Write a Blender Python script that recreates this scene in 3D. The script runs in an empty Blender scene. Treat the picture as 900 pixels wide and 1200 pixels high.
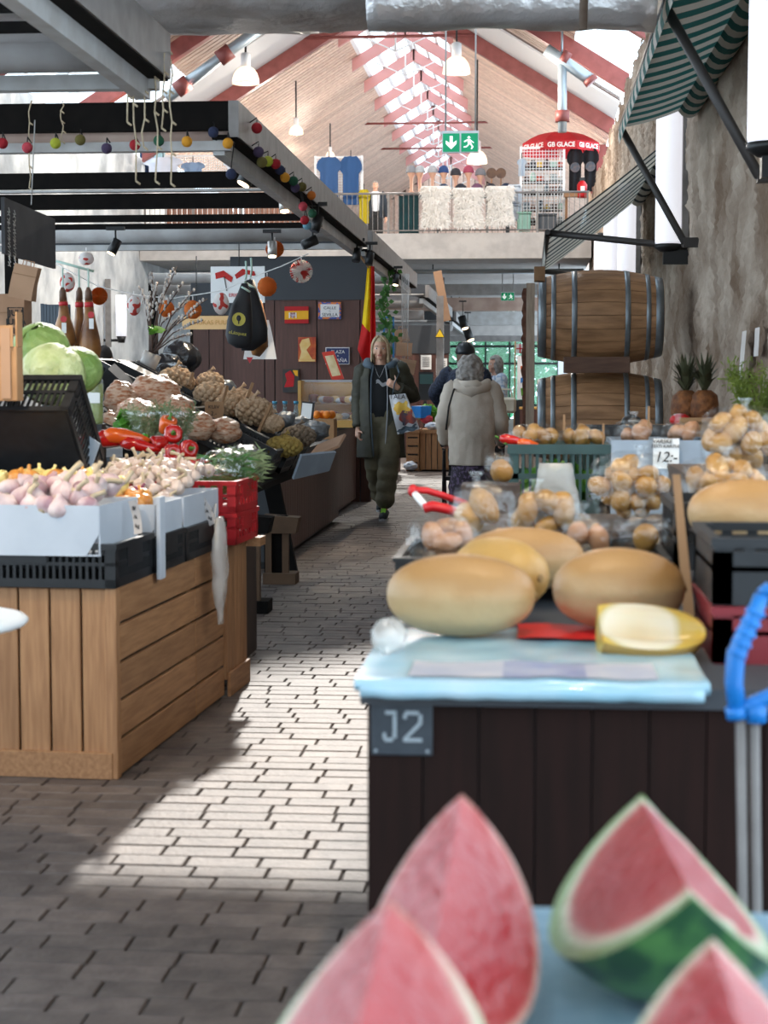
import bpy, bmesh, math, random
from mathutils import Vector as V, Matrix, noise, Euler
random.seed(7)
S = bpy.context.scene
COL = S.collection
PI = math.pi
rad = math.radians
U = random.uniform

# ---------------------------------------------------------------- camera
F = 2000.0                                   # focal length in pixels of the 900x1200 frame
cd = bpy.data.cameras.new('camera')
cam = bpy.data.objects.new('camera', cd)
COL.objects.link(cam)
cam.location = (0, 0, 1.3)
cam.rotation_euler = (rad(90 - 4.346), 0, rad(4.845))
cd.sensor_fit = 'VERTICAL'
cd.sensor_height = 36
cd.sensor_width = 27
cd.lens = 60
cd.clip_start = .05
cd.clip_end = 300
cd.dof.use_dof = True
cd.dof.focus_distance = 14.5
cd.dof.aperture_fstop = 5.2
S.camera = cam
CR = Euler(cam.rotation_euler).to_matrix()
CO = V(cam.location)


def ray(px, py):
    return CR @ V((px - 450, 600 - py, -F))


def at(px, py, Y):
    r = ray(px, py)
    return CO + r * (Y / r.y)


def gd(px, py, z=0.0):
    r = ray(px, py)
    return CO + r * ((z - CO.z) / r.z)


def proj(p):
    q = CR.transposed() @ (V(p) - CO)
    return 450 - F * q.x / q.z, 600 + F * q.y / q.z


# ---------------------------------------------------------------- world, sun, exposure
w = bpy.data.worlds.new('sky')
S.world = w
w.use_nodes = True
bg = w.node_tree.nodes['Background']
bg.inputs[0].default_value = (.72, .87, 1.0, 1)
bg.inputs[1].default_value = 3.5
sd = bpy.data.lights.new('sun', 'SUN')
sun = bpy.data.objects.new('sun', sd)
COL.objects.link(sun)
sd.energy = 4.6
sd.angle = rad(1.6)
sd.color = (1, .95, .88)
sun.rotation_euler = V((.15, -1.6, -1)).to_track_quat('-Z', 'Y').to_euler()
sun.location = (-6, 30, 25)
S.view_settings.view_transform = 'Standard'
S.view_settings.look = 'None'
S.view_settings.gamma = 1
S.view_settings.use_curve_mapping = False
S.view_settings.exposure = .12


# ---------------------------------------------------------------- materials
def lin(h):
    h = h.lstrip('#')
    o = []
    for i in (0, 2, 4):
        c = int(h[i:i + 2], 16) / 255
        o.append(c / 12.92 if c <= .04045 else ((c + .055) / 1.055) ** 2.4)
    return (*o, 1)


MATS = {}


def mt(name, c, c2=None, sc=6, rough=.55, metal=0, bump=0, bs=None, st=(1, 1, 1), rnd=0, emit=0, spec=.5,
       alpha=1, sss=0, coat=0, lo=.35, hi=.65, det=4, trl=0):
    m = bpy.data.materials.new(name)
    MATS[name] = m
    m.use_nodes = True
    t = m.node_tree
    N, L = t.nodes, t.links
    b = N['Principled BSDF']
    b.inputs['Roughness'].default_value = rough
    b.inputs['Metallic'].default_value = metal
    b.inputs['Specular IOR Level'].default_value = spec
    b.inputs['Alpha'].default_value = alpha
    if sss:
        b.inputs['Subsurface Weight'].default_value = sss
        b.inputs['Subsurface Radius'].default_value = (.02, .01, .006)
    if coat:
        b.inputs['Coat Weight'].default_value = coat
    b.inputs['Base Color'].default_value = lin(c)
    src = None
    if c2 or bump:
        tc = N.new('ShaderNodeTexCoord')
        mp = N.new('ShaderNodeMapping')
        mp.inputs['Scale'].default_value = st
        L.new(tc.outputs['Object'], mp.inputs[0])
        if rnd:
            oi = N.new('ShaderNodeObjectInfo')
            ml = N.new('ShaderNodeVectorMath')
            ml.operation = 'SCALE'
            ml.inputs[0].default_value = (37, 17, 29)
            L.new(oi.outputs['Random'], ml.inputs['Scale'])
            L.new(ml.outputs[0], mp.inputs['Location'])
    if c2:
        nz = N.new('ShaderNodeTexNoise')
        nz.inputs['Scale'].default_value = sc
        nz.inputs['Detail'].default_value = det
        L.new(mp.outputs[0], nz.inputs[0])
        cr = N.new('ShaderNodeValToRGB')
        cr.color_ramp.elements[0].position = lo
        cr.color_ramp.elements[1].position = hi
        cr.color_ramp.elements[0].color = lin(c)
        cr.color_ramp.elements[1].color = lin(c2)
        L.new(nz.outputs[0], cr.inputs[0])
        src = cr.outputs[0]
    if rnd:
        oi = N.new('ShaderNodeObjectInfo')
        mr = N.new('ShaderNodeMapRange')
        mr.inputs[3].default_value = 1 - rnd
        mr.inputs[4].default_value = 1 + rnd
        L.new(oi.outputs['Random'], mr.inputs[0])
        hs = N.new('ShaderNodeHueSaturation')
        hs.inputs['Color'].default_value = lin(c)
        if src:
            L.new(src, hs.inputs['Color'])
        L.new(mr.outputs[0], hs.inputs['Value'])
        src = hs.outputs[0]
    if src:
        L.new(src, b.inputs['Base Color'])
    if emit:
        b.inputs['Emission Color'].default_value = lin(c)
        b.inputs['Emission Strength'].default_value = emit
    if bump:
        n2 = N.new('ShaderNodeTexNoise')
        n2.inputs['Scale'].default_value = bs or sc * 3
        n2.inputs['Detail'].default_value = 5
        L.new(mp.outputs[0], n2.inputs[0])
        bp = N.new('ShaderNodeBump')
        bp.inputs['Strength'].default_value = min(1, bump)
        bp.inputs['Distance'].default_value = .02
        L.new(n2.outputs[0], bp.inputs['Height'])
        L.new(bp.outputs[0], b.inputs['Normal'])
    if trl:                                   # thin translucent sheet (leaves, paper, cloth)
        tr = N.new('ShaderNodeBsdfTranslucent')
        tr.inputs[0].default_value = lin(c)
        if src:
            L.new(src, tr.inputs[0])
        mx = N.new('ShaderNodeMixShader')
        mx.inputs[0].default_value = trl
        L.new(b.outputs[0], mx.inputs[1])
        L.new(tr.outputs[0], mx.inputs[2])
        L.new(mx.outputs[0], N['Material Output'].inputs[0])
    return m


def film(name, fac=.2, c='#ffffff', rough=.12, bs=14, bump=.8, metal=0):
    """clear plastic or glass sheet: mostly transparent, partly glossy"""
    m = mt(name, c, rough=rough, bump=bump, bs=bs, c2=None, sc=bs, spec=.8, metal=metal)
    t = m.node_tree
    N, L = t.nodes, t.links
    tp = N.new('ShaderNodeBsdfTransparent')
    tp.inputs[0].default_value = (.97, .98, .98, 1)
    mx = N.new('ShaderNodeMixShader')
    mx.inputs[0].default_value = fac
    L.new(tp.outputs[0], mx.inputs[1])
    L.new(N['Principled BSDF'].outputs[0], mx.inputs[2])
    L.new(mx.outputs[0], N['Material Output'].inputs[0])
    return m


def ramp_mat(name, stops, kind='RADIAL', axis=2, rough=.5, bump=0, bs=30, lo=0, hi=1, noise_amt=0, nsc=20, spec=.5, coat=0, off=(0, 0, 0), sss=0, scl=(1, 1, 1)):
    """colour by position in the thing itself: distance from its centre ('RADIAL') or along one axis ('AXIS')"""
    m = mt(name, '#ffffff', rough=rough, bump=bump, bs=bs, spec=spec, coat=coat, sss=sss)
    t = m.node_tree
    N, L = t.nodes, t.links
    tc = N.new('ShaderNodeTexCoord')
    ad = N.new('ShaderNodeVectorMath')
    ad.operation = 'ADD'
    ad.inputs[1].default_value = off
    sm = N.new('ShaderNodeVectorMath')
    sm.operation = 'MULTIPLY'
    sm.inputs[1].default_value = scl
    L.new(tc.outputs['Object'], sm.inputs[0])
    L.new(sm.outputs[0], ad.inputs[0])
    if kind == 'RADIAL':
        ln = N.new('ShaderNodeVectorMath')
        ln.operation = 'LENGTH'
        L.new(ad.outputs[0], ln.inputs[0])
        val = ln.outputs['Value']
    else:
        sp = N.new('ShaderNodeSeparateXYZ')
        L.new(ad.outputs[0], sp.inputs[0])
        val = sp.outputs[axis]
    if noise_amt:
        nz = N.new('ShaderNodeTexNoise')
        nz.inputs['Scale'].default_value = nsc
        L.new(tc.outputs['Object'], nz.inputs[0])
        ma = N.new('ShaderNodeMath')
        ma.operation = 'MULTIPLY_ADD'
        ma.inputs[1].default_value = noise_amt
        L.new(nz.outputs[0], ma.inputs[0])
        L.new(val, ma.inputs[2])
        val = ma.outputs[0]
    mr = N.new('ShaderNodeMapRange')
    mr.inputs[1].default_value = lo
    mr.inputs[2].default_value = hi
    L.new(val, mr.inputs[0])
    cr = N.new('ShaderNodeValToRGB')
    el = cr.color_ramp.elements
    while len(el) < len(stops):
        el.new(.5)
    for e, (p, c) in zip(el, stops):
        e.position = p
        e.color = lin(c)
    L.new(mr.outputs[0], cr.inputs[0])
    L.new(cr.outputs[0], N['Principled BSDF'].inputs['Base Color'])
    return m


# ---------------------------------------------------------------- mesh builder
def tag(o, label=None, cat=None, group=None, kind=None):
    if label:
        o['label'] = label
    if cat:
        o['category'] = cat
    if group:
        o['group'] = group
    if kind:
        o['kind'] = kind
    return o


class MB:
    def __init__(s):
        s.v, s.f, s.mi, s.sm = [], [], [], []
        s.m = 0
        s.M = None

    def add(s, vs, fs, sm=False):
        n = len(s.v)
        if s.M is not None:
            vs = [s.M @ V(p) for p in vs]
        s.v += [tuple(p) for p in vs]
        s.f += [tuple(i + n for i in f) for f in fs]
        s.mi += [s.m] * len(fs)
        s.sm += [sm] * len(fs)
        return s

    def box(s, x0, x1, y0, y1, z0, z1):
        return s.add([(x, y, z) for z in (z0, z1) for y in (y0, y1) for x in (x0, x1)],
                     [(0, 2, 3, 1), (4, 5, 7, 6), (0, 1, 5, 4), (2, 6, 7, 3), (0, 4, 6, 2), (1, 3, 7, 5)])

    def cbox(s, c, d, rot=None):
        M = Matrix.Translation(c)
        if rot:
            M = M @ Euler(rot).to_matrix().to_4x4()
        o = s.M
        s.M = M if o is None else o @ M
        s.box(-d[0] / 2, d[0] / 2, -d[1] / 2, d[1] / 2, -d[2] / 2, d[2] / 2)
        s.M = o
        return s

    def rbox(s, x0, x1, y0, y1, z0, z1, b=.01):
        """box with chamfered edges"""
        X, Y, Z = (x0, x1), (y0, y1), (z0, z1)
        vs, idx = [], {}
        for i in (0, 1):
            for j in (0, 1):
                for k in (0, 1):
                    a = [X[i], Y[j], Z[k]]
                    q = [b if i == 0 else -b, b if j == 0 else -b, b if k == 0 else -b]
                    for ax in range(3):
                        p = list(a)
                        for o in range(3):
                            if o != ax:
                                p[o] += q[o]
                        idx[i, j, k, ax] = len(vs)
                        vs.append(p)
        fs = []
        for ax in range(3):
            o1, o2 = [o for o in range(3) if o != ax]
            for e in (0, 1):
                q = []
                for a, c in ((0, 0), (1, 0), (1, 1), (0, 1)):
                    ii = [0, 0, 0]
                    ii[ax], ii[o1], ii[o2] = e, a, c
                    q.append(idx[(*ii, ax)])
                fs.append(tuple(q))
            for a in (0, 1):
                for c in (0, 1):
                    q0, q1 = [0, 0, 0], [0, 0, 0]
                    q0[o1], q0[o2], q1[o1], q1[o2] = a, c, a, c
                    q0[ax], q1[ax] = 0, 1
                    fs.append((idx[(*q0, o1)], idx[(*q1, o1)], idx[(*q1, o2)], idx[(*q0, o2)]))
        for i in (0, 1):
            for j in (0, 1):
                for k in (0, 1):
                    fs.append((idx[i, j, k, 0], idx[i, j, k, 1], idx[i, j, k, 2]))
        return s.add(vs, fs)

    def tube(s, pts, r, n=8, cap=True, sm=True, flat=1):
        pts = [V(p) for p in pts]
        rs = r if isinstance(r, (list, tuple)) else [r] * len(pts)
        vs, fs = [], []
        d0 = (pts[1] - pts[0]).normalized()
        up = V((0, 0, 1)) if abs(d0.z) < .9 else V((1, 0, 0))
        a = d0.cross(up).normalized()
        for i, p in enumerate(pts):
            d = (pts[min(i + 1, len(pts) - 1)] - pts[max(i - 1, 0)]).normalized()
            a = (a - d * a.dot(d)).normalized()
            b = d.cross(a)
            for k in range(n):
                t = 2 * PI * k / n
                vs.append(p + (a * math.cos(t) + b * math.sin(t) * flat) * rs[i])
        for i in range(len(pts) - 1):
            for k in range(n):
                k2 = (k + 1) % n
                fs.append((i * n + k, i * n + k2, (i + 1) * n + k2, (i + 1) * n + k))
        s.add(vs, fs, sm)
        if cap:
            m = len(s.v) - len(vs)
            s.f += [tuple(m + k for k in range(n))[::-1], tuple(m + (len(pts) - 1) * n + k for k in range(n))]
            s.mi += [s.m] * 2
            s.sm += [False] * 2
        return s

    def lathe(s, prof, n=16, c=(0, 0, 0), sm=True, fn=None, a0=0, a1=2 * PI):
        """profile of (radius, z) turned around z at c"""
        full = abs(a1 - a0 - 2 * PI) < 1e-6
        vs, fs = [], []
        m = n if full else n + 1
        for r, z in prof:
            for k in range(m):
                t = a0 + (a1 - a0) * k / n
                q = r * (fn(t, z) if fn else 1)
                vs.append((c[0] + q * math.cos(t), c[1] + q * math.sin(t), c[2] + z))
        for i in range(len(prof) - 1):
            for k in range(n):
                k2 = (k + 1) % m
                fs.append((i * m + k, i * m + k2, (i + 1) * m + k2, (i + 1) * m + k))
        if full:
            if prof[0][0] > 1e-4:
                fs.append(tuple(range(m))[::-1])
            if prof[-1][0] > 1e-4:
                fs.append(tuple((len(prof) - 1) * m + k for k in range(m)))
        return s.add(vs, fs, sm)

    def ell(s, c, r, n=14, m=9, fn=None, rot=None):
        vs, fs = [], []
        R = Euler(rot).to_matrix() if rot else None
        for i in range(m + 1):
            ph = PI * i / m - PI / 2
            for k in range(n):
                t = 2 * PI * k / n
                p = V((math.cos(ph) * math.cos(t), math.cos(ph) * math.sin(t), math.sin(ph)))
                if fn:
                    p = p * fn(p)
                p = V((p.x * r[0], p.y * r[1], p.z * r[2]))
                if R:
                    p = R @ p
                vs.append(p + V(c))
        for i in range(m):
            for k in range(n):
                k2 = (k + 1) % n
                fs.append((i * n + k, i * n + k2, (i + 1) * n + k2, (i + 1) * n + k))
        return s.add(vs, fs, True)

    def prism(s, poly, y0, y1, ax=1):
        """polygon (a, b) extruded along axis ax from y0 to y1"""
        n = len(poly)

        def q(a, b, e):
            return (a, e, b) if ax == 1 else ((e, a, b) if ax == 0 else (a, b, e))
        vs = [q(a, b, y0) for a, b in poly] + [q(a, b, y1) for a, b in poly]
        fs = [tuple(range(n)), tuple(range(n, 2 * n))[::-1]]
        fs += [(i, i + n, (i + 1) % n + n, (i + 1) % n) for i in range(n)]
        return s.add(vs, fs)

    def loft(s, rings, cap=True, sm=True, closed=True):
        n = len(rings[0])
        vs = [p for r in rings for p in r]
        fs = []
        for i in range(len(rings) - 1):
            for k in range(n if closed else n - 1):
                k2 = (k + 1) % n
                fs.append((i * n + k, i * n + k2, (i + 1) * n + k2, (i + 1) * n + k))
        if cap and closed:
            fs.append(tuple(range(n))[::-1])
            fs.append(tuple((len(rings) - 1) * n + k for k in range(n)))
        return s.add(vs, fs, sm)

    def grid(s, nu, nv, fn, sm=True):
        vs = [fn(i / (nu - 1), j / (nv - 1)) for j in range(nv) for i in range(nu)]
        fs = [(j * nu + i, j * nu + i + 1, (j + 1) * nu + i + 1, (j + 1) * nu + i) for j in range(nv - 1) for i in range(nu - 1)]
        return s.add(vs, fs, sm)

    def mesh(s, name, mats):
        me = bpy.data.meshes.new(name)
        me.from_pydata(s.v, [], s.f)
        for m in (mats if isinstance(mats, (list, tuple)) else [mats]):
            me.materials.append(MATS[m] if isinstance(m, str) else m)
        me.polygons.foreach_set('material_index', s.mi)
        me.polygons.foreach_set('use_smooth', s.sm)
        bm = bmesh.new()
        bm.from_mesh(me)
        bmesh.ops.recalc_face_normals(bm, faces=bm.faces)
        bm.to_mesh(me)
        bm.free()
        me.update()
        return me

    def build(s, name, mats, parent=None, local=False, **k):
        """link as ONE mesh object; vertices are world coordinates unless local (then in the parent's frame)"""
        o = bpy.data.objects.new(name, s.mesh(name, mats))
        COL.objects.link(o)
        if parent:
            o.parent = parent
            if not local:
                o.matrix_parent_inverse = pw(parent).inverted()
        else:
            vs = s.v                                     # a thing's origin sits at its base
            lo = [min(p[i] for p in vs) for i in range(3)]
            hi = [max(p[i] for p in vs) for i in range(3)]
            if not local:
                c = V(((lo[0] + hi[0]) / 2, (lo[1] + hi[1]) / 2, lo[2]))
                o.data.transform(Matrix.Translation(-c))
                o.location = c
        return tag(o, **k)


def pw(o):
    M = o.matrix_basis.copy() if not o.parent else pw(o.parent) @ o.matrix_parent_inverse @ o.matrix_basis
    return M


def basis(o, loc=(0, 0, 0), rot=(0, 0, 0), sc=(1, 1, 1)):
    o.location = loc
    o.rotation_euler = rot
    o.scale = sc if isinstance(sc, (tuple, list)) else (sc, sc, sc)
    o.matrix_basis = Matrix.LocRotScale(V(o.location), Euler(rot), V(o.scale))
    return o


def thing(name, label, cat, loc=(0, 0, 0), rot=(0, 0, 0), group=None, kind=None):
    o = bpy.data.objects.new(name, None)
    o.empty_display_size = .1
    COL.objects.link(o)
    basis(o, loc, rot)
    return tag(o, label, cat, group, kind)


def place(me, name, loc, rot=(0, 0, 0), sc=1, parent=None, **k):
    """an object of its own that shares mesh data"""
    o = bpy.data.objects.new(name, me)
    COL.objects.link(o)
    if parent:
        o.parent = parent
    basis(o, loc, rot, sc)
    return tag(o, **k)


def dup(root, loc, rot=None, sc=None, **k):
    r = root.copy()
    COL.objects.link(r)
    basis(r, loc, rot if rot is not None else tuple(root.rotation_euler), sc or tuple(root.scale))
    tag(r, **k)
    for ch in list(root.children):
        c = ch.copy()
        COL.objects.link(c)
        c.parent = r
        for g in list(ch.children):
            d = g.copy()
            COL.objects.link(d)
            d.parent = c
    return r


def text(s, size, mat, loc, rot=(PI / 2, 0, 0), parent=None, name='lettering', ext=.001, shear=0, sx=1, align='CENTER', bold=0, world=True):
    cu = bpy.data.curves.new('t', 'FONT')
    cu.body = s
    cu.size = size
    cu.align_x = align
    cu.align_y = 'CENTER'
    cu.extrude = ext
    cu.offset = bold
    cu.shear = shear
    cu.resolution_u = 3
    t = bpy.data.objects.new('t', cu)
    COL.objects.link(t)
    dg = bpy.context.evaluated_depsgraph_get()
    me = bpy.data.meshes.new_from_object(t.evaluated_get(dg))
    bpy.data.objects.remove(t)
    bpy.data.curves.remove(cu)
    me.materials.clear()
    me.materials.append(MATS[mat])
    o = bpy.data.objects.new(name, me)
    COL.objects.link(o)
    M = Matrix.LocRotScale(V(loc), Euler(rot), V((sx, 1, 1)))
    if parent:
        o.parent = parent
        if world:
            M = pw(parent).inverted() @ M
    l, r, sc = M.decompose()
    o.location = l
    o.rotation_euler = r.to_euler()
    o.scale = sc
    o.matrix_basis = M
    return o


def nz(p, s=1.0, o=0):
    return noise.noise(V(p) * s + V((o, o * 1.7, o * .3)))
# ---------------------------------------------------------------- shared materials
mt('grout', '#4a4443', '#39342f', sc=9, rough=.9)
mt('paver', '#675c56', '#514743', sc=14, rough=.62, bump=.25, bs=60, rnd=.16)
mt('stone_wall', '#75604e', '#b5a595', sc=1.5, rough=.95, bump=1, bs=16, det=12, lo=.38, hi=.66)
mt('pale_stone', '#a9aeb2', '#dfe2e2', sc=1.7, rough=.95, bump=.8, bs=5, det=8)
mt('plank_pale', '#c9ab9c', '#dcc5b4', sc=3, rough=.6, st=(4, 4, 4), rnd=.12)
mt('plank_brown', '#9a7f72', '#b29a8c', sc=3, rough=.6, rnd=.15)
mt('roof_deck', '#5a4842', rough=.9)
mt('white_panel', '#d8d8da', rough=.6)
mt('red_steel', '#8e4a45', '#7d3d38', sc=5, rough=.5)
mt('pink_steel', '#c58b88', rough=.5)
mt('white_steel', '#e6e8ea', rough=.4)
mt('grey_pipe', '#a9b4bb', rough=.35, metal=.4)
mt('concrete', '#b3aeab', '#c4bfbb', sc=5, rough=.85, bump=.15)
mt('beam_black', '#0e0c0b', '#151210', sc=12, rough=.9, spec=.15)
mt('beam_grey', '#77726f', '#8a8582', sc=7, rough=.5)
mt('lip_light', '#b9b9b8', '#a8a5a2', sc=7, rough=.5)
mt('blind', '#a7a5a4', '#96928f', sc=4, rough=.7)
mt('brown_board', '#5f3d33', '#53342b', sc=6, rough=.5, st=(6, 6, .6), rnd=.06)
mt('charcoal', '#3a3d42', rough=.6)
mt('black_metal', '#1a1a1b', rough=.45)
mt('lamp_glow', '#fff4e0', emit=3.2)
mt('tube_glow', '#f4f4fb', emit=.62)
mt('spot_glow', '#ffe2b8', emit=6)
mt('foil', '#b9b3af', '#dcdada', sc=3, rough=.3, metal=.6, bump=1, bs=11)
mt('rust_pipe', '#5b4a3e', '#77675a', sc=8, rough=.7)
mt('white', '#f0f0ee', rough=.6)
mt('paper_white', '#ecebe8', rough=.8)
mt('ink', '#22201f', rough=.8)
mt('chalk', '#d8d6d0', rough=.9)
mt('green_sign', '#0d9b6a', rough=.5, emit=.35)
mt('sign_white', '#ffffff', rough=.5, emit=.6)
mt('red', '#c8161d', rough=.45)
mt('cardboard', '#b98d63', '#a97f58', sc=5, rough=.85)
mt('kraft', '#b08a6c', '#a07c60', sc=4, rough=.85)
mt('pine', '#ab7e56', '#936844', sc=5, rough=.6, st=(14, 14, 1), rnd=.1, bump=.15)
mt('pine_h', '#ab7e56', '#936844', sc=5, rough=.6, st=(14, 1, 14), rnd=.1, bump=.15)
mt('pine_end', '#8d6a49', '#7b5a3c', sc=8, rough=.8)
mt('hedge', '#3f8f66', '#6fb78f', sc=4, rough=.7, trl=.5)
film('glass', .12, bump=0, rough=.03)

# ---------------------------------------------------------------- floor with clinker pavers
mb = MB()
mb.box(-8.2, 2.2, -2, 62, -.1, -.008)
floor = mb.build('floor', 'grout', kind='structure')
BL, BW, BG = .200, .0975, .006
cells = []
for r in range(int((25 - 2.6) / BW)):
    y = 2.6 + r * BW
    off = U(0, BL)
    for c in range(-13, 7):
        cells.append((c * BL + off, y))
vis = []
for i, (x, y) in enumerate(cells):
    px, py = proj((x + BL / 2, y + BW / 2, 0))
    if -30 < px < 455 and py < 1215 and y > 3.3 and (y < 5.35 or x > -1.4 + (y - 5.4) * .06):
        vis.append((y, i))
vis = set(i for _, i in sorted(vis)[:300])
mb = MB()
mb.rbox(-BL / 2 + BG / 2, BL / 2 - BG / 2, -BW / 2 + BG / 2, BW / 2 - BG / 2, -.05, 0, .0035)
pav = mb.mesh('brick', 'paver')
rest = MB()
fl_inv = pw(floor).inverted()
for i, (x, y) in enumerate(cells):
    c = V((x + BL / 2, y + BW / 2, U(-.0015, .0015)))
    if i in vis:
        place(pav, 'brick', fl_inv @ c, (U(-.004, .004), U(-.003, .003), U(-.004, .004)), parent=floor)
    else:
        rest.box(x + BG / 2, x + BL - BG / 2, y + BG / 2, y + BW - BG / 2, -.05, c.z)
mt('paver_rest', '#675c56', '#4b423e', sc=7, rough=.62, bump=.2, bs=60)
rest.build('bricks', 'paver_rest', floor, kind='stuff')
mb = MB()                                                      # beyond: pavers too small to tell apart
mb.box(-2.6, 1.2, 25.2, 59.9, -.05, 0)
mb.build('paving', 'paver_rest', floor)

# ---------------------------------------------------------------- stone wall on the right, ruin-like, lower than the roof
WX = 1.25


def stone(x, y, z, a=.07):
    p = V((0, y, z))
    d = noise.noise(p * 1.1) * .6 + noise.noise(p * 3.1) * .35 + noise.noise(p * 8.7) * .35 + noise.noise(p * 17) * .38
    if a > .065:
        d += noise.noise(p * 33) * .3
    return d * a


mb = MB()
ny, nzz = 820, 150


def wf(u, v):
    y = 6 + 30.5 * (.35 * u + .65 * u * u)
    top = 5.15 + .16 * noise.noise(V((y * .9, 3, 1))) + .1 * noise.noise(V((y * 3, 7, 1)))
    z = v * top
    return (WX - stone(0, y, z), y, z)


mb.grid(ny, nzz, wf)
mb.box(WX + .12, WX + .6, 6, 36.5, 0, 5.0)
wall_r = mb.build('wall_right', 'stone_wall', kind='structure')
mb = MB()
mb.grid(330, 60, lambda u, v: (-7.8 + stone(0, 17 + u * 43, v * 5.8, .06), 17 + u * 43, v * 5.8))
mb.box(-8.3, -7.95, 17, 60, 0, 5.7)
mb.build('wall_left', 'pale_stone', kind='structure')

# ---------------------------------------------------------------- far end wall with a glazed front and greenery behind it
mb = MB()
mb.box(-8, -3.2, 59.8, 60.1, 0, 3.6)
mb.box(1.0, 1.6, 59.8, 60.1, 0, 3.6)
mb.box(-8, 1.6, 59.8, 60.1, 3.3, 4.0)
mb.box(-8, 3.2, 59.8, 60.1, 4.0, 5.2)
mb.build('wall_back', 'white_panel', kind='structure')
wn = thing('window_1', 'wide dark framed shop front glazing at the far end of the hall', 'window', (-1.1, 59.9, 0), kind='structure')
for i in range(6):
    mb = MB()
    x = -3.2 + i * .84
    mb.box(x - .03, x + .03, 59.82, 59.95, 0, 3.3)
    mb.build('mullion', 'black_metal', wn)
for z in (1.95, 2.55, .5):
    mb = MB()
    mb.box(-3.2, 1.0, 59.83, 59.94, z - .04, z + .04)
    mb.build('transom', 'black_metal', wn)
for i in range(5):
    mb = MB()
    x = -3.2 + i * .84
    mb.box(x + .03, x + .81, 59.88, 59.89, .54, 3.3)
    mb.build('pane', 'glass', wn)
mb = MB()
random.seed(3)
for i in range(9000):
    p = V((U(-7, 4), 63 + U(0, 2.4), U(0, 6.5)))
    a, b = U(0, 6.3), U(-1, 1)
    d = V((math.cos(a), math.sin(a) * .4, b)) * U(.12, .24)
    e = V((-math.sin(a) * .5, .3, math.cos(a))) * U(.08, .16)
    mb.add([p - d, p + e, p + d, p - e], [(0, 1, 2, 3)])
mb.build('hedge', 'hedge', kind='stuff', label='tall bright green hedge outside the far shop front glazing', cat='hedge')

# ---------------------------------------------------------------- mezzanine
MZ = 34.0
zb, zt = at(550, 303, MZ).z, at(550, 273, MZ).z
mb = MB()
mb.box(-7.8, 1.2, MZ, 59.8, zb, zt)
mb.build('mezzanine', 'concrete', kind='structure')
# ceiling fittings under the mezzanine
for i, (y, z, dz, mat) in enumerate(((35.5, zb - .16, .12, 'grey_pipe'), (37.5, zb - .42, .24, 'lip_light'), (40, zb - .62, .3, 'plank_brown'),
                                     (44, zb - .8, .34, 'lip_light'), (49, zb - .95, .3, 'concrete'), (54, zb - 1.0, .3, 'beam_grey'))):
    mb = MB()
    if mat == 'grey_pipe':
        mb.tube([(-7.5, y, z), (1.1, y, z)], .05, 8)
    else:
        mb.box(-7.6, 1.1, y, y + .5, z - dz / 2, z + dz / 2)
    o = mb.build('ceiling_duct' if i else 'water_pipe', mat, label=['thin grey pipe running across just under the gallery edge', 'pale boxed duct crossing under the gallery',
                 'brown boarded duct crossing under the gallery', 'wide pale duct crossing under the gallery', 'concrete coloured downstand crossing under the gallery', 'dark grey duct crossing farthest under the gallery'][i], cat='pipe' if not i else 'duct')
    for x in (-5, -2, .6):
        mb = MB()
        mb.tube([(x, y + .1, z + dz * .4), (x, y + .1, zb + .01)], .015, 5)
        mb.build('hanger', 'black_metal', o)

# ---------------------------------------------------------------- gable roof: boards running up the slope, glazed ridge
RX, RZ, SL = -2.7, 9.0, .62


def rz(x):
    return RZ - SL * abs(x - RX)


LS = math.hypot(1, SL)
ang = math.atan(SL)


def slope_box(mb, side, x0, x1, y0, y1, t0, t1):
    """box lying on the roof slope between x distances x0..x1 from the ridge; t is depth below the slope"""
    vs = []
    for y in (y0, y1):
        for t in (t0, t1):
            for x in (x0, x1):
                vs.append((RX + side * (x + 0), y, RZ - SL * x - t))
    mb.add(vs, [(0, 2, 3, 1), (4, 5, 7, 6), (0, 1, 5, 4), (2, 6, 7, 3), (0, 4, 6, 2), (1, 3, 7, 5)])


for side, nm, xe in ((-1, 'left', 4.9), (1, 'right', 4.3)):
    mb = MB()
    slope_box(mb, side, 1.0, xe, 33.5, 60, -.1, -.02)
    xg = 3.5 if side < 0 else 3.4                                # beyond xg this bay is glazed, added to let in more daylight
    slope_box(mb, side, 0, xg, 22, 31.5, -.1, -.02)
    slope_box(mb, side, 0, xe, 31.5, 33.5, -.1, -.02)
    deck = mb.build('ceiling_' + nm, 'roof_deck', kind='structure')
    mb = MB()
    slope_box(mb, side, 0, xe, 31.5, 33.4, -.02, .02)
    mb.build('white_panel', 'white_panel', deck)
    di = pw(deck).inverted()
    mb = MB()
    slope_box(mb, side, 1.0, xe, 0, .2, -.02, .025)
    me = mb.mesh('plank', 'plank_pale')
    y = 33.6
    while y < 59.8:
        place(me, 'plank', di @ V((0, y, 0)), parent=deck)
        y += .25
    mb = MB()
    slope_box(mb, side, 0, xg, 0, .16, -.02, .03)
    me = mb.mesh('plank', 'plank_brown')
    y = 22.05
    while y < 30.9:
        place(me, 'plank', di @ V((0, y, 0)), parent=deck)
        y += .21
    for k in range(8):
        mb = MB()
        slope_box(mb, side, xg, xe, 22 + k * 1.19, 22.06 + k * 1.19, -.08, .03)
        mb.build('glazing_bar', 'white_steel', deck)
        mb = MB()
        slope_box(mb, side, xg, xe, 22.06 + k * 1.19, 23.19 + k * 1.19, -.05, -.04)
        mb.build('pane', 'glass', deck)
    # red rafters
    for y in (24.2, 28.6, 33.5):
        mb = MB()
        slope_box(mb, side, 0, xe, y - .09, y + .09, .02, .34)
        mb.build('rafter', 'red_steel', deck)
mb = MB()
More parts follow.
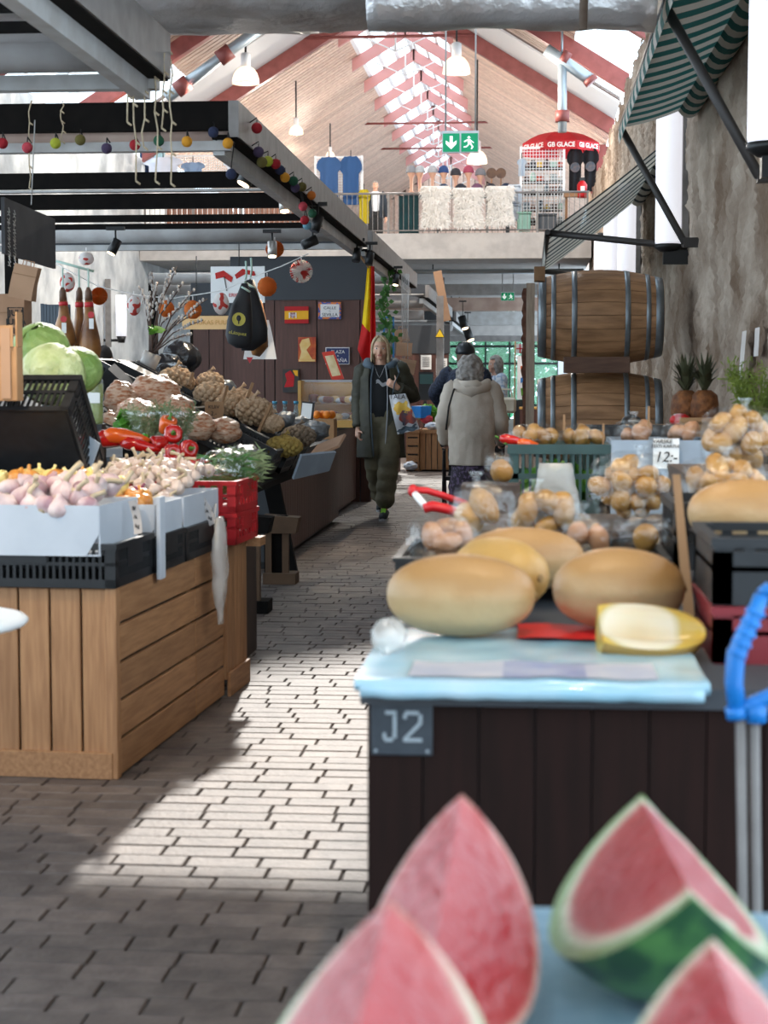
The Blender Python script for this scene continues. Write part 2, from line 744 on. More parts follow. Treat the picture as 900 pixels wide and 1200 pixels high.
mb.prism([(-7.8, 5.2), (3.2, 5.2), (3.2, rz(3.2)), (RX, RZ), (-7.8, rz(-7.8))], 59.85, 60.05)
gw = mb.build('wall_gable', 'roof_deck', kind='structure')
for i in range(54):
    x = -7.7 + i * .2
    mb = MB()
    mb.box(x, x + .18, 59.8, 59.86, 5.2, rz(x + .09) - .05)
    mb.build('plank', 'plank_pale', gw)
# nearer roof bay, out of view; opening shaped to place the sun patch
mb = MB()
slope_box(mb, 1, 1.14, 6.2, -4, 21, -.1, 0)
nr = mb.build('ceiling_near_right', 'roof_deck', kind='structure')
mb = MB()
slope_box(mb, -1, 1.8, 3.6, 16, 22, -.1, 0)
mb.add([(RX + .55, -4, RZ - .34), (RX + .55, 16, RZ - .34), (RX, 16, RZ), (RX, -4, RZ)], [(0, 1, 2, 3)])
slope_box(mb, -1, 0, 5.3, -4, 16, -.1, 0)
mb.build('ceiling_near_left', 'roof_deck', kind='structure')
mb = MB()
mb.box(-8, 1.8, -5.3, -5, 0, 5.2)
mb.build('wall_front', 'pale_stone', kind='structure')  # unseen wall behind the camera, added to cut ambient light
# glazed ridge
sky = thing('skylight', 'long glazed ridge skylight with pink steel frames', 'skylight', (RX, 36, 8.3), kind='structure')
y = 34.6
while y < 59.5:
    mb = MB()
    for s in (-1, 1):
        slope_box(mb, s, -.02, 1.15, y - .05, y + .05, .04, .30)
    mb.build('gable_frame', 'pink_steel', sky)
    mb = MB()
    mb.tube([(RX, y, 8.9), (RX, y, 7.9)], .02, 6)
    mb.tube([(RX, y, 7.9), (RX - .7, y, 8.2)], .015, 6)
    mb.tube([(RX, y, 7.9), (RX + .7, y, 8.2)], .015, 6)
    mb.build('brace', 'white_steel', sky)
    y += 2.7
for s in (-1, 1):
    for x in (.05, .36, .68, 1.0):
        mb = MB()
        slope_box(mb, s, x - .035, x + .035, 33.6, 59.8, -.06, .03)
        mb.build('glazing_bar', 'white_steel', sky)
    for i in range(3):
        for j in range(6):
            mb = MB()
            slope_box(mb, s, .085 + .315 * i, .33 + .315 * i, 33.7 + j * 4.35, 37.95 + j * 4.35, -.03, -.02)
            mb.build('pane', 'glass', sky)
# tie rods and pipes
for y, z in ((33.4, 7.95), (44.8, 8.0), (49.6, 8.0)):
    mb = MB()
    mb.tube([(RX - 1.7, y, z), (RX + 1.7, y, z)], .03, 6)
    o = mb.build('tie_rod', 'red_steel', label={33.4: 'red steel tie rod spanning the roof at the gallery front', 44.8: 'red steel tie rod under the middle of the glazed ridge', 49.6: 'red steel tie rod under the far part of the glazed ridge'}[y], cat='rod')
mb = MB()
p0, p1 = at(195, 115, 27.5), at(320, 22, 27.5)
mb.tube([p0, p1], .09, 10)
o = mb.build('sprinkler_pipe', 'grey_pipe', label='thick light grey pipe slanting up under the roof left of the duct', cat='pipe')
for t in (.15, .55):
    mb = MB()
    p = p0.lerp(p1, t)
    d = (p1 - p0).normalized()
    mb.tube([p - d * .12, p + d * .12], .13, 10)
    mb.build('coupling', 'red_steel', o)
mb = MB()
p0, p1 = at(640, 58, 28.2), at(693, 94, 28.2)
mb.tube([p0, p1], .1, 10)
mb.tube([at(659, 72, 28.2), at(659, 155, 28.2)], .075, 10)
hx = p0.lerp(p1, .35)
mb.tube([hx, (hx.x, hx.y, rz(hx.x) + .02)], .02, 6)
o = mb.build('sprinkler_pipe', 'grey_pipe', label='light grey pipe with a drop leg and red couplings by the red column', cat='pipe')
for a, b in (((659, 130), (659, 143)), ((658, 66), (666, 71)), ((690, 92), (694, 97))):
    mb = MB()
    mb.tube([at(*a, 28.2), at(*b, 28.2)], .12, 10)
    mb.build('coupling', 'red_steel', o)
mb = MB()
a, b = at(694, 210, 36.8), at(711, 40, 36.8)
mb.box(a.x, b.x, 36.7, 36.9, 4.0, rz(1.5) - .1)
mb.box(a.x - .05, b.x + .05, 36.95, 37.0, 4.0, rz(1.5) - .1)
mb.build('steel_column', 'red_steel', label='red steel column standing behind the end of the rough stone wall', cat='column')
# ---------------------------------------------------------------- small shape helpers
def ring(mb, x0, x1, y0, y1, z0, z1, t):
    """rectangular ring (rim, frame) as one closed piece"""
    def lp(e, z):
        return [(x0 + e, y0 + e, z), (x1 - e, y0 + e, z), (x1 - e, y1 - e, z), (x0 + e, y1 - e, z)]
    loops = [lp(0, z0), lp(0, z1), lp(t, z1), lp(t, z0)]
    vs = [p for l in loops for p in l]
    fs = []
    for i in range(4):
        j = (i + 1) % 4
        for k in range(4):
            k2 = (k + 1) % 4
            fs.append((i * 4 + k, i * 4 + k2, j * 4 + k2, j * 4 + k))
    mb.add(vs, fs)


def one(name, mat, label, cat, fn, group=None):
    mb = MB()
    fn(mb)
    return mb.build(name, mat, label=label, cat=cat, group=group)


def part(name, mat, parent, fn, local=False, **k):
    mb = MB()
    fn(mb)
    return mb.build(name, mat, parent, local, **k)


# ---------------------------------------------------------------- steel canopies over the stalls
CX = -1.7


def canopy(y0, y1, label, shade=0):
    t = thing('stall_canopy', label, 'canopy', (CX, (y0 + y1) / 2, 2.62), group=None)
    part('fascia', 'beam_grey', t, lambda m: m.box(CX - .06, CX, y0, y1, 2.73, 2.94))
    part('fascia_lip', 'lip_light', t, lambda m: m.box(CX - .16, CX - .09, y0 + .04, y1 - .04, 2.63, 2.72))
    part('fascia_soffit', 'beam_black', t, lambda m: m.box(CX - .16, CX - .01, y0 + .01, y1 - .01, 2.72, 2.745))
    if shade:
        part('shade_strip', 'beam_grey', t, lambda m: m.box(CX - shade, CX - .02, y0, y1, 2.94, 2.96))  # added strip over the open frame, only to shade the floor
    for y in (y0 + .1, y1 - .1):
        part('post', 'beam_black', t, lambda m: m.box(-5.8, -5.68, y - .06, y + .06, 0, 2.94))
    return t


def xbeam(t, y, z0, z1, mat, name='cross_beam', x0=-5.8, x1=CX - .05, dy=.08):
    part(name, mat, t, lambda m: m.box(x0, x1, y - dy / 2, y + dy / 2, z0, z1))


def roll(t, y, z, r=.085, x0=-5.7, x1=CX - .1):
    part('roller_blind', 'blind', t, lambda m: m.tube([(x0, y, z), (x1, y, z)], r, 12))


c1 = canopy(1.5, 8.1, 'grey steel canopy frame over the garlic stall with bare fairy light strands', .35)
xbeam(c1, 8.05, 2.675, 2.745, 'lip_light', 'end_lip')
xbeam(c1, 7.98, 2.915, 2.98, 'beam_black')
xbeam(c1, 6.9, 2.80, 2.87, 'beam_black')
roll(c1, 7.9, 2.83)
roll(c1, 7.72, 2.77, .07)
c2 = canopy(10.0, 18.0, 'black and grey steel canopy frame hung with coloured cotton ball lights')
xbeam(c2, 10.05, 2.775, 2.94, 'beam_black')
xbeam(c2, 10.12, 2.71, 2.775, 'plank_brown', 'beam_flange')
xbeam(c2, 10.05, 2.655, 2.71, 'lip_light', 'end_lip')
xbeam(c2, 13.35, 2.82, 2.94, 'beam_black')
xbeam(c2, 13.35, 2.79, 2.808, 'lip_light', 'track')
xbeam(c2, 13.4, 2.665, 2.78, 'beam_black')
xbeam(c2, 15.9, 2.80, 2.86, 'beam_black')
xbeam(c2, 17.1, 2.84, 2.89, 'beam_black')
roll(c2, 17.9, 2.86, .09)
xbeam(c2, 17.95, 2.69, 2.75, 'lip_light', 'end_lip')
c3 = canopy(18.6, 26.0, 'grey steel canopy frame behind the red and yellow flag')
xbeam(c3, 18.7, 2.77, 2.94, 'charcoal')
roll(c3, 25.5, 2.85, .09)
roll(c3, 25.7, 2.70, .08)
c4 = canopy(29, 38, 'grey steel canopy frame with a leaning board and yellow warning sign')
xbeam(c4, 29.05, 2.80, 2.95, 'charcoal')
roll(c4, 29.2, 2.68, .12)
roll(c4, 29.3, 2.43, .1)
xbeam(c4, 29.25, 2.33, 2.36, 'lip_light', 'end_lip')
c5 = canopy(40, 51, 'farthest grey steel canopy frame towards the green window')
xbeam(c5, 40.05, 2.75, 2.95, 'charcoal')
roll(c5, 40.3, 2.62, .12)
# leaning board and warning sign on canopy four
part('leaning_board', 'kraft', c4, lambda m: m.cbox(at(518, 347, 28.9), (.14, .06, .85), (0, rad(-11), 0)))
ws = part('warning_sign', 'black_metal', c4, lambda m: m.prism([(-1.5 - .09, 2.05), (-1.5 + .09, 2.05), (-1.5, 2.205)], 28.80, 28.82))
mt('warn_yellow', '#f3c61c', rough=.5)
part('sign_face', 'warn_yellow', ws, lambda m: m.prism([(-1.5 - .07, 2.06), (-1.5 + .07, 2.06), (-1.5, 2.185)], 28.785, 28.80))
part('post', 'beam_grey', c4, lambda m: m.box(-1.56, -1.44, 28.84, 29.0, 0, 2.75))


# ---------------------------------------------------------------- board partitions behind the stalls
def partition(name, label, y, xs, z0, z1, zd, mat='brown_board'):
    t = thing(name, label, 'partition', ((xs[0] + xs[-1]) / 2, y, 0))
    for a, b in zip(xs[:-1], xs[1:]):
        part('board', mat, t, lambda m: m.box(a + .006, b - .006, y, y + .04, z0, z1))
    part('backing', 'charcoal', t, lambda m: m.box(xs[0], xs[-1], y + .035, y + .06, z0, z1))
    part('dark_header', 'charcoal', t, lambda m: m.box(xs[0] - .02, xs[-1] + .02, y - .02, y + .06, z1, zd))
    return t


xs = [at(p, 400, 18.5).x for p in (270, 310, 322, 371.5, 422, 434)]
xs[0] = xs[1] - .35
partition('board_partition', 'brown boarded stall partition carrying the small flag and street signs', 18.5, xs, 0, 2.19, 2.66)
xs = [at(p, 400, 24).x for p in (226, 245, 262, 284, 306)]
partition('board_partition', 'brown boarded partition behind the hanging black ham bags', 24, xs, 0, 2.25, 2.7)
xs = [at(p, 400, 31).x for p in (455, 474, 492, 516, 526)]
partition('board_partition', 'brown boarded partition with white notices behind the walking woman', 31, xs, 0, 1.82, 2.33)


# ---------------------------------------------------------------- stall counters with upright boards
def counter(label, x0, x1, y0, y1, zt, bw=.13, top='charcoal', board='brown_board', front=True):
    t = thing('stall_counter', label, 'counter', ((x0 + x1) / 2, (y0 + y1) / 2, 0))
    part('plinth', 'black_metal', t, lambda m: m.box(x0 + .05, x1 - .05, y0 + .05, y1 - .05, 0, .07))
    part('carcass', 'charcoal', t, lambda m: m.box(x0 + .022, x1 - .022, y0 + .022, y1 - .022, .05, zt - .03))
    part('counter_top', top, t, lambda m: m.box(x0 - .01, x1 + .01, y0 - .01, y1 + .01, zt - .03, zt))
    n = max(1, round((y1 - y0) / bw))
    for i in range(n):
        a, b = y0 + (y1 - y0) * i / n, y0 + (y1 - y0) * (i + 1) / n
        part('board', board, t, lambda m: m.box(x1 - .02, x1, a + .003, b - .003, .05, zt - .031))
    if front:
        n = max(1, round((x1 - x0) / bw))
        for i in range(n):
            a, b = x0 + (x1 - x0) * i / n, x0 + (x1 - x0) * (i + 1) / n
            part('board', board, t, lambda m: m.box(a + .003, b - .003, y0, y0 + .02, .05, zt - .031))
    return t


counter('brown boarded counter under the netted garlic crates', -3.3, -1.77, 11.7, 15.85, .78, front=False)
counter('brown boarded counter carrying the glass deli case', -2.7, -1.86, 16.5, 18.35, .86)
counter('brown boarded counter behind the walking woman in the dark parka', -2.9, -1.80, 20.5, 24.0, .80, .2)

# ---------------------------------------------------------------- foil wrapped ducts overhead
mb = MB()


def duct_ring(x, c, w, h, o):
    r = []
    for k in range(20):
        t = 2 * PI * k / 20
        e = (abs(math.cos(t)) ** 4 + abs(math.sin(t)) ** 4) ** -.25
        q = 1 + .10 * noise.noise(V((x * 2.3, t * 1.2 + o, o))) + .05 * noise.noise(V((x * 7, t * 4, o)))
        r.append((x, c[0] + math.cos(t) * w / 2 * e * q, c[1] + math.sin(t) * h / 2 * e * q))
    return r


mb.loft([duct_ring(-5 + i * .08, (9.15, 3.47), .9, .56, 3) for i in range(56)])
mb.build('duct', 'foil', label='crumpled foil wrapped air duct crossing above the stalls', cat='duct')
mb = MB()
mb.loft([duct_ring(-.8 + i * .07, (8.55, 3.27 - i * .001), .36, .46, 8) for i in range(21)])
o = mb.build('duct', 'foil', label='lower silver foil wrapped duct section reaching to the striped awning', cat='duct')
mb = MB()
mb.loft([duct_ring(-.35 + i * .07, (8.24, 3.33), .16, .13, 5) for i in range(14)])
mb.build('pipe', 'rust_pipe', label='rusty brown lagged pipe strapped along the foil duct', cat='pipe')
one('hanger_rod', 'rust_pipe', 'brown threaded hanger rod passing in front of the foil duct', 'rod', lambda m: m.tube([(at(683, 35, 8.15).x, 8.15, at(683, 35, 8.15).z), (at(683, 0, 8.15).x + .03, 8.15, 3.9)], .02, 8))

# ---------------------------------------------------------------- tall wall lights on the stone wall
for i, (y, nm) in enumerate(((8.1, 'beside the big striped awning arm'), (13.9, 'above the wine barrels'), (19.8, 'behind the lower striped awning'), (23.6, 'second beyond the lower awning'), (27, 'farthest along the stone wall'))):
    t = thing('wall_light', 'tall white tubular wall light ' + nm, 'light', (1.1, y, 2.35))
    part('diffuser', 'tube_glow', t, lambda m: m.lathe([(.1, 0), (.105, .02), (.105, 1.13), (.1, 1.15)], 16, (1.1, y, 2.4)))
    part('cap', 'black_metal', t, lambda m: m.lathe([(.06, 0), (.11, .03), (.11, .06)], 14, (1.1, y, 2.34)))
    part('cap', 'black_metal', t, lambda m: m.lathe([(.11, 0), (.11, .04), (.06, .07)], 14, (1.1, y, 3.55)))
    part('back_plate', 'beam_grey', t, lambda m: m.box(1.2, 1.25, y - .1, y + .1, 2.38, 3.6))
    part('bracket', 'black_metal', t, lambda m: m.box(1.06, 1.30, y - .04, y + .04, 2.24, 2.35))

# ---------------------------------------------------------------- striped awnings on the stone wall
mt('awn_green', '#1f6b68', rough=.8, trl=.35)
mt('awn_white', '#cfcfc6', rough=.8, trl=.35)
mt('awn_dark', '#15343a', rough=.8, trl=.2)
mt('arm_metal', '#3c3836', rough=.5)


def awning(label, y0, y1, fx, fz, rxx, rzz, n, mats, arms, sag=.02, val=.12, rat=.5):
    t = thing('awning', label, 'awning', (fx, (y0 + y1) / 2, fz))
    cl = None
    for i in range(n):
        f0, f1 = (i // 2 * 2, i // 2 * 2 + 2 * rat) if i % 2 == 0 else (i // 2 * 2 + 2 * rat, i // 2 * 2 + 2)
        a, b = y0 + (y1 - y0) * f0 / n, y0 + (y1 - y0) * f1 / n
        mb = MB()
        mb.grid(7, 2, lambda u, v: (rxx + (fx - rxx) * u, a + (b - a) * v, rzz + (fz - rzz) * u - sag * math.sin(PI * u) - .02 * math.sin(PI * ((a + b) / 2 - y0) / (y1 - y0)) * u))
        mb.build('stripe', mats[i % len(mats)], t)
        mb = MB()
        mb.grid(2, 4, lambda u, v: (fx - .01 - .012 * math.sin(3 * v), a + (b - a) * u, fz - val * v))
        mb.build('valance_stripe', mats[i % len(mats)], t)
        mb = MB()
        mb.tube([(rxx, a, rzz), (rxx, b, rzz)], .085, 14, cap=False)
        mb.build('roll_stripe', mats[i % len(mats)], t)
    part('front_bar', 'arm_metal', t, lambda m: m.tube([(fx, y0 - .03, fz), (fx, y1 + .03, fz)], .022, 8))
    part('roller_core', 'arm_metal', t, lambda m: m.tube([(rxx, y0 - .08, rzz), (rxx, y1 + .08, rzz)], .04, 8))
    for (ya, z) in arms:
        ar = part('arm', 'arm_metal', t, lambda m: m.tube([(fx, ya, fz), (WX - .1, ya, z), (WX - .02, ya, z - .01)], .027, 8))
        part('hinge', 'arm_metal', ar, lambda m: m.cbox((WX - .04, ya, z), (.14, .07, .07)))
    return t


awning('big teal and white striped awning with a rolled end seen from below', 7.4, 13.0, .67, 3.19, 1.17, 3.34, 34, ('awn_green', 'awn_white'), ((8.85, 2.34), (13.0, 2.34)))
awning('lower steep awning with narrow dark and white stripes above the barrels', 14.0, 19.0, .14, 2.51, 1.17, 3.3, 18, ('awn_dark', 'awn_white'), ((14.05, 2.4), (18.9, 2.4)), sag=.02, val=.2, rat=.36)

# ---------------------------------------------------------------- wine barrels
mt('oak', '#b98c64', '#8c6644', sc=3, rough=.6, st=(1, 5, 5), bump=.2, bs=14, rnd=.08)
mt('hoop', '#8f979c', '#767d83', sc=8, rough=.4, metal=.6)


def barrel(label, x0, x1, y, z):
    L = x1 - x0
    R = .365
    t = thing('wine_barrel', label, 'barrel', ((x0 + x1) / 2, y, z - R), group='oak wine barrels by the stone wall')

    def rr(u):
        return R * (1 - .19 * (2 * u - 1) ** 2)
    n = 22
    for k in range(n):                                         # each stave a piece of its own
        a0, a1 = 2 * PI * (k + .02) / n, 2 * PI * (k + .98) / n
        rings = []
        for i in range(9):
            u = i / 8
            q = rr(u)
            rings.append([(x0 + L * u, y + math.cos(a) * s, z + math.sin(a) * s) for a, s in ((a0, q), ((a0 + a1) / 2, q * 1.003), (a1, q), (a1, q - .03), (a0, q - .03))])
        mb = MB()
        mb.loft(rings, sm=False)
        mb.build('stave', 'oak', t)
    for u, wd in ((.035, .06), (.125, .035), (.29, .04), (.71, .04), (.875, .035), (.965, .06)):
        mb = MB()
        prof = [(rr(u - wd / L / 2) + .004, -wd / 2), (rr(u + wd / L / 2) + .004, wd / 2), (rr(u + wd / L / 2) - .004, wd / 2), (rr(u - wd / L / 2) - .004, -wd / 2)]
        vs, fs = [], []
        for k in range(36):
            a = 2 * PI * k / 36
            for q, dx in prof:
                vs.append((x0 + L * u + dx, y + math.cos(a) * q, z + math.sin(a) * q))
        for k in range(36):
            for j in range(4):
                fs.append((k * 4 + j, k * 4 + (j + 1) % 4, (k + 1) % 36 * 4 + (j + 1) % 4, (k + 1) % 36 * 4 + j))
        mb.add(vs, fs, True)
        mb.build('hoop', 'hoop', t)
    for xx in (x0 + .04, x1 - .04):
        mb = MB()
        mb.tube([(xx - .01, y, z), (xx + .01, y, z)], rr(.04) - .02, 24)
        mb.build('barrel_head', 'oak', t)
    return t


bx0, bx1 = at(630, 380, 13.3).x, at(776, 380, 13.3).x
barrel('oak wine barrel on top of the stack by the stone wall', bx0, bx1, 13.35, at(700, 372, 13.35).z)
barrel('oak wine barrel beneath another barrel by the stone wall', bx0, bx1, 13.35, at(700, 490, 13.35).z)
mt('dark_oak', '#6f5140', '#5b4033', sc=6, rough=.7, st=(1, 8, 8))
zz = at(700, 437, 13.0)
one('spacer_beam', 'dark_oak', 'brown timber spacer wedged between the two barrels', 'beam', lambda m: m.rbox(at(664, 0, 13).x, at(743, 0, 13).x, 12.99, 13.12, at(700, 437, 13).z, at(700, 418, 13).z, .004))
mt('grey_wood', '#a3917f', '#8d7c6b', sc=6, rough=.8, st=(8, 8, 1))
t = thing('barrel_rack', 'wooden upright with a bark edge holding the barrel rack', 'rack', (.05, 12.85, 0))
part('upright', 'grey_wood', t, lambda m: m.box(at(619, 0, 12.85).x, at(629, 0, 12.85).x, 12.8, 12.88, 0, at(620, 332, 12.85).z))
mt('bark', '#4c2d22', '#6a4534', sc=12, rough=.95, bump=1, bs=30)
mb = MB()
rings = []
for i in range(60):
    z = i / 59 * at(620, 338, 12.85).z
    xa = at(619, 0, 12.85).x
    e = .02 + .028 * abs(noise.noise(V((z * 9, 2, 1)))) + .015 * noise.noise(V((z * 23, 2, 1)))
    rings.append([(xa - e, 12.8, z), (xa, 12.8, z), (xa, 12.88, z), (xa - e, 12.88, z)])
mb.loft(rings, sm=False)
mb.build('bark_edge', 'bark', t)
part('rail_end', 'pine_end', t, lambda m: m.rbox(at(628, 0, 12.9).x, at(641, 0, 12.9).x, 12.82, 13.02, at(630, 330, 12.9).z, at(630, 313, 12.9).z, .003))
one('barrel_cradle', 'dark_oak', 'dark timber block under the barrel stack', 'cradle', lambda m: m.box(bx0 + .03, bx1 - .03, 13.02, 13.7, 0, at(700, 490, 13.35).z - .345))
# ---------------------------------------------------------------- plastic crates
mt('crate_black', '#17181a', '#202123', sc=20, rough=.45)
mt('crate_green', '#2f4a48', '#29403f', sc=12, rough=.5)
mt('crate_red', '#b8151d', '#a5121a', sc=9, rough=.45)
mt('crate_dred', '#7d1820', rough=.45)
mt('box_white', '#c6cbd2', '#bac0c8', sc=5, rough=.75)
mt('box_grey', '#9aa7b4', '#8c98a5', sc=5, rough=.75)


def crate(label, loc, rot, w, d, h, mat, group=None, step=.03, solid=None, name='plastic_crate', tray=.2):
    """open plastic crate with slotted sides; origin in the middle of its base"""
    t = thing(name, label, 'crate', loc, rot, group)
    x0, x1, y0, y1 = -w / 2, w / 2, -d / 2, d / 2
    L = dict(local=True)
    part('base', mat, t, lambda m: m.box(x0 + .004, x1 - .004, y0 + .004, y1 - .004, 0, .012), True)
    part('foot_rail', mat, t, lambda m: ring(m, x0, x1, y0, y1, 0, h * tray, .012), True)
    part('rim', mat, t, lambda m: ring(m, x0 - .006, x1 + .006, y0 - .006, y1 + .006, h * .86, h, .02), True)
    part('middle_rail', mat, t, lambda m: ring(m, x0, x1, y0, y1, h * .5, h * .58, .008), True)
    for sx in (-1, 1):
        for sy in (-1, 1):
            part('corner_post', mat, t, lambda m: m.cbox((sx * (w / 2 - .018), sy * (d / 2 - .018), h * .5), (.036, .036, h * .98)), True)
    g = MB()
    for sy in (y0 + .004, y1 - .004):
        n = int((w - .08) / step)
        for i in range(n):
            x = x0 + .04 + (i + .5) * (w - .08) / n
            g.box(x - step * .22, x + step * .22, sy - .003, sy + .003, h * tray, h * .87)
    for sx in (x0 + .004, x1 - .004):
        n = int((d - .08) / step)
        for i in range(n):
            y = y0 + .04 + (i + .5) * (d - .08) / n
            g.box(sx - .003, sx + .003, y - step * .22, y + step * .22, h * tray, h * .87)
    g.build('slats', mat, t, True, kind='stuff')
    if solid:
        for side in solid:
            if side == 'front':
                part('plate', mat, t, lambda m: m.box(-w * .2, w * .14, y0 - .003, y0 + .003, h * .56, h * .9), True)
            else:
                part('plate', mat, t, lambda m: m.box(x1 - .003, x1 + .003, -d * .2, d * .2, h * .4, h * .88), True)
    return t


def carton(label, loc, rot, w, d, h, mat, group=None, name='carton', cat='box', notch=True, t=.005):
    """open cardboard tray; the long sides drop in notched corners"""
    o = thing(name, label, cat, loc, rot, group)
    part('base', mat, o, lambda m: m.box(-w / 2, w / 2, -d / 2, d / 2, 0, t), True)
    for s in (-1, 1):
        part('end_panel', mat, o, lambda m: m.prism([(-d / 2, 0), (d / 2, 0), (d / 2, h), (-d / 2, h)], s * w / 2 - t / 2, s * w / 2 + t / 2, 0), True)
        k = .08 * w if notch else 0
        part('side_panel', mat, o, lambda m: m.prism([(-w / 2 + k, 0), (w / 2 - k, 0), (w / 2, h * .45), (w / 2, h), (-w / 2, h), (-w / 2, h * .45)], s * d / 2 - t / 2, s * d / 2 + t / 2), True)
    return o


# ================================================================= near left: pine stand of the garlic stall
SA = math.atan2(.105, 1.83)
SO = V((-1.35, 5.45, 0))
SR = (0, 0, -SA)
SM = Matrix.Translation(SO) @ Matrix.Rotation(-SA, 4, 'Z')
STZ = .632


def sl(x, y, z):
    return SM @ V((x, y, z))


def slz(px, py, z):
    return SM.inverted() @ gd(px, py, z)


st = thing('pine_stand', 'pine slatted stall stand carrying garlic and onion boxes', 'stand', SO, SR)
x = -.0
for i in range(9):                                             # upright planks facing the camera
    a, b = -(i + 1) * .107 + .006, -i * .107 - .002
    part('plank', 'pine', st, lambda m: m.rbox(a, b, -.018, 0, .085, STZ - .004, .002), True)
part('base_board', 'pine_h', st, lambda m: m.rbox(-.96, 0, -.034, -.018, 0, .088, .002), True)
part('corner_post', 'pine', st, lambda m: m.rbox(-.02, .018, -.03, .012, 0, STZ, .003), True)
for j, (ya, yb, hs) in enumerate(((.012, .99, 5), (1.0, 1.46, 5))):   # level planks on the aisle side
    for i in range(hs):
        z0 = .004 + i * STZ / hs
        part('plank', 'pine_h', st, lambda m: m.rbox(0, .018, ya, yb, z0 + .006, z0 + STZ / hs - .006, .002), True)
    part('inner_post', 'pine', st, lambda m: m.box(-.04, 0, yb - .06, yb, 0, STZ - .02), True)
for i in range(5):
    ya = 1.47 + i * .075
    part('plank', 'pine', st, lambda m: m.rbox(.01, .028, ya + .002, ya + .073, .07, STZ, .002), True)
part('base_board', 'pine_h', st, lambda m: m.rbox(.028, .042, 1.47, 1.845, 0, .1, .002), True)
part('stand_top', 'pine_h', st, lambda m: m.box(-.96, 0, .0, 1.845, STZ - .02, STZ), True)
part('inner_lining', 'charcoal', st, lambda m: m.box(-.94, -.05, .03, 1.82, .02, STZ - .02), True)

# crates of the front row (stand coordinates)
def stc(label, x0, x1, y0, y1, z0, h, mat, **k):
    p = sl((x0 + x1) / 2, (y0 + y1) / 2, z0)
    return crate(label, p, SR, x1 - x0, y1 - y0, h, mat, **k)


def stb(label, x0, x1, y0, y1, z0, h, mat, **k):
    p = sl((x0 + x1) / 2, (y0 + y1) / 2, z0)
    return carton(label, p, SR, x1 - x0, y1 - y0, h, mat, **k)


stc('black slotted crate under the white carton of purple garlic', -.62, .02, -.04, .40, STZ, .145, 'crate_black', step=.022, solid=['front', 'side'])
stb('white carton of purple garlic standing in a black crate', -.60, -.03, -.047, .385, STZ + .105, .165, 'box_white')
stc('black slotted crate under the carton of yellow onions', -.62, .03, .42, .80, STZ, .13, 'crate_black', step=.022, solid=['side'])
stb('white carton of yellow onions beside the purple garlic', -.6, .02, .43, .79, STZ + .09, .15, 'box_white')
stc('black slotted crate under the carton of small white garlic', -.62, .03, .82, 1.40, STZ, .125, 'crate_black', step=.022, solid=['side'])
stb('white carton of small white garlic beside the red crates', -.6, .015, .84, 1.38, STZ + .09, .15, 'box_white')
for i, zz in enumerate((STZ + .003, STZ + .135)):
    stc(('red plastic crate at the bottom of the pair under bagged herbs', 'red plastic crate on top of the pair under bagged herbs')[i], -.52, .075, 1.44, 1.86, zz, .13, 'crate_red', step=.05, solid=['side'])
one('box_support', 'pine_h', 'pine board under the red crates', 'board', lambda m: (setattr(m, 'M', SM), m.box(-.5, .09, 1.84, 1.95, STZ - .04, STZ - .002)))

# price tags clipped to the boxes, upright white slat and a hanging clear bag of garlic
mt('tag_paper', '#d9d2cd', '#c8c0bb', sc=9, rough=.8)
for i, (px, py, y, tl) in enumerate(((158, 606, .2, .2), (188, 621, .62, 0), (204, 617, .80, 0), (242, 599, 1.14, .5))):
    mb = MB()
    p = at(px, py, sl(.05, y, 0).y)
    M0 = Matrix.Translation(p) @ Matrix.Rotation(-.4, 4, 'Z') @ Matrix.Rotation(-tl, 4, 'Y')
    mb.M = M0
    mb.grid(2, 7, lambda u, v: ((u - .5) * .034, .01 * math.sin(v * 3), (.5 - v) * .115))
    mb.grid(2, 7, lambda u, v: ((u - .5) * .034, .01 * math.sin(v * 3) + .0015, (.5 - v) * .115))
    o = mb.build('price_tag', 'tag_paper', label=['crumpled paper price tag hanging off the purple garlic carton', 'long paper price tag hanging off the onion carton next to the white slat', 'long paper price tag hanging off the far end of the onion carton', 'slanted paper price tag on the white garlic carton'][i], cat='price tag')
    for k in range(3):
        text('8/kg'[k:k + 2] or '-', .02, 'ink', M0 @ V((0, .004, .03 - k * .03)), (PI / 2, 0, -.4), o, 'handwriting')
p = sl(.05, .415, 0)
one('white_slat', 'box_white', 'upright white board strip between the front crates', 'board', lambda m: (setattr(m, 'M', SM), m.rbox(.035, .05, .395, .46, STZ - .02, STZ + .27, .002)))
film('bag_film', .17, bs=22, rough=.15, metal=1)
film('bag_cloudy', .42, c='#e8e4df', bs=14, rough=.25)
hb = thing('hanging_bag', 'long clear plastic bag of garlic hanging by the pine planks', 'bag', sl(.10, 1.12, .36))
mb = MB()
mb.M = SM
rings = []
for i in range(16):
    v = i / 15
    r = .02 + .035 * math.sin(PI * min(1, v * 1.15)) ** .6
    rings.append([(.085 + .5 * r * math.cos(2 * PI * k / 14) * (1 + .3 * nz((k, i, 0), .7)), 1.12 + r * 1.5 * math.sin(2 * PI * k / 14) * (1 + .3 * nz((k, i, 4), .7)) + .008 * math.sin(i), .355 + .42 * (1 - v)) for k in range(14)])
mb.loft(rings)
mb.build('film', 'bag_cloudy', hb)
mb = MB()
mb.M = SM
mb.tube([(.06, 1.10, .80), (.075, 1.1, .83), (.07, 1.1, .77), (.08, 1.115, .76)], .004, 6)
mb.build('wire_hook', 'lip_light', hb)

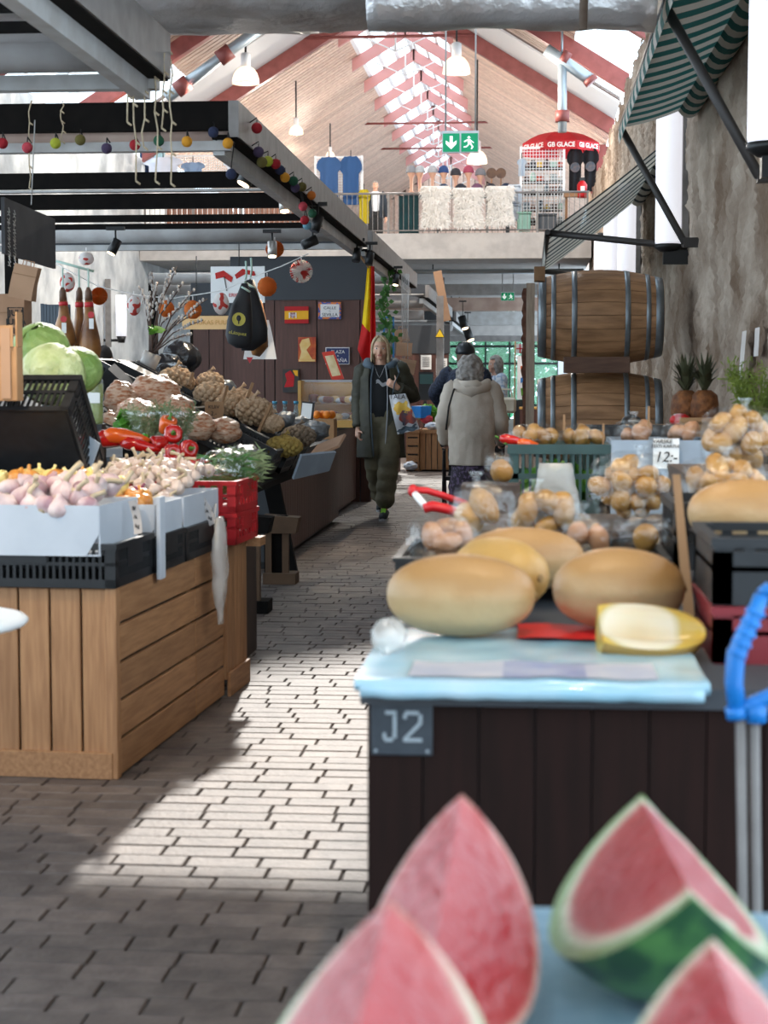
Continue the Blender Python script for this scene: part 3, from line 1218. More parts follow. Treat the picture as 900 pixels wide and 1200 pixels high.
p = at(22, 737, 4.4)
t = thing('side_table', 'small white side table with a rounded top near the garlic stand', 'table', (p.x - .3, 4.45, 0))
part('table_top', 'white', t, lambda m: m.lathe([(.26, -.012), (.29, -.004), (.3, .008), (.29, .018), (.27, .02)], 32, (p.x - .3, 4.45, p.z)))
part('leg', 'white', t, lambda m: m.tube([(p.x - .3, 4.45, .02), (p.x - .3, 4.45, p.z)], .025, 10))
part('foot', 'white', t, lambda m: m.lathe([(.18, 0), (.17, .015), (.03, .03)], 20, (p.x - .3, 4.45, 0)))
# ---------------------------------------------------------------- produce meshes
mt('garlic_purple', '#d4c1bc', '#a57f86', sc=22, rough=.5, rnd=.1, st=(1, 1, .35), sss=.05)
mt('garlic_white', '#d9c7ba', '#c0a79b', sc=24, rough=.55, rnd=.1, st=(1, 1, .4))
mt('garlic_stem', '#c4b294', '#a8957a', sc=20, rough=.7)
mt('onion_gold', '#d79a4e', '#b9752f', sc=10, rough=.35, rnd=.12, st=(1, 1, .25))
mt('onion_pale', '#e2cf8d', '#c9b264', sc=10, rough=.35, rnd=.1, st=(1, 1, .25))
mt('onion_red', '#6e2240', '#8b3857', sc=10, rough=.3)


def lobes(n, a, ph=0):
    return lambda t, z: 1 + a * abs(math.cos(n * t / 2 + ph)) - a


def garlic_mesh(mat, stem=.05, n=9, seed=0):
    mb = MB()
    prof = [(.002, 0), (.012, -.001), (.022, .004), (.0285, .013), (.029, .021), (.025, .031), (.016, .041), (.008, .049), (.0055, .056)]
    mb.lathe(prof, 27, fn=lambda t, z: 1 - .13 * (1 - abs(math.sin(n * t / 2))) ** 2)
    mb.m = 1
    if stem:
        b = random.Random(seed)
        mb.tube([(0, 0, .048), (.004, 0, .06), (.009 * b.uniform(.3, 2), .006, .06 + stem * .6), (.016 * b.uniform(.3, 2), .01, .06 + stem)], [.008, .0065, .006, .0075], 7)
    mb.m = 2
    mb.lathe([(.001, -.003), (.009, -.002), (.011, .002)], 10)
    return mb.mesh('garlic', [mat, 'garlic_stem', 'garlic_stem'])


GP = [garlic_mesh('garlic_purple', s, n, k) for k, (s, n) in enumerate(((.02, 8), (.0, 10), (.032, 9), (.0, 11)))]
GW = [garlic_mesh('garlic_white', s, n, k) for k, (s, n) in enumerate(((.02, 8), (.0, 10), (.01, 9)))]


def onion_mesh(mat):
    mb = MB()
    mb.lathe([(.001, 0), (.012, .001), (.026, .010), (.033, .024), (.034, .033), (.030, .046), (.020, .056), (.009, .062), (.005, .07), (.006, .08), (.001, .082)], 18, fn=lambda t, z: 1 + .02 * math.sin(3 * t))
    return mb.mesh('onion', mat)


OG, OP, OR = onion_mesh('onion_gold'), onion_mesh('onion_pale'), onion_mesh('onion_red')


def heap(meshes, name, label, cat, group, x0, x1, y0, y1, zf, sp, M, jit=.35, tilt=1.4, sc=(.9, 1.15), layers=1, off=.018, rng=11, limit=None):
    """lay single pieces on a heap surface zf(x, y) in the frame M; every piece an object of its own"""
    r = random.Random(rng)
    out = []
    for ly in range(layers):
        y = y0
        row = 0
        while y <= y1 + 1e-6:
            x = x0 + (sp / 2 if row % 2 else 0)
            while x <= x1 + 1e-6:
                X, Y = x + r.uniform(-jit, jit) * sp, y + r.uniform(-jit, jit) * sp
                z = zf(X, Y) - ly * sp * .7
                rt = Matrix.Rotation(r.uniform(0, 6.3), 4, 'Z') @ Matrix.Rotation(r.uniform(0, tilt), 4, 'X') @ Matrix.Rotation(r.uniform(0, 6.3), 4, 'Z')
                s = r.uniform(*sc)
                W = M @ Matrix.Translation((X, Y, z)) @ rt
                l, q, _ = W.decompose()
                c = q @ V((0, 0, off)) * s
                o = place(r.choice(meshes), name, l - c, tuple(q.to_euler()), s, label=label, cat=cat, group=group)
                out.append(o)
                x += sp
            y += sp * .87
            row += 1
    return out


heap(GP, 'garlic_bulb', 'purple striped garlic bulb in the white carton', 'garlic', 'purple garlic in the front carton', -.36, -.055, -.01, .35,
     lambda x, y: STZ + .255 + .10 * y + .05 * math.sin(PI * min(1, max(0, (y + .05) / .45))) - .03 * max(0, (x + .1) * 8), .07, SM, off=.024, sc=(1.25, 1.65))
heap([OG], 'onion', 'golden brown onion in the white carton between garlic', 'onion', 'golden onions in the carton', -.17, -.01, .47, .62,
     lambda x, y: STZ + .235 + .15 * (y - .45), .06, SM, rng=4, off=.033)
heap([OP], 'onion', 'pale yellow onion lying between the purple and white garlic', 'onion', 'pale onions in the carton', -.36, -.14, .53, .66,
     lambda x, y: STZ + .275 + .1 * (y - .45), .062, SM, rng=6, off=.033)
heap([OG, OG, OP], 'onion', 'onion heaped under the tipped cabbage crate', 'onion', 'onions behind the purple garlic', -.62, -.28, .66, .80,
     lambda x, y: STZ + .315, .064, SM, rng=8, off=.033)
place(OR, 'onion', sl(-.14, .70, STZ + .235), (.4, .5, 1), .95, label='single dark red onion among the pale onions', cat='onion')
heap(GW, 'garlic_bulb', 'small off-white garlic bulb heaped beside the red peppers', 'garlic', 'white garlic in the carton', -.36, -.01, .86, 1.38,
     lambda x, y: STZ + .245 + .17 * (y - .86) + .04 * math.sin(PI * (y - .86) / .55) - .25 * max(0, x + .12), .055, SM, rng=12, sc=(.85, 1.1), off=.024)

mt('dark_board', '#261511', '#1e110d', sc=6, rough=.85, spec=.2, st=(6, 6, .6), rnd=.06)
# ================================================================= near right: counter J2
JY, JX0, JZ = 3.0, -.285, .765
j = thing('stall_counter', 'dark brown boarded counter with plate J2 carrying melons and potatoes', 'counter', (.4, 5.5, 0))
for i in range(15):
    a = JX0 + i * .1
    part('board', 'dark_board', j, lambda m: m.box(a + .0015, a + .0985, JY, JY + .02, .02, JZ - .035))
for i in range(28):
    a = JY + .02 + i * .2
    part('board', 'dark_board', j, lambda m: m.box(JX0, JX0 + .02, a + .0015, a + .1985, .02, JZ - .035))
part('counter_top', 'charcoal', j, lambda m: m.box(JX0 - .01, 1.2, JY - .02, 8.65, JZ - .035, JZ))
part('carcass', 'charcoal', j, lambda m: m.box(JX0 + .022, 1.19, JY + .022, 8.6, 0, JZ - .036))
a, b = at(435, 815, JY), at(507, 885, JY)
mt('plate_dark', '#2b3138', '#353b42', sc=30, rough=.5)
pl = part('number_plate', 'plate_dark', j, lambda m: m.rbox(a.x, b.x, JY - .008, JY, b.z, a.z, .002))
mt('stencil', '#9aa3a8', rough=.5)
# stencil letters cut from bars: J and 2
cx, cz, u = (a.x + b.x) / 2, (a.z + b.z) / 2, (b.x - a.x) / 72


def bar(x0, x1, z0, z1):
    return lambda m: m.box(cx + x0 * u, cx + x1 * u, JY - .0105, JY - .0075, cz + z0 * u, cz + z1 * u)


for q in (((-19, -6, 14, 18),), ((-10, -6, -10, 13),), ((-20, -10, -18, -14),), ((-10.5, -6, -14, -9.5),), ((-22, -18, -15, -8),),
          ((4, 20, 14, 18),), ((20, 24, 3, 14),), ((2, 6, 9, 14),), ((2, 24, -18, -14),)):
    part('letter_stroke', 'stencil', pl, bar(*q[0]))
part('letter_stroke', 'stencil', pl, lambda m: m.prism([(cx + 2 * u, cz - 14 * u), (cx + 7 * u, cz - 14 * u), (cx + 24 * u, cz + 3 * u), (cx + 20 * u, cz + 5 * u)], JY - .0105, JY - .0075))
for sx in (.08, .92):
    for sz in (.08, .92):
        part('bolt', 'stencil', pl, lambda m: m.tube([(a.x + (b.x - a.x) * sx, JY - .011, b.z + (a.z - b.z) * sz), (a.x + (b.x - a.x) * sx, JY - .007, b.z + (a.z - b.z) * sz)], .003, 8))

# plastic sheet over the front edge
mt('sheet_blue', '#8fbfd2', '#b3cbd6', sc=5, rough=.25, coat=.4)
mt('sheet_print', '#c9cfe2', '#a9bfd8', sc=9, rough=.25, coat=.4)
ps = thing('plastic_sheet', 'pale blue printed plastic sheet over the melon counter edge', 'sheet', (.02, 3.2, JZ))
xa, xb = at(415, 790, 2.95).x, at(833, 790, 2.95).x


def sheet(u, v):
    x = xa + (xb - xa) * u
    e = 0
    if v < .25:
        t = v / .25 * PI * .9
        y, z = JY - .03 - .008 + .014 * math.cos(t) * 0 - .012 * math.sin(t), JZ - .012 + .022 * (v / .25)
    else:
        y, z = JY - .03 + (v - .25) / .75 * .62, JZ + .01
    z += .004 * nz((x * 14, y * 10, 1)) + .004
    x -= (.5 - u) * .05 * (1 if v < .4 else max(0, 1 - (v - .4) * 3)) * 0
    return (x, y + .004 * nz((x * 9, 0, 3)), z)


mb = MB()
mb.grid(50, 26, sheet)
o = mb.build('film', 'sheet_blue', ps)
mb = MB()
mb.tube([(xa + .01 + (xb - xa - .02) * k / 24, JY - .042 - .004 * nz((k, 1, 1)), JZ - .006 + .004 * nz((k, 0, 0), .6)) for k in range(25)], .014, 10)
mb.build('rolled_hem', 'sheet_blue', ps)
for k, (ua, ub, c) in enumerate(((.15, .42, 'print_white'), (.42, .66, 'print_violet'), (.66, .86, 'print_white'))):
    if c not in MATS:
        mt(c, {'print_white': '#c6c4cb', 'print_violet': '#7684ac'}[c], '#a9aec0', sc=9, rough=.3)
    mb = MB()
    mb.grid(12, 6, lambda uu, vv: (lambda q: (q[0], q[1], q[2] + .0025))(sheet(ua + (ub - ua) * uu, .27 + .2 * vv)))
    mb.build('print_patch', c, ps)
one('red_mat', 'red', 'red paper liner under the melons', 'liner', lambda m: m.grid(8, 6, lambda u, v: (-.02 + .26 * u, 3.42 + .2 * v, JZ + .022 + .002 * math.sin(9 * u))))
# clear folded bag at the sheet's left end
mb = MB()
mb.ell((-.27, 3.3, JZ + .04), (.035, .09, .035), 14, 8, fn=lambda p: 1 + .3 * nz(p, 3))
mb.build('folded_bag', 'bag_cloudy', label='crumpled clear plastic bag at the corner of the melon counter', cat='bag')

# ---------------------------------------------------------------- melons
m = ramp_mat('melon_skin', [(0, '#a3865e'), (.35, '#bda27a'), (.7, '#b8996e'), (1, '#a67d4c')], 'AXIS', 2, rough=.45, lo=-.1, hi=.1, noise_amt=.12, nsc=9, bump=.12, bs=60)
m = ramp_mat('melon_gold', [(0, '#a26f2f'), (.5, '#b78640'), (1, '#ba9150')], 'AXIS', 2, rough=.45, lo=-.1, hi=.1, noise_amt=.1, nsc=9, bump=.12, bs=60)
ramp_mat('melon_flesh', [(0, '#c7ad7c'), (.45, '#dccbaa'), (.82, '#ded3bb'), (.93, '#c9bb8e'), (1, '#c9a94e')], 'RADIAL', rough=.3, lo=.0, hi=.088, sss=.15)
mt('melon_navel', '#8a6a3c', rough=.8)


def melon(label, px, py, zc, L, R, rz, mat='melon_skin', ry=0):
    c = gd(px, py, zc)
    t = thing('melon', label, 'melon', (c.x, c.y, zc), (0, ry, rz), 'long yellow melons on the counter')
    mb = MB()
    n = 40
    prof = []
    for i in range(25):
        a = PI * i / 24
        xx = -math.cos(a)
        prof.append((math.sin(a) ** .85 * R, xx * L / 2))
    vs, fs = [], []
    for r, xx in prof:
        for k in range(n):
            t2 = 2 * PI * k / n
            q = r * (1 + .012 * math.cos(10 * t2)) * (1 + .03 * nz((xx * 8, math.cos(t2), math.sin(t2))))
            vs.append((xx, q * math.cos(t2), q * math.sin(t2) * .96))
    for i in range(24):
        for k in range(n):
            fs.append((i * n + k, i * n + (k + 1) % n, (i + 1) * n + (k + 1) % n, (i + 1) * n + k))
    mb.add(vs, fs, True)
    mb.build('rind', mat, t, True)
    mb = MB()
    mb.tube([(L / 2 - .004, 0, 0), (L / 2 + .004, 0, .002)], .008, 8)
    mb.build('navel', 'melon_navel', t, True)
    return t


melon('long pale yellow melon lying at the left front of the blue sheet', 540, 697, JZ + .100, .305, .088, -.05)
melon('deep golden melon half hidden behind the pale front melon', 585, 672, JZ + .105, .26, .085, -.8, 'melon_gold')
melon('long pale yellow melon lying behind the golden one', 612, 655, JZ + .115, .30, .08, .25)
melon('plump ribbed tan melon beside the cut melon wedge', 725, 690, JZ + .105, .275, .09, .1)
# cut melon half: rind below, flesh face towards the camera
c = gd(752, 738, JZ + .055)
t = thing('melon_wedge', 'cut melon wedge with creamy flesh lying on the blue sheet', 'melon', (c.x, c.y, JZ + .062), (rad(28), rad(4), rad(6)))
L2, R2 = .125, .075
mb = MB()
rings = []
for i in range(19):
    a = PI * i / 18
    xx = -L2 * math.cos(a) if i < 18 else L2
    r = R2 * max(.02, math.sin(a)) ** .8
    if i < 5:
        xx, r = -L2 * .72, R2 * (.90 + .02 * i)
        continue
    rings.append([(xx, r * math.cos(PI + PI * k / 16), r * math.sin(PI + PI * k / 16)) for k in range(17)])
mb.loft(rings, closed=False, cap=False)
mb.build('rind', 'melon_gold', t, True)
mb = MB()                                                      # open cut face with a seed hollow, and the sliced end


def face(u, v):
    i = u * (len(rings) - 1)
    k = min(int(i), len(rings) - 2)
    f = i - k
    a0 = V(rings[k][0]).lerp(V(rings[k + 1][0]), f)
    a1 = V(rings[k][-1]).lerp(V(rings[k + 1][-1]), f)
    p = a0.lerp(a1, v)
    h = max(0, 1 - ((v - .5) / .3) ** 2) * max(0, 1 - ((u - .42) / .55) ** 2)
    return (p.x, p.y, p.z - .03 * h)


mb.grid(24, 17, face)
e = rings[0]
mb.add([(e[0][0], 0, -.005)] + list(e), [(0, i + 1, i + 2) for i in range(16)])
mb.build('flesh', 'melon_flesh', t, True)
mt('stick', '#a07a55', '#8d6a49', sc=7, rough=.7, st=(1, 1, .2))
# ================================================================= watermelon table in the foreground
mt('cloth_blue', '#93afbd', '#809fb0', sc=40, rough=.7, st=(1, 1, 1))
WT = .70
t = thing('display_table', 'small table under a pale blue cloth carrying watermelon quarters', 'table', (.2, 1.3, 0))
part('tablecloth', 'cloth_blue', t, lambda m: m.rbox(-.165, .62, .75, 1.93, WT - .02, WT, .006))
for x in (-.13, .55):
    for y in (.82, 1.86):
        part('leg', 'black_metal', t, lambda m: m.box(x - .02, x + .02, y - .02, y + .02, 0, WT - .02))
ramp_mat('wm_flesh', [(0, '#ab2a2e'), (.55, '#a42127'), (.84, '#b04240'), (.9, '#cfae9a'), (.95, '#c4c8a6'), (1, '#8a9f6c')], 'RADIAL', rough=.3, lo=0, hi=.142, bump=.35, bs=45, noise_amt=.006, nsc=60, spec=.35, sss=.05, scl=(1, .14 / .18, 1))
m = mt('wm_rind', '#24492c', '#4c7a3e', sc=9, rough=.3, st=(3, .6, 3), lo=.42, hi=.58)


def watermelon(label, px, py, rz, L=.29, R=.14, dih=86, roll=0, tilt=0):
    """lengthwise quarter lying on its rind; ridge line up, its far tip seen at px, py"""
    hc_ = math.hypot(L / 2 * math.sin(tilt), R * math.cos(tilt))   # a tipped quarter rocks on its rind
    tip = gd(px, py, WT + hc_ + L / 2 * math.sin(tilt))
    d = V((-math.sin(rz), math.cos(rz), 0))
    c = tip - d * L / 2 * math.cos(tilt)
    t = thing('watermelon_quarter', label, 'watermelon', (c.x, c.y, WT + hc_), (tilt, roll, rz), 'watermelon quarters on the foreground table')
    h = rad(dih / 2)
    na, nr = 28, 12

    def outer(i, k):
        a = -PI / 2 + PI * i / na
        r = R * max(0, math.cos(a)) ** .9
        b = -PI / 2 - h + 2 * h * k / nr
        return (r * math.cos(b), math.sin(a) * L / 2, r * math.sin(b))
    mb = MB()
    mb.loft([[outer(i, k) for k in range(nr + 1)] for i in range(na + 1)], cap=False, closed=False)
    mb.build('rind', 'wm_rind', t, True)
    for k in (0, nr):
        mb = MB()

        def fc(u, v, k=k):
            p = outer(round(u * na), k)
            q = v
            e = .003 * nz((p[1] * 30, v * 8, k)) * min(1, 4 * v * (1 - v))
            return (p[0] * q + e, p[1], p[2] * q + e)
        mb.grid(na + 1, 10, fc)
        mb.build('flesh', 'wm_flesh', t, True)
    return t


watermelon('watermelon quarter with its ridge behind the nearest wedge, facing the J2 plate', 540, 932, rad(-4), .31, .124, 88, 0, rad(22))
watermelon('watermelon quarter nearest the aisle side corner of the cloth', 456, 1056, rad(-4), .31, .145, 92, 0, rad(18))
watermelon('watermelon quarter showing green rind under a glossy left face', 750, 932, rad(3.5), .37, .15, 94, rad(1))
watermelon('watermelon quarter in front of the one with the green rind', 834, 1100, rad(3), .33, .14, 90, 0, rad(10))

# ---------------------------------------------------------------- blue handled hand truck at the end of the counter
mt('blue_plastic', '#1b7fd0', '#1670bd', sc=9, rough=.4)
t = thing('hand_truck', 'folding hand truck with a bright blue handle at the counter end', 'hand truck', (.40, 2.7, 0))
Y = 2.7
mb = MB()
pts = [at(893, 697, Y), at(884, 720, Y), at(872, 745, Y), at(862, 770, Y), at(860, 800, Y), at(864, 832, Y)]
mb.tube(pts, [.012, .013, .0145, .015, .0145, .014], 10)
g = mb.build('handle_grip', 'blue_plastic', t)
for k in range(5):
    p, q = at(886 - k * 5.4, 716 + k * 12, Y), at(884.5 - k * 5.4, 720 + k * 12, Y)
    part('grip_rib', 'blue_plastic', g, lambda m: m.tube([p, q], .0165, 10))
part('handle_loop', 'blue_plastic', t, lambda m: m.tube([at(893, 697, Y), at(899, 690, Y), at(912, 694, Y), at(925, 715, Y), at(938, 760, Y), at(942, 832, Y)], .011, 10))
part('cross_arm', 'blue_plastic', t, lambda m: m.tube([at(868, 834, Y), at(885, 824, Y), at(905, 815, Y), at(942, 815, Y)], .013, 10))
part('socket', 'blue_plastic', t, lambda m: m.tube([at(886, 824, Y), at(886, 846, Y)], .017, 10))
part('socket', 'blue_plastic', t, lambda m: m.tube([at(862, 828, Y), at(864, 842, Y)], .017, 10))
for px in (868, 884):
    p = at(px, 836, Y)
    part('tube', 'beam_grey', t, lambda m: m.tube([p, (p.x + .02, Y, .08)], .008, 8))
part('toe_plate', 'black_metal', t, lambda m: m.box(.32, .6, 2.42, 2.72, .015, .03))
for x in (.335, .585):
    part('wheel', 'black_metal', t, lambda m: m.tube([(x - .015, 2.76, .07), (x + .015, 2.76, .07)], .07, 16))

# ================================================================= potatoes on the right hand stall
mt('potato', '#b0823f', '#966a30', sc=14, rough=.5, rnd=.14, bump=.15, bs=60)
mt('potato_pink', '#b58663', '#a3724f', sc=14, rough=.5, rnd=.14, bump=.15, bs=60)


def potato_mesh(sd, mat):
    mb = MB()
    r = random.Random(sd)
    a, b, c = r.uniform(.034, .044), r.uniform(.028, .033), r.uniform(.025, .031)
    mb.ell((0, 0, 0), (a, b, c), 16, 10, fn=lambda p: 1 + .14 * noise.noise(p * 1.3 + V((sd, 0, 0))))
    return mb.mesh('potato', mat)


PT = [potato_mesh(k, 'potato') for k in range(5)]
PK = [potato_mesh(k + 9, 'potato_pink') for k in range(4)]
film('potato_bag', .085, bs=26, rough=.2, bump=.8, metal=1)


def bag(label, cx, cy, w, h, Y, n, meshes=PT, s=1.0, dz=.75, seed=1, knot=True, plabel=None):
    """clear plastic bag seen at cx, cy with pixel size w x h; each potato inside is a thing of its own"""
    r = random.Random(seed)
    C = at(cx, cy, Y)
    a, c = w * Y / F / 2, h * Y / F / 2
    b = a * dz
    t = thing('potato_bag', label, 'bag', (C.x, C.y, C.z - c), group='clear bags of potatoes')
    mb = MB()
    mb.ell((C.x, C.y, C.z), (a * 1.03, b * 1.03, c * 1.04), 30, 18, fn=lambda p: (abs(p.x) ** 3 + abs(p.y) ** 3 + abs(p.z) ** 3) ** (-1 / 3) * .97 + .13 * noise.noise(p * 2.1 + V((seed, 0, 0))) + .05 * noise.noise(p * 6 + V((seed, 0, 0))))
    mb.build('film', 'potato_bag', t)
    if knot:
        k = MB()
        kx = C.x + a * r.uniform(-.4, .4)
        k.lathe([(.025, 0), (.012, .012), (.007, .018), (.012, .03), (.02, .042)], 18, (kx, C.y - b * .3, C.z + c * .82), fn=lambda tt, z: 1 + .3 * math.sin(5 * tt + seed))
        k.build('knot', 'potato_bag', t)
    pts = []
    tries = 0
    while len(pts) < n and tries < 4000:
        tries += 1
        p = V((r.uniform(-1, 1), r.uniform(-1, .7), r.uniform(-1, 1)))
        if p.length > 1:
            continue
        q = V((p.x * max(.01, a - .028 * s), p.y * max(.01, b - .028 * s), p.z * max(.01, c - .026 * s)))
        if all((q - o).length > .046 * s for o in pts):
            pts.append(q)
    lb = plabel or 'potato inside the ' + label
    for q in pts:
        place(r.choice(meshes), 'potato', C + q, (r.uniform(0, 6), r.uniform(0, 6), r.uniform(0, 6)), s * r.uniform(.9, 1.08), label=lb, cat='potato', group='potatoes in the ' + label)
    return t


bag('clear bag of pinkish potatoes at the aisle corner', 520, 632, 92, 54, 4.35, 12, PK, seed=2)
bag('clear bag of three big potatoes on the aisle side', 566, 597, 76, 66, 4.65, 9, PT, 1.25, seed=3)
bag('clear bag of potatoes in front of the dark green crate', 638, 604, 88, 64, 4.8, 12, PT, 1.05, seed=4)
bag('flat clear bag of potatoes squeezed behind the melons', 598, 640, 62, 32, 4.4, 4, PT, seed=5, knot=False)
bag('tall clear bag of potatoes leaning on the wooden stick', 738, 572, 96, 82, 5.0, 20, PT, .95, seed=6)
bag('small clear bag of potatoes behind the ribbed melon', 755, 622, 72, 44, 4.5, 4, PT, 1.2, seed=7)
bag('clear bag of potatoes between the melons and small bag', 688, 625, 62, 42, 4.5, 6, PK, seed=8)
bag('clear bag of potatoes over the blue rimmed crate', 850, 566, 104, 62, 4.7, 16, PT, .95, seed=9)
bag('big clear bag of potatoes piled highest by the pineapples', 868, 514, 92, 76, 5.3, 16, PT, 1.15, seed=10)
bag('clear bag of potatoes on the aisle end of the green crate', 628, 510, 62, 26, 6.65, 9, PT, 1.0, seed=11, knot=False)
bag('clear bag of potatoes on the wall end of the green crate', 686, 511, 58, 26, 6.7, 9, PT, 1.0, seed=12, knot=False)
bag('clear bag of pinkish potatoes in the white carton by the paper sign', 748, 507, 56, 30, 6.75, 7, PK, 1.1, seed=13)
bag('clear bag of pinkish potatoes in the white carton next to the wall', 802, 508, 54, 26, 6.8, 7, PK, 1.0, seed=14)


def crate_px(label, x0, x1, y0, y1, Y, d, mat, **k):
    a, b = at(x0, y1, Y), at(x1, y0, Y)
    return crate(label, ((a.x + b.x) / 2, Y + d / 2, a.z), (0, 0, 0), b.x - a.x, d, b.z - a.z, mat, **k)


crate_px('low black crate of potato bags behind the melons', 463, 620, 655, 690, 4.15, .55, 'crate_black')
crate_px('low black crate of potato bags on the wall side behind the melons', 628, 785, 655, 690, 4.15, .55, 'crate_black')
crate_px('black crate under the bagged potatoes on the wall side', 790, 960, 590, 668, 4.3, .4, 'crate_black', tray=.4)
crate_px('dark green slotted crate of greens under bagged potatoes', 596, 714, 521, 602, 6.45, .42, 'crate_green', step=.025)
mt('step_wood', '#4a3a31', '#3c2f28', sc=6, rough=.7)
z1 = at(655, 602, 6.45).z
one('display_step', 'step_wood', 'dark wooden step box lifting the back row of potatoes', 'step', lambda m: m.box(-.25, 1.12, 6.3, 8.55, JZ, z1))
z2 = at(850, 554, 5.05).z
one('display_step', 'step_wood', 'dark wooden step box under the highest potato bag', 'step', lambda m: m.box(.45, 1.0, 4.98, 5.6, JZ, z2))
one('display_step', 'step_wood', 'dark wooden step box under the bags beside the stick', 'step', lambda m: m.box(-.3, .42, 4.74, 5.35, JZ, at(738, 613, 5.0).z))
a, b = at(716, 585, 6.45), at(832, 516, 6.45)
carton('pale grey-white carton of potatoes with a price sign', ((a.x + b.x) / 2, 6.65, z1), (0, 0, 0), b.x - a.x, .4, b.z - z1, 'box_grey', notch=False)
# price sign on the carton
a, b = at(765, 549, 6.43), at(796, 514, 6.43)
t = one('price_sign', 'paper_white', 'white handwritten price sign on the potato carton', 'sign', lambda m: m.box(a.x, b.x, 6.425, 6.43, a.z, b.z))
c = at(780, 536, 6.42)
text('12:-', .055, 'ink', c, parent=t, name='handwriting', shear=.25)
text('KG', .022, 'ink', at(786, 546, 6.42), parent=t, name='handwriting', shear=.2)
text('VARSKE', .021, 'ink', at(776, 517.5, 6.42), parent=t, name='handwriting', shear=.2)
text('EESTI KARTUL', .017, 'ink', at(780, 523, 6.42), parent=t, name='handwriting', shear=.2)
# greens inside the green crate
one('display_step', 'step_wood', 'small dark wooden block by the green crate', 'step', lambda m: m.box(-.24, -.03, 6.1, 6.29, JZ, at(585, 567, 6.2).z))
mt('leaf_green', '#4d8a2d', '#6fae3f', sc=12, rough=.5, rnd=.15, trl=.3)
mt('leaf_dark', '#35622c', '#4b7d38', sc=12, rough=.5, rnd=.15, trl=.3)
mt('leaf_pale', '#9dbb5c', '#b7cf7a', sc=12, rough=.5, rnd=.12, trl=.3)


def leafy(name, label, cat, c, r, n, mat, seed=1, size=.05, up=.3, parent=None):
    """head of loose leaves, each leaf a small bent blade; joined because they cannot be told apart"""
    q = random.Random(seed)
    mb = MB()
    for i in range(n):
        d = V((q.gauss(0, 1), q.gauss(0, 1), q.gauss(0, 1) + up)).normalized()
        p = V(c) + V((d.x * r[0], d.y * r[1], d.z * r[2])) * q.uniform(.5, 1)
        s = size * q.uniform(.6, 1.2)
        e = d.cross(V((q.gauss(0, 1), q.gauss(0, 1), q.gauss(0, 1)))).normalized()
        f = e.cross(d).normalized() * .5 + d * .35
        mb.add([p - e * s * .5 - f * s * .5, p + f * s * .1 - e * s * .1 - f * s * .6, p + e * s * .5 - f * s * .4, p + e * s * .45 + f * s * .6, p + d * s * .2 + f * s, p - e * s * .45 + f * s * .6], [(0, 1, 4, 5), (1, 2, 3, 4)], True)
    return mb.build(name, mat, parent, label=label, cat=cat, kind='stuff' if parent else None) if parent else mb.build(name, mat, label=label, cat=cat)


c = at(655, 568, 6.65)
leafy('lettuce', 'bright green leaves seen through the green slotted crate', 'lettuce', (c.x, 6.62, c.z), (.16, .13, .08), 120, 'leaf_green', 3, .06)
mb = MB()
c = at(651, 562, 6.35)
mb.loft([[(c.x + math.cos(2 * PI * k / 16) * .095 * (1 - .35 * v) * (1 + .15 * nz((k, v * 4, 0))), 6.37 + math.sin(2 * PI * k / 16) * .045 * (1 - .2 * v), z1 + (c.z + .06 - z1) * v + .012 * nz((k, v * 3, 2)) * v) for k in range(16)] for v in [i / 7 for i in range(8)]])
mb.build('carrier_bag', 'bag_cloudy', label='white translucent carrier bag hung before the green crate', cat='bag')
# chilli peppers and little things on the back row
mt('pepper_red', '#c01a14', '#a5120f', sc=5, rough=.2, rnd=.1, coat=.5)
mt('pepper_orange', '#e0601a', '#cf4a12', sc=5, rough=.25, rnd=.1, coat=.5)
mt('pepper_green', '#2f8a22', '#3f9c2c', sc=5, rough=.25, coat=.5)
mt('stem_green', '#4a7a2a', rough=.6)


def chilli_mesh(mat):
    mb = MB()
    mb.tube([(0, 0, 0), (.02, 0, .004), (.05, .004, .004), (.085, .012, 0), (.11, .02, -.004)], [.012, .019, .018, .012, .003], 10)
    mb.m = 1
    mb.tube([(-.02, 0, .006), (0, 0, .001)], .004, 6)
    return mb.mesh('pepper', [mat, 'stem_green'])


CHR, CHO = chilli_mesh('pepper_red'), chilli_mesh('pepper_orange')
for i, (px, py, me, lb) in enumerate(((598, 514, CHR, 'red pointed pepper at the aisle end of the green crate'), (618, 519, CHO, 'orange pointed pepper lying by the bagged potatoes'), (608, 522, CHO, 'small orange pointed pepper beneath the red one'))):
    place(me, 'pointed_pepper', at(px, py, 6.5) + V((-.04, 0, 0)), (.3, .2, .3 * i), 1.0, label=lb, cat='pepper')
bag('clear bag of yellow potatoes between the handle and the green crate', 585, 548, 34, 36, 6.2, 3, PT, 1.2, seed=15, knot=False)
# pineapples
mt('pine_skin', '#8a5326', '#5b3418', sc=30, rough=.7, bump=.6, bs=40)
mt('crown', '#4b4a30', '#35381f', sc=9, rough=.7)


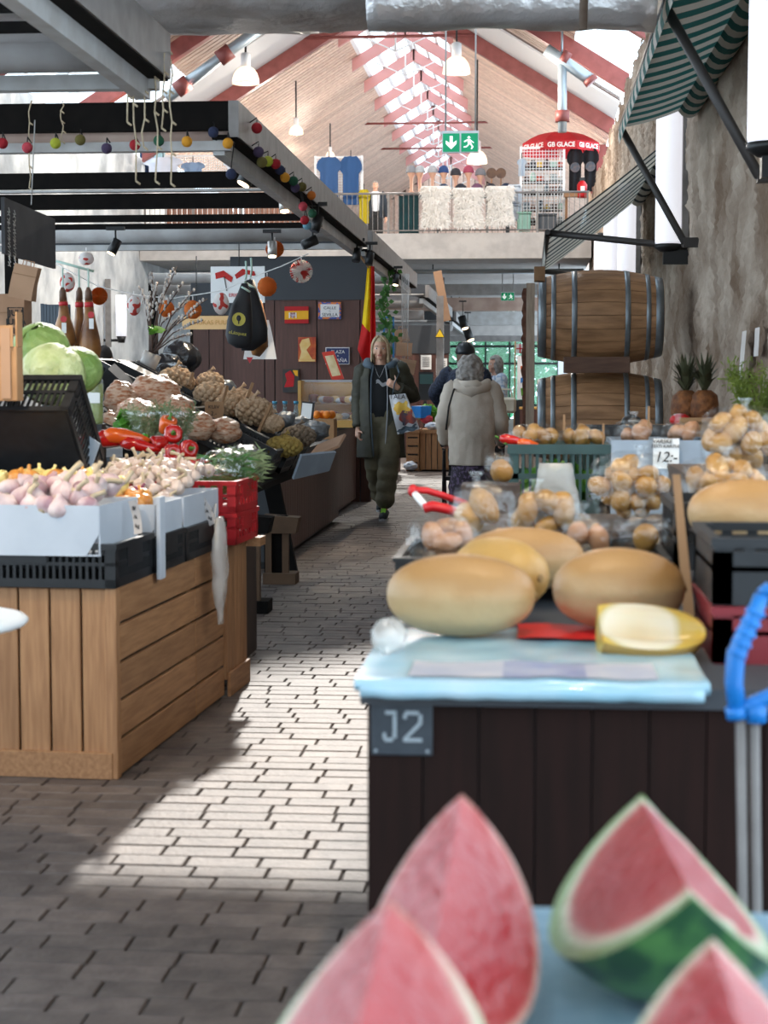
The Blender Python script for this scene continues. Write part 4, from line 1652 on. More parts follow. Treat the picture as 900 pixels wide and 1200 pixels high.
def pineapple(label, px, py, Y):
    b = at(px, py, Y)
    t = thing('pineapple', label, 'pineapple', b, group='pineapples by the stone wall')
    mb = MB()
    n = 16
    prof = [(.02, 0), (.05, .01), (.066, .05), (.068, .09), (.058, .135), (.03, .16)]
    mb.lathe(prof, 26, fn=lambda a, z: 1 + .06 * math.cos(13 * a + z * 120))
    mb.build('fruit', 'pine_skin', t, True)
    r = random.Random(px)
    mb = MB()
    for i in range(46):
        a, e = r.uniform(0, 6.3), (i / 46) ** .8
        l = .08 + .12 * e
        d = V((math.cos(a), math.sin(a), 0))
        o = V((0, 0, .15 + .015 * e))
        k = .9 - .75 * e
        p1, p2 = o + d * l * k * .55 + V((0, 0, l * .55)), o + d * l * k * 1.1 + V((0, 0, l * (.95 - .25 * k)))
        s = V((-d.y, d.x, 0)) * .012
        mb.add([o - s, o + s, p1 + s * .9, p2, p1 - s * .9], [(0, 1, 2, 4), (4, 2, 3)])
    mb.build('crown', 'crown', t, True, kind='stuff')
    return t


zp = at(810, 497, 8.25)
pineapple('pineapple standing nearer the barrels', 803, 497, 8.2)
pineapple('pineapple standing nearer the white ticket strip', 825, 497, 8.15)
one('fruit_box', 'cardboard', 'cardboard box the pineapples stand on', 'box', lambda m: m.box(at(770, 0, 8.05).x, at(850, 0, 8.05).x, 8.03, 8.35, z1, at(810, 498, 8.2).z))
a = at(817, 497, 7.95)
t = one('cardboard_sign', 'cardboard', 'small grey cardboard sign leaning before the pineapples', 'sign', lambda m: m.cbox(a, (.16, .008, .06), (-.3, 0, 0)))
part('prop', 'stick', t, lambda m: m.box(a.x - .01, a.x + .01, 7.95, 7.96, z1, a.z))
text('MAASIKAS', .02, 'ink', a + V((0, -.012, .005)), (PI / 2 - .3, 0, 0), t, 'handwriting')
one('fruit_net', 'red', 'small red netted fruit pack beside the pineapples', 'fruit pack', lambda m: m.ell(at(797, 492, 8.1), (.05, .035, .03), 14, 9, fn=lambda p: 1 + .1 * nz(p, 4)))
# wooden price sticks
one('wooden_stick', 'stick', 'long flat wooden stick standing among the potato bags', 'stick', lambda m: m.add([at(788, 556, 3.95), at(797, 556, 3.95), at(814, 722, 3.95), at(801, 722, 3.95), at(788, 556, 3.965), at(797, 556, 3.965), at(814, 722, 3.965), at(801, 722, 3.965)], [(0, 1, 2, 3), (4, 7, 6, 5), (0, 3, 7, 4), (1, 5, 6, 2), (0, 4, 5, 1), (3, 2, 6, 7)]))
for i, (px, y0, y1, lb) in enumerate(((766, 476, 500, 'small upright wooden stick in the potato carton'), (665, 486, 505, 'small wooden stick standing on the green crate bags'), (712, 496, 530, 'small wooden stick between the green crate and the carton'))):
    one('wooden_stick', 'stick', lb, 'stick', lambda m: m.box(at(px - 1.2, 0, 6.6).x, at(px + 1.2, 0, 6.6).x, 6.6, 6.606, at(px, y1, 6.6).z, at(px, y0, 6.6).z))
crate('black crate behind the paper price sign', (.43, 7.25, z1), (0, 0, 0), .36, .3, at(740, 499, 7.2).z - z1, 'crate_black')
one('black_bowl', 'black_metal', 'small glossy black dome on the back row by the barrels', 'bowl', lambda m: m.lathe([(.045, 0), (.045, .01), (.036, .03), (.015, .042), (.002, .045)], 16, at(740, 498, 7.2)))
# dill on the wall side, ticket strips
bk = at(884, 480, 7.4)
mt('dill', '#6d8032', '#8fa046', sc=12, rough=.7, rnd=.1, trl=.3)


def fronds(mb, base, n, h, sp, seed, w=.0016):
    r = random.Random(seed)
    for i in range(n):
        a, l = r.uniform(0, 6.3), r.uniform(.1, sp)
        top = V(base) + V((math.cos(a) * l, math.sin(a) * l, h * r.uniform(.7, 1)))
        b0 = V(base) + V((math.cos(a), math.sin(a), 0)) * .012
        for k in range(12):
            u = .35 + .65 * k / 11
            p = b0.lerp(top, u)
            d = V((r.gauss(0, 1), r.gauss(0, 1), r.gauss(.5, 1))).normalized() * .035
            e = V((r.gauss(0, 1), r.gauss(0, 1), r.gauss(0, 1))).normalized() * w * 1.5
            mb.add([p, p + d + e, p + d * 1.1 - e], [(0, 1, 2)])
        e = V((w, 0, 0))
        mb.add([b0 - e, b0 + e, top], [(0, 1, 2)])


mb = MB()
fronds(mb, bk + V((0.02, 0, -.10)), 130, .30, .15, 5, .003)
t = thing('dill_pot', 'feathery yellow-green dill bunch in a pot by the stone wall', 'herbs', (bk.x + .02, 7.4, z1))
mb.build('fronds', 'dill', t, kind='stuff')
part('pot', 'black_metal', t, lambda m: m.lathe([(.06, 0), (.08, bk.z - .1 - z1 + .02)], 16, (bk.x + .02, 7.4, z1)))
for i, (x0, y0, x1, y1, lb) in enumerate(((866, 388, 858, 482, 'long white paper ticket strip hanging on the stone wall'), (881, 384, 879, 418, 'short white paper strip pinned higher on the stone wall'))):
    Yw = 9.75 if i == 0 else 9.35
    mb = MB()
    a, b = at(x0, y0, Yw) + V((.03, 0, 0)), at(x1, y1, Yw) + V((.03, 0, 0))
    mb.grid(2, 10, lambda u, v: (a.lerp(b, v) + V((0, (u - .5) * .19, .006 * math.sin(v * 9)))))
    mb.build('paper_strip', 'tag_paper', label=lb, cat='paper strip')
# red crate and black crate with a melon at the wall side of the counter
a, b = at(836, 792, 3.25), at(836, 712, 3.25)
crate('dark red plastic crate on the counter beneath the black crate', (a.x + .2, 3.45, JZ + .0), (0, 0, 0), .4, .38, b.z - JZ, 'crate_dred', tray=.8, step=.05)
crate('black plastic crate holding a melon on the red crate', (a.x + .2, 3.46, b.z + .001), (0, 0, 0), .4, .38, at(836, 632, 3.25).z - b.z, 'crate_black', tray=.8, step=.05)
melon('long pale melon lying in the black crate over the red crate', 878, 600, at(836, 632, 3.25).z - .02, .30, .085, .1)
# red handled cart lying on the counter, white grip between the arms
t = thing('hand_cart', 'red cart handle with a white grip sticking out over the aisle', 'cart', at(525, 598, 5.3))
Y = 5.3
part('arm', 'red', t, lambda m: m.tube([at(484, 574, Y), at(500, 575, Y), at(520, 581, Y + .05), at(545, 590, Y + .1)], .016, 10, flat=.7))
part('arm', 'red', t, lambda m: m.tube([at(497, 596, Y - .1), at(507, 593, Y - .1), at(522, 596, Y - .1), at(545, 604, Y - .08)], [.022, .024, .022, .02], 12, flat=.7))
part('grip', 'white', t, lambda m: m.tube([at(485, 577, Y), at(498, 593, Y - .1)], .011, 10))
part('end_knob', 'red', t, lambda m: m.ell(at(484, 575, Y), (.016, .02, .02), 12, 8))
part('shaft', 'red', t, lambda m: m.tube([at(540, 598, Y), at(575, 620, Y + .1)], .02, 8))
# ================================================================= behind the garlic: tipped cabbage crate, herbs, peppers
mt('cabbage', '#98a866', '#c6cfa0', sc=11, rough=.5, rnd=.1, bump=.9, bs=22)
mt('cabbage_green', '#64843f', '#8ca45f', sc=11, rough=.5, bump=.9, bs=22)
cc = at(38, 527, 6.4)
crate('black plastic crate tipped up to show cabbages, underside visible', (cc.x - .09, cc.y, cc.z), (rad(-50), 0, rad(-4)), .56, .40, .2, 'crate_black', step=.022, tray=.12)
one('crate_prop', 'charcoal', 'dark box propping the tipped cabbage crate', 'box', lambda m: m.box(cc.x - .36, cc.x + .14, cc.y - .02, cc.y + .35, STZ, cc.z - .1))
mb = MB()
a = [at(100, 508, 6.5), at(117, 520, 6.5), at(104, 556, 6.5), at(92, 556, 6.5)]
mb.loft([a, [p + V((0, .01, 0)) for p in a]], sm=False)
mb.build('carton_flap', 'box_grey', label='blue-grey cardboard flap beside the tipped cabbage crate', cat='flap')


def cabbage(label, px, py, Y, r, mat, seed):
    c = at(px, py, Y)
    t = thing('cabbage', label, 'cabbage', (c.x, c.y, c.z - r), group='cabbages in the tipped crate')
    part('head', mat, t, lambda m: m.ell(c, (r, r, r * .9), 24, 16, fn=lambda p: 1 + .05 * noise.noise(p * 2.5 + V((seed, 0, 0)))))
    q = random.Random(seed)
    for i in range(6):                                       # wrapping outer leaves
        a0, tl = i * 1.05 + q.uniform(-.2, .2), q.uniform(-.5, .5)
        mb = MB()
        R = Euler((tl, q.uniform(-.6, .6), a0)).to_matrix()

        def lf(u, v):
            th, ph = (u - .5) * 1.9, (v - .45) * 2.1
            k = r * (1.03 + .05 * abs(math.sin(6 * u * PI)) * v + .12 * max(0, v - .75) + .02 * abs(u - .5) * 4)
            p = V((math.cos(ph) * math.cos(th), math.cos(ph) * math.sin(th), math.sin(ph) * .9)) * k
            return c + R @ p
        mb.grid(11, 9, lf)
        mb.build('leaf', mat, t)
    return t


cabbage('light green cabbage lying at the back of the tipped crate', 48, 412, 6.85, .115, 'cabbage_green', 2)
cabbage('pale cream green cabbage in the middle of the tipped crate', 62, 440, 6.65, .125, 'cabbage', 5)
cabbage('green cabbage at the aisle side of the tipped crate', 90, 436, 6.75, .10, 'cabbage_green', 9)
a, b = at(0, 470, 6.15), at(27, 365, 6.15)
t = thing('cardboard_box', 'tan cardboard box with raised flaps against the cabbages', 'box', (b.x - .2, 6.3, a.z))
part('body', 'cardboard', t, lambda m: m.rbox(b.x - .45, b.x - .03, 6.16, 6.24, a.z, a.z + .2, .003))
part('flap', 'cardboard', t, lambda m: m.box(b.x - .45, b.x - .04, 6.15, 6.156, a.z + .2, b.z - .05))
part('flap', 'cardboard', t, lambda m: m.box(b.x - .036, b.x - .03, 6.17, 6.24, a.z + .2, b.z))
part('tape', 'kraft', t, lambda m: m.box(b.x - .085, b.x - .05, 6.146, 6.15, a.z + .01, b.z - .06))
# shelf that carries the herbs and the peppers
one('back_shelf', 'step_wood', 'dark shelf box behind the garlic carrying peppers and herbs', 'shelf', lambda m: m.box(-2.6, -1.32, 7.36, 8.2, 0, .86))
# glass jar of green pickles
mt('pickle', '#6f7a2a', '#8f9a3a', sc=16, rough=.4)
jc = at(112, 492, 8.0)
t = thing('pickle_jar', 'tall glass jar of green pickles with a chalk label on top', 'jar', (jc.x, 8.0, .86))
part('contents', 'pickle', t, lambda m: m.lathe([(.034, 0), (.036, .01), (.036, .19), (.02, .2)], 16, (jc.x, 8.0, jc.z - .02)))
part('glass', 'glass', t, lambda m: m.lathe([(.039, -.0), (.04, .02), (.04, .21), (.03, .23)], 16, (jc.x, 8.0, jc.z - .025)))
part('label', 'paper_white', t, lambda m: m.box(jc.x - .034, jc.x + .034, 7.95, 7.955, jc.z + .08, jc.z + .13))
part('stand', 'black_metal', t, lambda m: m.box(jc.x - .04, jc.x + .04, 7.96, 8.04, .86, jc.z - .02))
tg = part('chalk_tag', 'charcoal', t, lambda m: m.box(jc.x - .036, jc.x + .036, 7.955, 7.963, jc.z + .17, jc.z + .24))
text('KURK', .022, 'chalk', (jc.x, 7.95, jc.z + .222), parent=tg, name='chalk_writing')
text('2.-', .022, 'chalk', (jc.x, 7.95, jc.z + .19), parent=tg, name='chalk_writing')


# ---------------------------------------------------------------- bell peppers
def bell_mesh(mat):
    mb = MB()
    prof = [(.006, .004), (.02, 0), (.031, .006), (.036, .022), (.04, .045), (.041, .06), (.034, .073), (.018, .074), (.008, .068)]
    mb.lathe(prof, 28, fn=lambda t, z: 1 - .10 * (1 - abs(math.sin(2 * t))) ** 2)
    mb.m = 1
    mb.lathe([(.012, .068), (.009, .076), (.005, .082), (.006, .098), (.002, .1)], 10)
    return mb.mesh('pepper', [mat, 'stem_green'])


BR, BO, BGm = bell_mesh('pepper_red'), bell_mesh('pepper_orange'), bell_mesh('pepper_green')
for i, (px, py, Y, me, lb, rt) in enumerate((
        (203, 510, 7.42, BR, 'red bell pepper on top with its stem towards the aisle', (1.3, .1, .2)), (187, 521, 7.38, BR, 'dark glossy red bell pepper lying on its side', (1.7, .5, -.9)),
        (202, 532, 7.3, BR, 'red bell pepper below the topmost one', (1.35, -.1, .3)), (219, 527, 7.32, BR, 'red bell pepper at the aisle side of the pile', (1.4, .4, .6)),
        (226, 546, 7.27, BR, 'red bell pepper sitting beside the white garlic', (1.6, .2, .9)), (237, 552, 7.25, BR, 'small red bell pepper tucked in by the red crates', (1.2, .6, 1.4)),
        (196, 500, 7.55, BO, 'orange bell pepper behind the red ones', (.4, .3, .2)), (163, 519, 7.40, BGm, 'green bell pepper lying between red ones', (1.5, .9, 1.2)))):
    p = at(px, py, Y)
    o = place(me, 'bell_pepper', p - (Euler(rt).to_matrix() @ V((0, 0, .035))), rt, 1.05, label=lb, cat='pepper', group='bell peppers behind the garlic')
for i, (px, py, s, lb) in enumerate(((100, 520, 2.0, 'long red pepper at the foot of the tipped crate'), (118, 516, 2.1, 'long dark red pepper lying over the other long one'), (128, 511, 1.9, 'orange-red long pepper next to the green bell pepper'), (150, 519, 1.6, 'short red pepper beside the green bell pepper'))):
    place(CHR if i != 2 else CHO, 'long_pepper', at(px - 8, py, 7.32), (.2, .1 * i - .1, .3 - .15 * i), s, label=lb, cat='pepper', group='long peppers behind the garlic')
leafy('lettuce', 'bright yellow-green lettuce leaves in front of the dill', 'lettuce', at(146, 500, 7.75), (.05, .05, .055), 60, 'leaf_green', 4, .05)
# dill in clear sleeves
mt('herb_grey', '#6b7d55', '#8a9a72', sc=12, rough=.7, rnd=.1, trl=.3)
for i, (px, lb) in enumerate(((172, 'clear sleeve of grey-green dill next to the lettuce'), (205, 'clear sleeve of grey-green dill above the red peppers'))):
    c = at(px, 515, 7.7)
    t = thing('herb_sleeve', lb, 'herbs', (c.x, 7.7, .86), group='sleeved herbs')
    mb = MB()
    fronds(mb, (c.x, 7.7, c.z - .03), 70, .19, .085, 8 + i, .002)
    mb.build('fronds', 'herb_grey', t, kind='stuff')
    part('sleeve', 'bag_film', t, lambda m: m.lathe([(.045, 0), (.06, .06), (.085, .14), (.095, .17)], 18, (c.x, 7.7, c.z - .04), fn=lambda a, z: 1 + .12 * math.sin(7 * a)))
    part('pot', 'black_metal', t, lambda m: m.lathe([(.04, 0), (.045, max(.03, c.z - .03 - .86))], 14, (c.x, 7.7, .86)))
# bagged herbs on the red crates
for i, (px, py, w, h, lb) in enumerate(((262, 555, 66, 52, 'clear bag of green herbs lying on the red crates'), (285, 545, 52, 44, 'clear bag of grey-green herbs behind the other herb bag'))):
    c = at(px, py, 7.15 + .2 * i)
    k = 7.2 / F / 2
    t = thing('herb_bag', lb, 'bag', (c.x, c.y, c.z - h * k), group='bagged herbs')
    mb = MB()
    r = random.Random(i)
    for n in range(170):
        p = c + V((r.uniform(-.9, .9) * w * k, r.uniform(-.7, .7) * .1, r.uniform(-.9, .8) * h * k))
        d = V((r.gauss(0, 1), r.gauss(0, .5), r.gauss(0, .4))).normalized() * .06
        e = V((0, 0, .006))
        mb.add([p - d, p + e, p + d, p - e], [(0, 1, 2, 3)])
    mb.build('stalks', 'herb_grey' if i else 'leaf_dark', t, kind='stuff')
    part('film', 'bag_film', t, lambda m: m.ell(c, (w * k * 1.05, .11, h * k * 1.1), 24, 14, fn=lambda p: 1 + .16 * noise.noise(p * 3 + V((i, 0, 0))) + .06 * noise.noise(p * 8)))

# ================================================================= second stall: slanted black crates with netted garlic
mt('net_beige', '#c7a98a', '#a98865', sc=18, rough=.7, rnd=.08)
mt('net_dark', '#8d7b66', '#6f6050', sc=18, rough=.7)
mt('sack_orange', '#d0ac90', '#b06a40', sc=9, rough=.3, st=(3, 3, 9), lo=.46, hi=.62, bump=.6, bs=14)
mt('black_bag', '#17181c', '#26282e', sc=8, rough=.2, bump=.6, bs=14)
mt('foil_bag', '#8d9296', '#5e6266', sc=12, rough=.3, metal=.5, bump=.8, bs=20)
TY = rad(27)
dsp = thing('slanted_rack', 'black slanted display rack under the netted garlic crates', 'rack', (-2.3, 10.6, 0))


def slant(x, y, dz=0):                                       # point on the slanted display: drops towards the aisle
    return V((x, y, 1.33 - (x + 2.7) * math.tan(TY) + dz))


part('shelf', 'beam_black', dsp, lambda m: m.add([slant(-2.75, 8.7), slant(-1.5, 8.7), slant(-1.5, 11.65), slant(-2.75, 11.65), slant(-2.75, 8.7, -.03), slant(-1.5, 8.7, -.03), slant(-1.5, 11.65, -.03), slant(-2.75, 11.65, -.03)],
     [(0, 1, 2, 3), (4, 7, 6, 5), (0, 4, 5, 1), (1, 5, 6, 2), (2, 6, 7, 3), (3, 7, 4, 0)]))
for y in (9.6, 11.2):
    part('trestle', 'beam_black', dsp, lambda m: m.add([(-1.52, y, 0), (-1.62, y, 0), (-1.78, y, .74), (-1.66, y, .70), (-1.52, y + .05, 0), (-1.62, y + .05, 0), (-1.78, y + .05, .74), (-1.66, y + .05, .70)], [(0, 1, 2, 3), (4, 7, 6, 5), (0, 4, 5, 1), (1, 5, 6, 2), (2, 6, 7, 3), (3, 7, 4, 0)]))
    part('trestle', 'beam_black', dsp, lambda m: m.box(-2.7, -2.62, y, y + .05, 0, slant(-2.66, y, -.03).z))
part('apron', 'beam_black', dsp, lambda m: m.box(-2.74, -1.75, 9.62, 9.64, 0, .8))
gr = 'slanted black crates of netted garlic'
for i, (x, y, lb) in enumerate(((-1.80, 10.15, 'slanted black slotted crate nearest the herb bags with a yellow net'), (-1.78, 10.62, 'slanted black crate behind the first holding a brown net'), (-1.78, 11.1, 'slanted black crate with silver bags in it'),
                                (-2.36, 10.1, 'upper slanted black crate of beige nets near the dill'), (-2.36, 10.62, 'upper slanted black crate of beige nets by the price card'), (-2.36, 11.12, 'upper slanted black crate below the willow vase'))):
    crate(lb, slant(x, y, .004), (0, TY, 0), .56, .42, .17, 'crate_black', gr, step=.028, tray=.2)


def netbag(label, px, py, w, Y, seed, mat='net_beige', h=None, nr=.020, group='netted garlic bags'):
    c = at(px, py, Y)
    a = w * Y / F / 2
    h = (h or w * .75) * Y / F / 2
    t = thing('net_bag', label, 'bag', (c.x, c.y, c.z - h), group=group)
    r = random.Random(seed)
    mb = MB()
    n = 90
    for i in range(n):                                       # bulbs pressed against the net, too many to count
        z = 1 - 2 * (i + .5) / n
        th = i * 2.39996
        d = V((math.sqrt(1 - z * z) * math.cos(th), math.sqrt(1 - z * z) * math.sin(th), z))
        if d.y > .5:
            continue
        p = c + V((d.x * (a - .015), d.y * a * .7, d.z * (h - .015)))
        mb.ell(p, (nr * r.uniform(.8, 1.15), nr, nr * r.uniform(.8, 1.1)), 7, 5)
    mb.build('bulbs', mat, t, kind='stuff')
    part('net', mat, t, lambda m: m.ell(c, (a * .93, a * .66, h * .93), 18, 12))
    part('tie', mat, t, lambda m: m.tube([c + V((0, 0, h * .9)), c + V((.01, 0, h * 1.15)), c + V((.03, 0, h * 1.35))], [.02, .006, .016], 8))
    return t


for i, (px, py, w, Y, lb) in enumerate(((206, 447, 46, 10.9, 'beige net of garlic in front of the black wrapped bundles'), (246, 448, 34, 11.0, 'small beige net of garlic left of the stick'), (248, 463, 44, 10.6, 'beige net of garlic behind the brown price card'),
                                       (282, 470, 40, 10.7, 'beige net of garlic between two wooden sticks'), (298, 482, 46, 10.3, 'plump beige net of garlic at the lower wooden stick'), (270, 474, 38, 10.5, 'beige net of garlic just right of the price card'), (318, 496, 30, 10.3, 'small beige net of garlic hanging over the crate edge'))):
    netbag(lb, px, py, w, Y, i)
netbag('brown net of nuts in the second slanted crate', 350, 511, 42, 10.9, 20, 'net_dark', 26)
mt('net_yellow', '#b59a4e', '#93793a', sc=18, rough=.7)
netbag('yellowish net of shallots in the nearest slanted crate', 333, 523, 44, 10.3, 21, 'net_yellow', 26)


def sack(label, px, py, w, h, Y, mat, seed, name='plastic_sack', amp=.2, group=None):
    c = at(px, py, Y)
    k = Y / F / 2
    mb = MB()
    mb.ell(c, (w * k, w * k * .8, h * k), 30, 20, fn=lambda p: 1 + amp * noise.noise(p * 2.4 + V((seed, 0, 0))) + amp * .6 * abs(noise.noise(p * 6 + V((seed, 3, 0)))))
    return mb.build(name, mat, label=label, cat='bag', group=group)


g2 = 'orange striped onion sacks'
for i, (px, py, w, h, Y, lb) in enumerate(((141, 468, 38, 42, 9.3, 'peach striped plastic sack of onions behind the dill'), (180, 463, 62, 46, 9.5, 'large peach striped sack of onions below the tilted black tray'), (128, 500, 26, 34, 8.9, 'small peach sack of onions behind the lettuce'),
                                          (160, 485, 50, 34, 8.9, 'peach striped sack of onions just above the dill sleeves'), (232, 500, 40, 34, 9.2, 'peach striped sack beside the price card'), (262, 505, 40, 30, 9.3, 'peach striped sack beside the slotted crate'), (205, 480, 48, 34, 9.4, 'peach striped sack under the beige nets'))):
    sack(lb, px, py, w, h, Y, 'sack_orange', i, 'onion_sack', group=g2)
for i, (px, py, w, h, Y, lb) in enumerate(((212, 420, 46, 40, 11.6, 'tall black plastic wrapped bundle behind the nets'), (195, 428, 40, 28, 11.4, 'low black plastic wrapped bundle beside the vase'), (200, 436, 44, 22, 11.2, 'flat black plastic wrapped bundle above the beige net'))):
    sack(lb, px, py, w, h, Y, 'black_bag', i + 9, 'black_bundle', .14, 'black wrapped bundles')
for i, (px, py, w, h, Y, lb) in enumerate(((335, 493, 26, 22, 11.3, 'crumpled silver bag below the bottles'), (352, 497, 24, 18, 11.3, 'crumpled silver bag in the middle of the rear crate'), (369, 505, 34, 24, 11.2, 'crumpled silver bag at the crate end near the counter'), (264, 455, 24, 20, 11.2, 'crumpled silver bag among the beige nets'))):
    sack(lb, px, py, w, h, Y, 'foil_bag', i + 19, 'silver_bag', .22, 'silver bags')
# tilted black trays, end flaps, sticks and price card
for i, (c, s, r, lb) in enumerate(((at(137, 452, 9.8), (.2, .16, .13), (.3, .75, .2), 'empty black tray tilted behind the pickle jar'), (at(168, 440, 10.3), (.3, .16, .05), (.1, .45, 0), 'flat black tray leaning below the vase'))):
    one('black_tray', 'crate_black', lb, 'tray', lambda m: m.cbox(c, s, r))
mb = MB()
a = [at(346, 562, 9.93), at(390, 537, 10.1), at(384, 556, 10.1), at(352, 563, 9.93)]
a = [at(352, 532, 9.95), at(392, 528, 10.3), at(384, 550, 10.3), at(342, 560, 9.95)]
mb.loft([a, [p + V((.01, 0, -.01)) for p in a]], sm=False)
mb.build('end_flap', 'box_grey', dsp)
mb = MB()
a = [at(358, 538, 10.4), at(372, 521, 10.8), at(404, 508, 10.8), at(396, 522, 10.4)]
mb.loft([a, [p + V((.01, 0, -.012)) for p in a]], sm=False)
mb.build('end_flap', 'kraft', dsp)
for i, (x0, y0, x1, y1, lb) in enumerate(((266, 452, 258, 480, 'wooden stick pushed into the nets by the price card'), (226, 437, 221, 452, 'short wooden stick in front of the black bundles'), (318, 473, 303, 506, 'wooden stick leaning on the plump garlic net'), (296, 449, 290, 466, 'pale wooden stick by the mirror edge'))):
    one('wooden_stick', 'stick', lb, 'stick', lambda m: m.tube([at(x0, y0, 10.15), at(x1, y1, 10.1)], .012, 4, sm=False))
a = at(251, 481, 9.95)
t = one('price_card', 'stick', 'brown cardboard price card in front of the garlic nets', 'sign', lambda m: m.cbox(a, (.11, .006, .105), (-.15, 0, .06)))
text('KUIV', .03, 'ink', a + V((0, -.012, .02)), (PI / 2 - .15, 0, .06), t, 'handwriting')
text('2.-', .035, 'ink', a + V((0, -.01, -.018)), (PI / 2 - .15, 0, .06), t, 'handwriting')
# black stands and folded cardboard in front of the counter
mt('stand_card', '#5a4330', '#6b513b', sc=6, rough=.8)
for i, (x0, x1, Y, lb) in enumerate(((281, 312, 9.5, 'tall folded black and brown carton stack by the pine stand'), (306, 345, 10.9, 'brown and black folding display leg in front of the counter'))):
    a, b = gd(x0, 694 if i else 712, 0), at(x1, 604, Y)
    t = thing('folded_stand', lb, 'stand', (at(x0, 0, Y).x, Y, 0))
    xa, xb = at(x0, 0, Y).x, at(x1, 0, Y).x
    part('panel', 'beam_black', t, lambda m: m.box(xa, xb - .06, Y, Y + .05, 0, at(0, 606 - 4 * i, Y).z))
    part('strip', 'stand_card', t, lambda m: m.box(xa + .01, xa + .05, Y - .02, Y, .02, at(0, 615, Y).z))
    part('strip', 'stand_card', t, lambda m: m.box(xb - .09, xb - .05, Y - .03, Y + .02, .02, at(0, 612, Y).z))
    part('head', 'stand_card' if i else 'beam_black', t, lambda m: m.prism([(xa, at(0, 622, Y).z), (xb, at(0, 622, Y).z), (xb + .02, at(0, 604, Y).z), (xa, at(0, 601, Y).z)], Y - .05, Y + .1))
    part('foot', 'stand_card' if i else 'beam_black', t, lambda m: m.box(xa, xb, Y - .06, Y + .12, 0, .07))

# willow vase
vb = at(172, 441, 11.0)
mt('vase', '#a29c97', '#b5afa9', sc=4, rough=.4)
t = thing('willow_vase', 'grey cylinder vase of pussy willow twigs leaning on the stall', 'vase', vb)
part('vase', 'vase', t, lambda m: m.tube([at(168, 441, 11), at(179, 414, 11)], [.055, .06], 16))
mt('twig', '#4a3a35', '#5d4a42', sc=9, rough=.8)
mt('catkin', '#a8a19d', '#c5bfba', sc=30, rough=.9)
r = random.Random(5)
tips = [(163, 335), (178, 318), (190, 345), (200, 316), (207, 312), (215, 330), (228, 338), (243, 350), (232, 365), (222, 352), (185, 330), (238, 375), (210, 372), (225, 392), (171, 352)]
mbc = MB()
for i, (px, py) in enumerate(tips):
    a, b = at(178 + r.uniform(-4, 4), 416, 11), at(px, py, 11 + r.uniform(-.25, .25))
    mid = a.lerp(b, .5) + V((r.uniform(-.05, .02), 0, .03))
    pts = [a, a.lerp(mid, .5), mid, mid.lerp(b, .5) + V((.012, 0, .01)), b]
    part('twig', 'twig', t, lambda m: m.tube(pts, [.006, .005, .0045, .004, .003], 5))
    for k in range(9):
        p = mid.lerp(b, .1 + .1 * k)
        mbc.ell(p + V((r.uniform(-.012, .012), 0, .008)), (.0085, .0085, .014), 6, 4)
mbc.build('catkins', 'catkin', t, kind='stuff')
leafy('leaf_sprig', None, None, at(181, 388, 10.9), (.04, .03, .03), 8, 'leaf_green', 6, .06, parent=t)

# ================================================================= deli counter between the nets and the woman
mt('deli_wood', '#d6a75a', '#c7964a', sc=5, rough=.5)
mt('food_mix', '#b98f6b', '#e0d2bd', sc=11, rough=.5, lo=.4, hi=.6)
a, b = at(350, 500, 16.6), at(419, 446, 16.6)
zc = .86
t = thing('deli_case', 'glass deli case with wooden frame full of wrapped sausages and cheese', 'display case', ((a.x + b.x) / 2, 17.0, zc))
part('base', 'deli_wood', t, lambda m: m.box(a.x, b.x, 16.55, 17.5, zc, zc + .07))
part('back_frame', 'deli_wood', t, lambda m: m.box(a.x, b.x, 17.46, 17.5, zc + .07, b.z))
part('end_panel', 'deli_wood', t, lambda m: m.box(a.x, a.x + .03, 16.55, 17.46, zc + .07, b.z))
part('shelf', 'glass', t, lambda m: m.box(a.x + .03, b.x - .03, 16.8, 17.44, zc + .22, zc + .23))
part('glass_front', 'glass', t, lambda m: m.grid(2, 9, lambda u, v: (a.x + .03 + (b.x - a.x - .05) * u, 16.56 + .3 * (1 - math.cos(v * PI / 2)), zc + .07 + (b.z - zc - .075) * math.sin(v * PI / 2))))
part('glass_end', 'glass', t, lambda m: m.prism([(16.56 + .3 * (1 - math.cos(i / 8 * PI / 2)), zc + .07 + (b.z - zc - .075) * math.sin(i / 8 * PI / 2)) for i in range(9)] + [(17.46, b.z), (17.46, zc + .07)], b.x - .02, b.x - .016, 0))
part('top_rail', 'lip_light', t, lambda m: m.box(a.x, b.x, 16.84, 16.87, b.z - .015, b.z + .008))
r = random.Random(9)
mt('wrap_white', '#e3e2e4', '#b9c6d8', sc=20, rough=.3)
mt('sausage', '#9a4f38', '#7a3a2a', sc=10, rough=.4)
mt('cheese', '#dcb070', '#e6c48c', sc=8, rough=.5)
k = 0
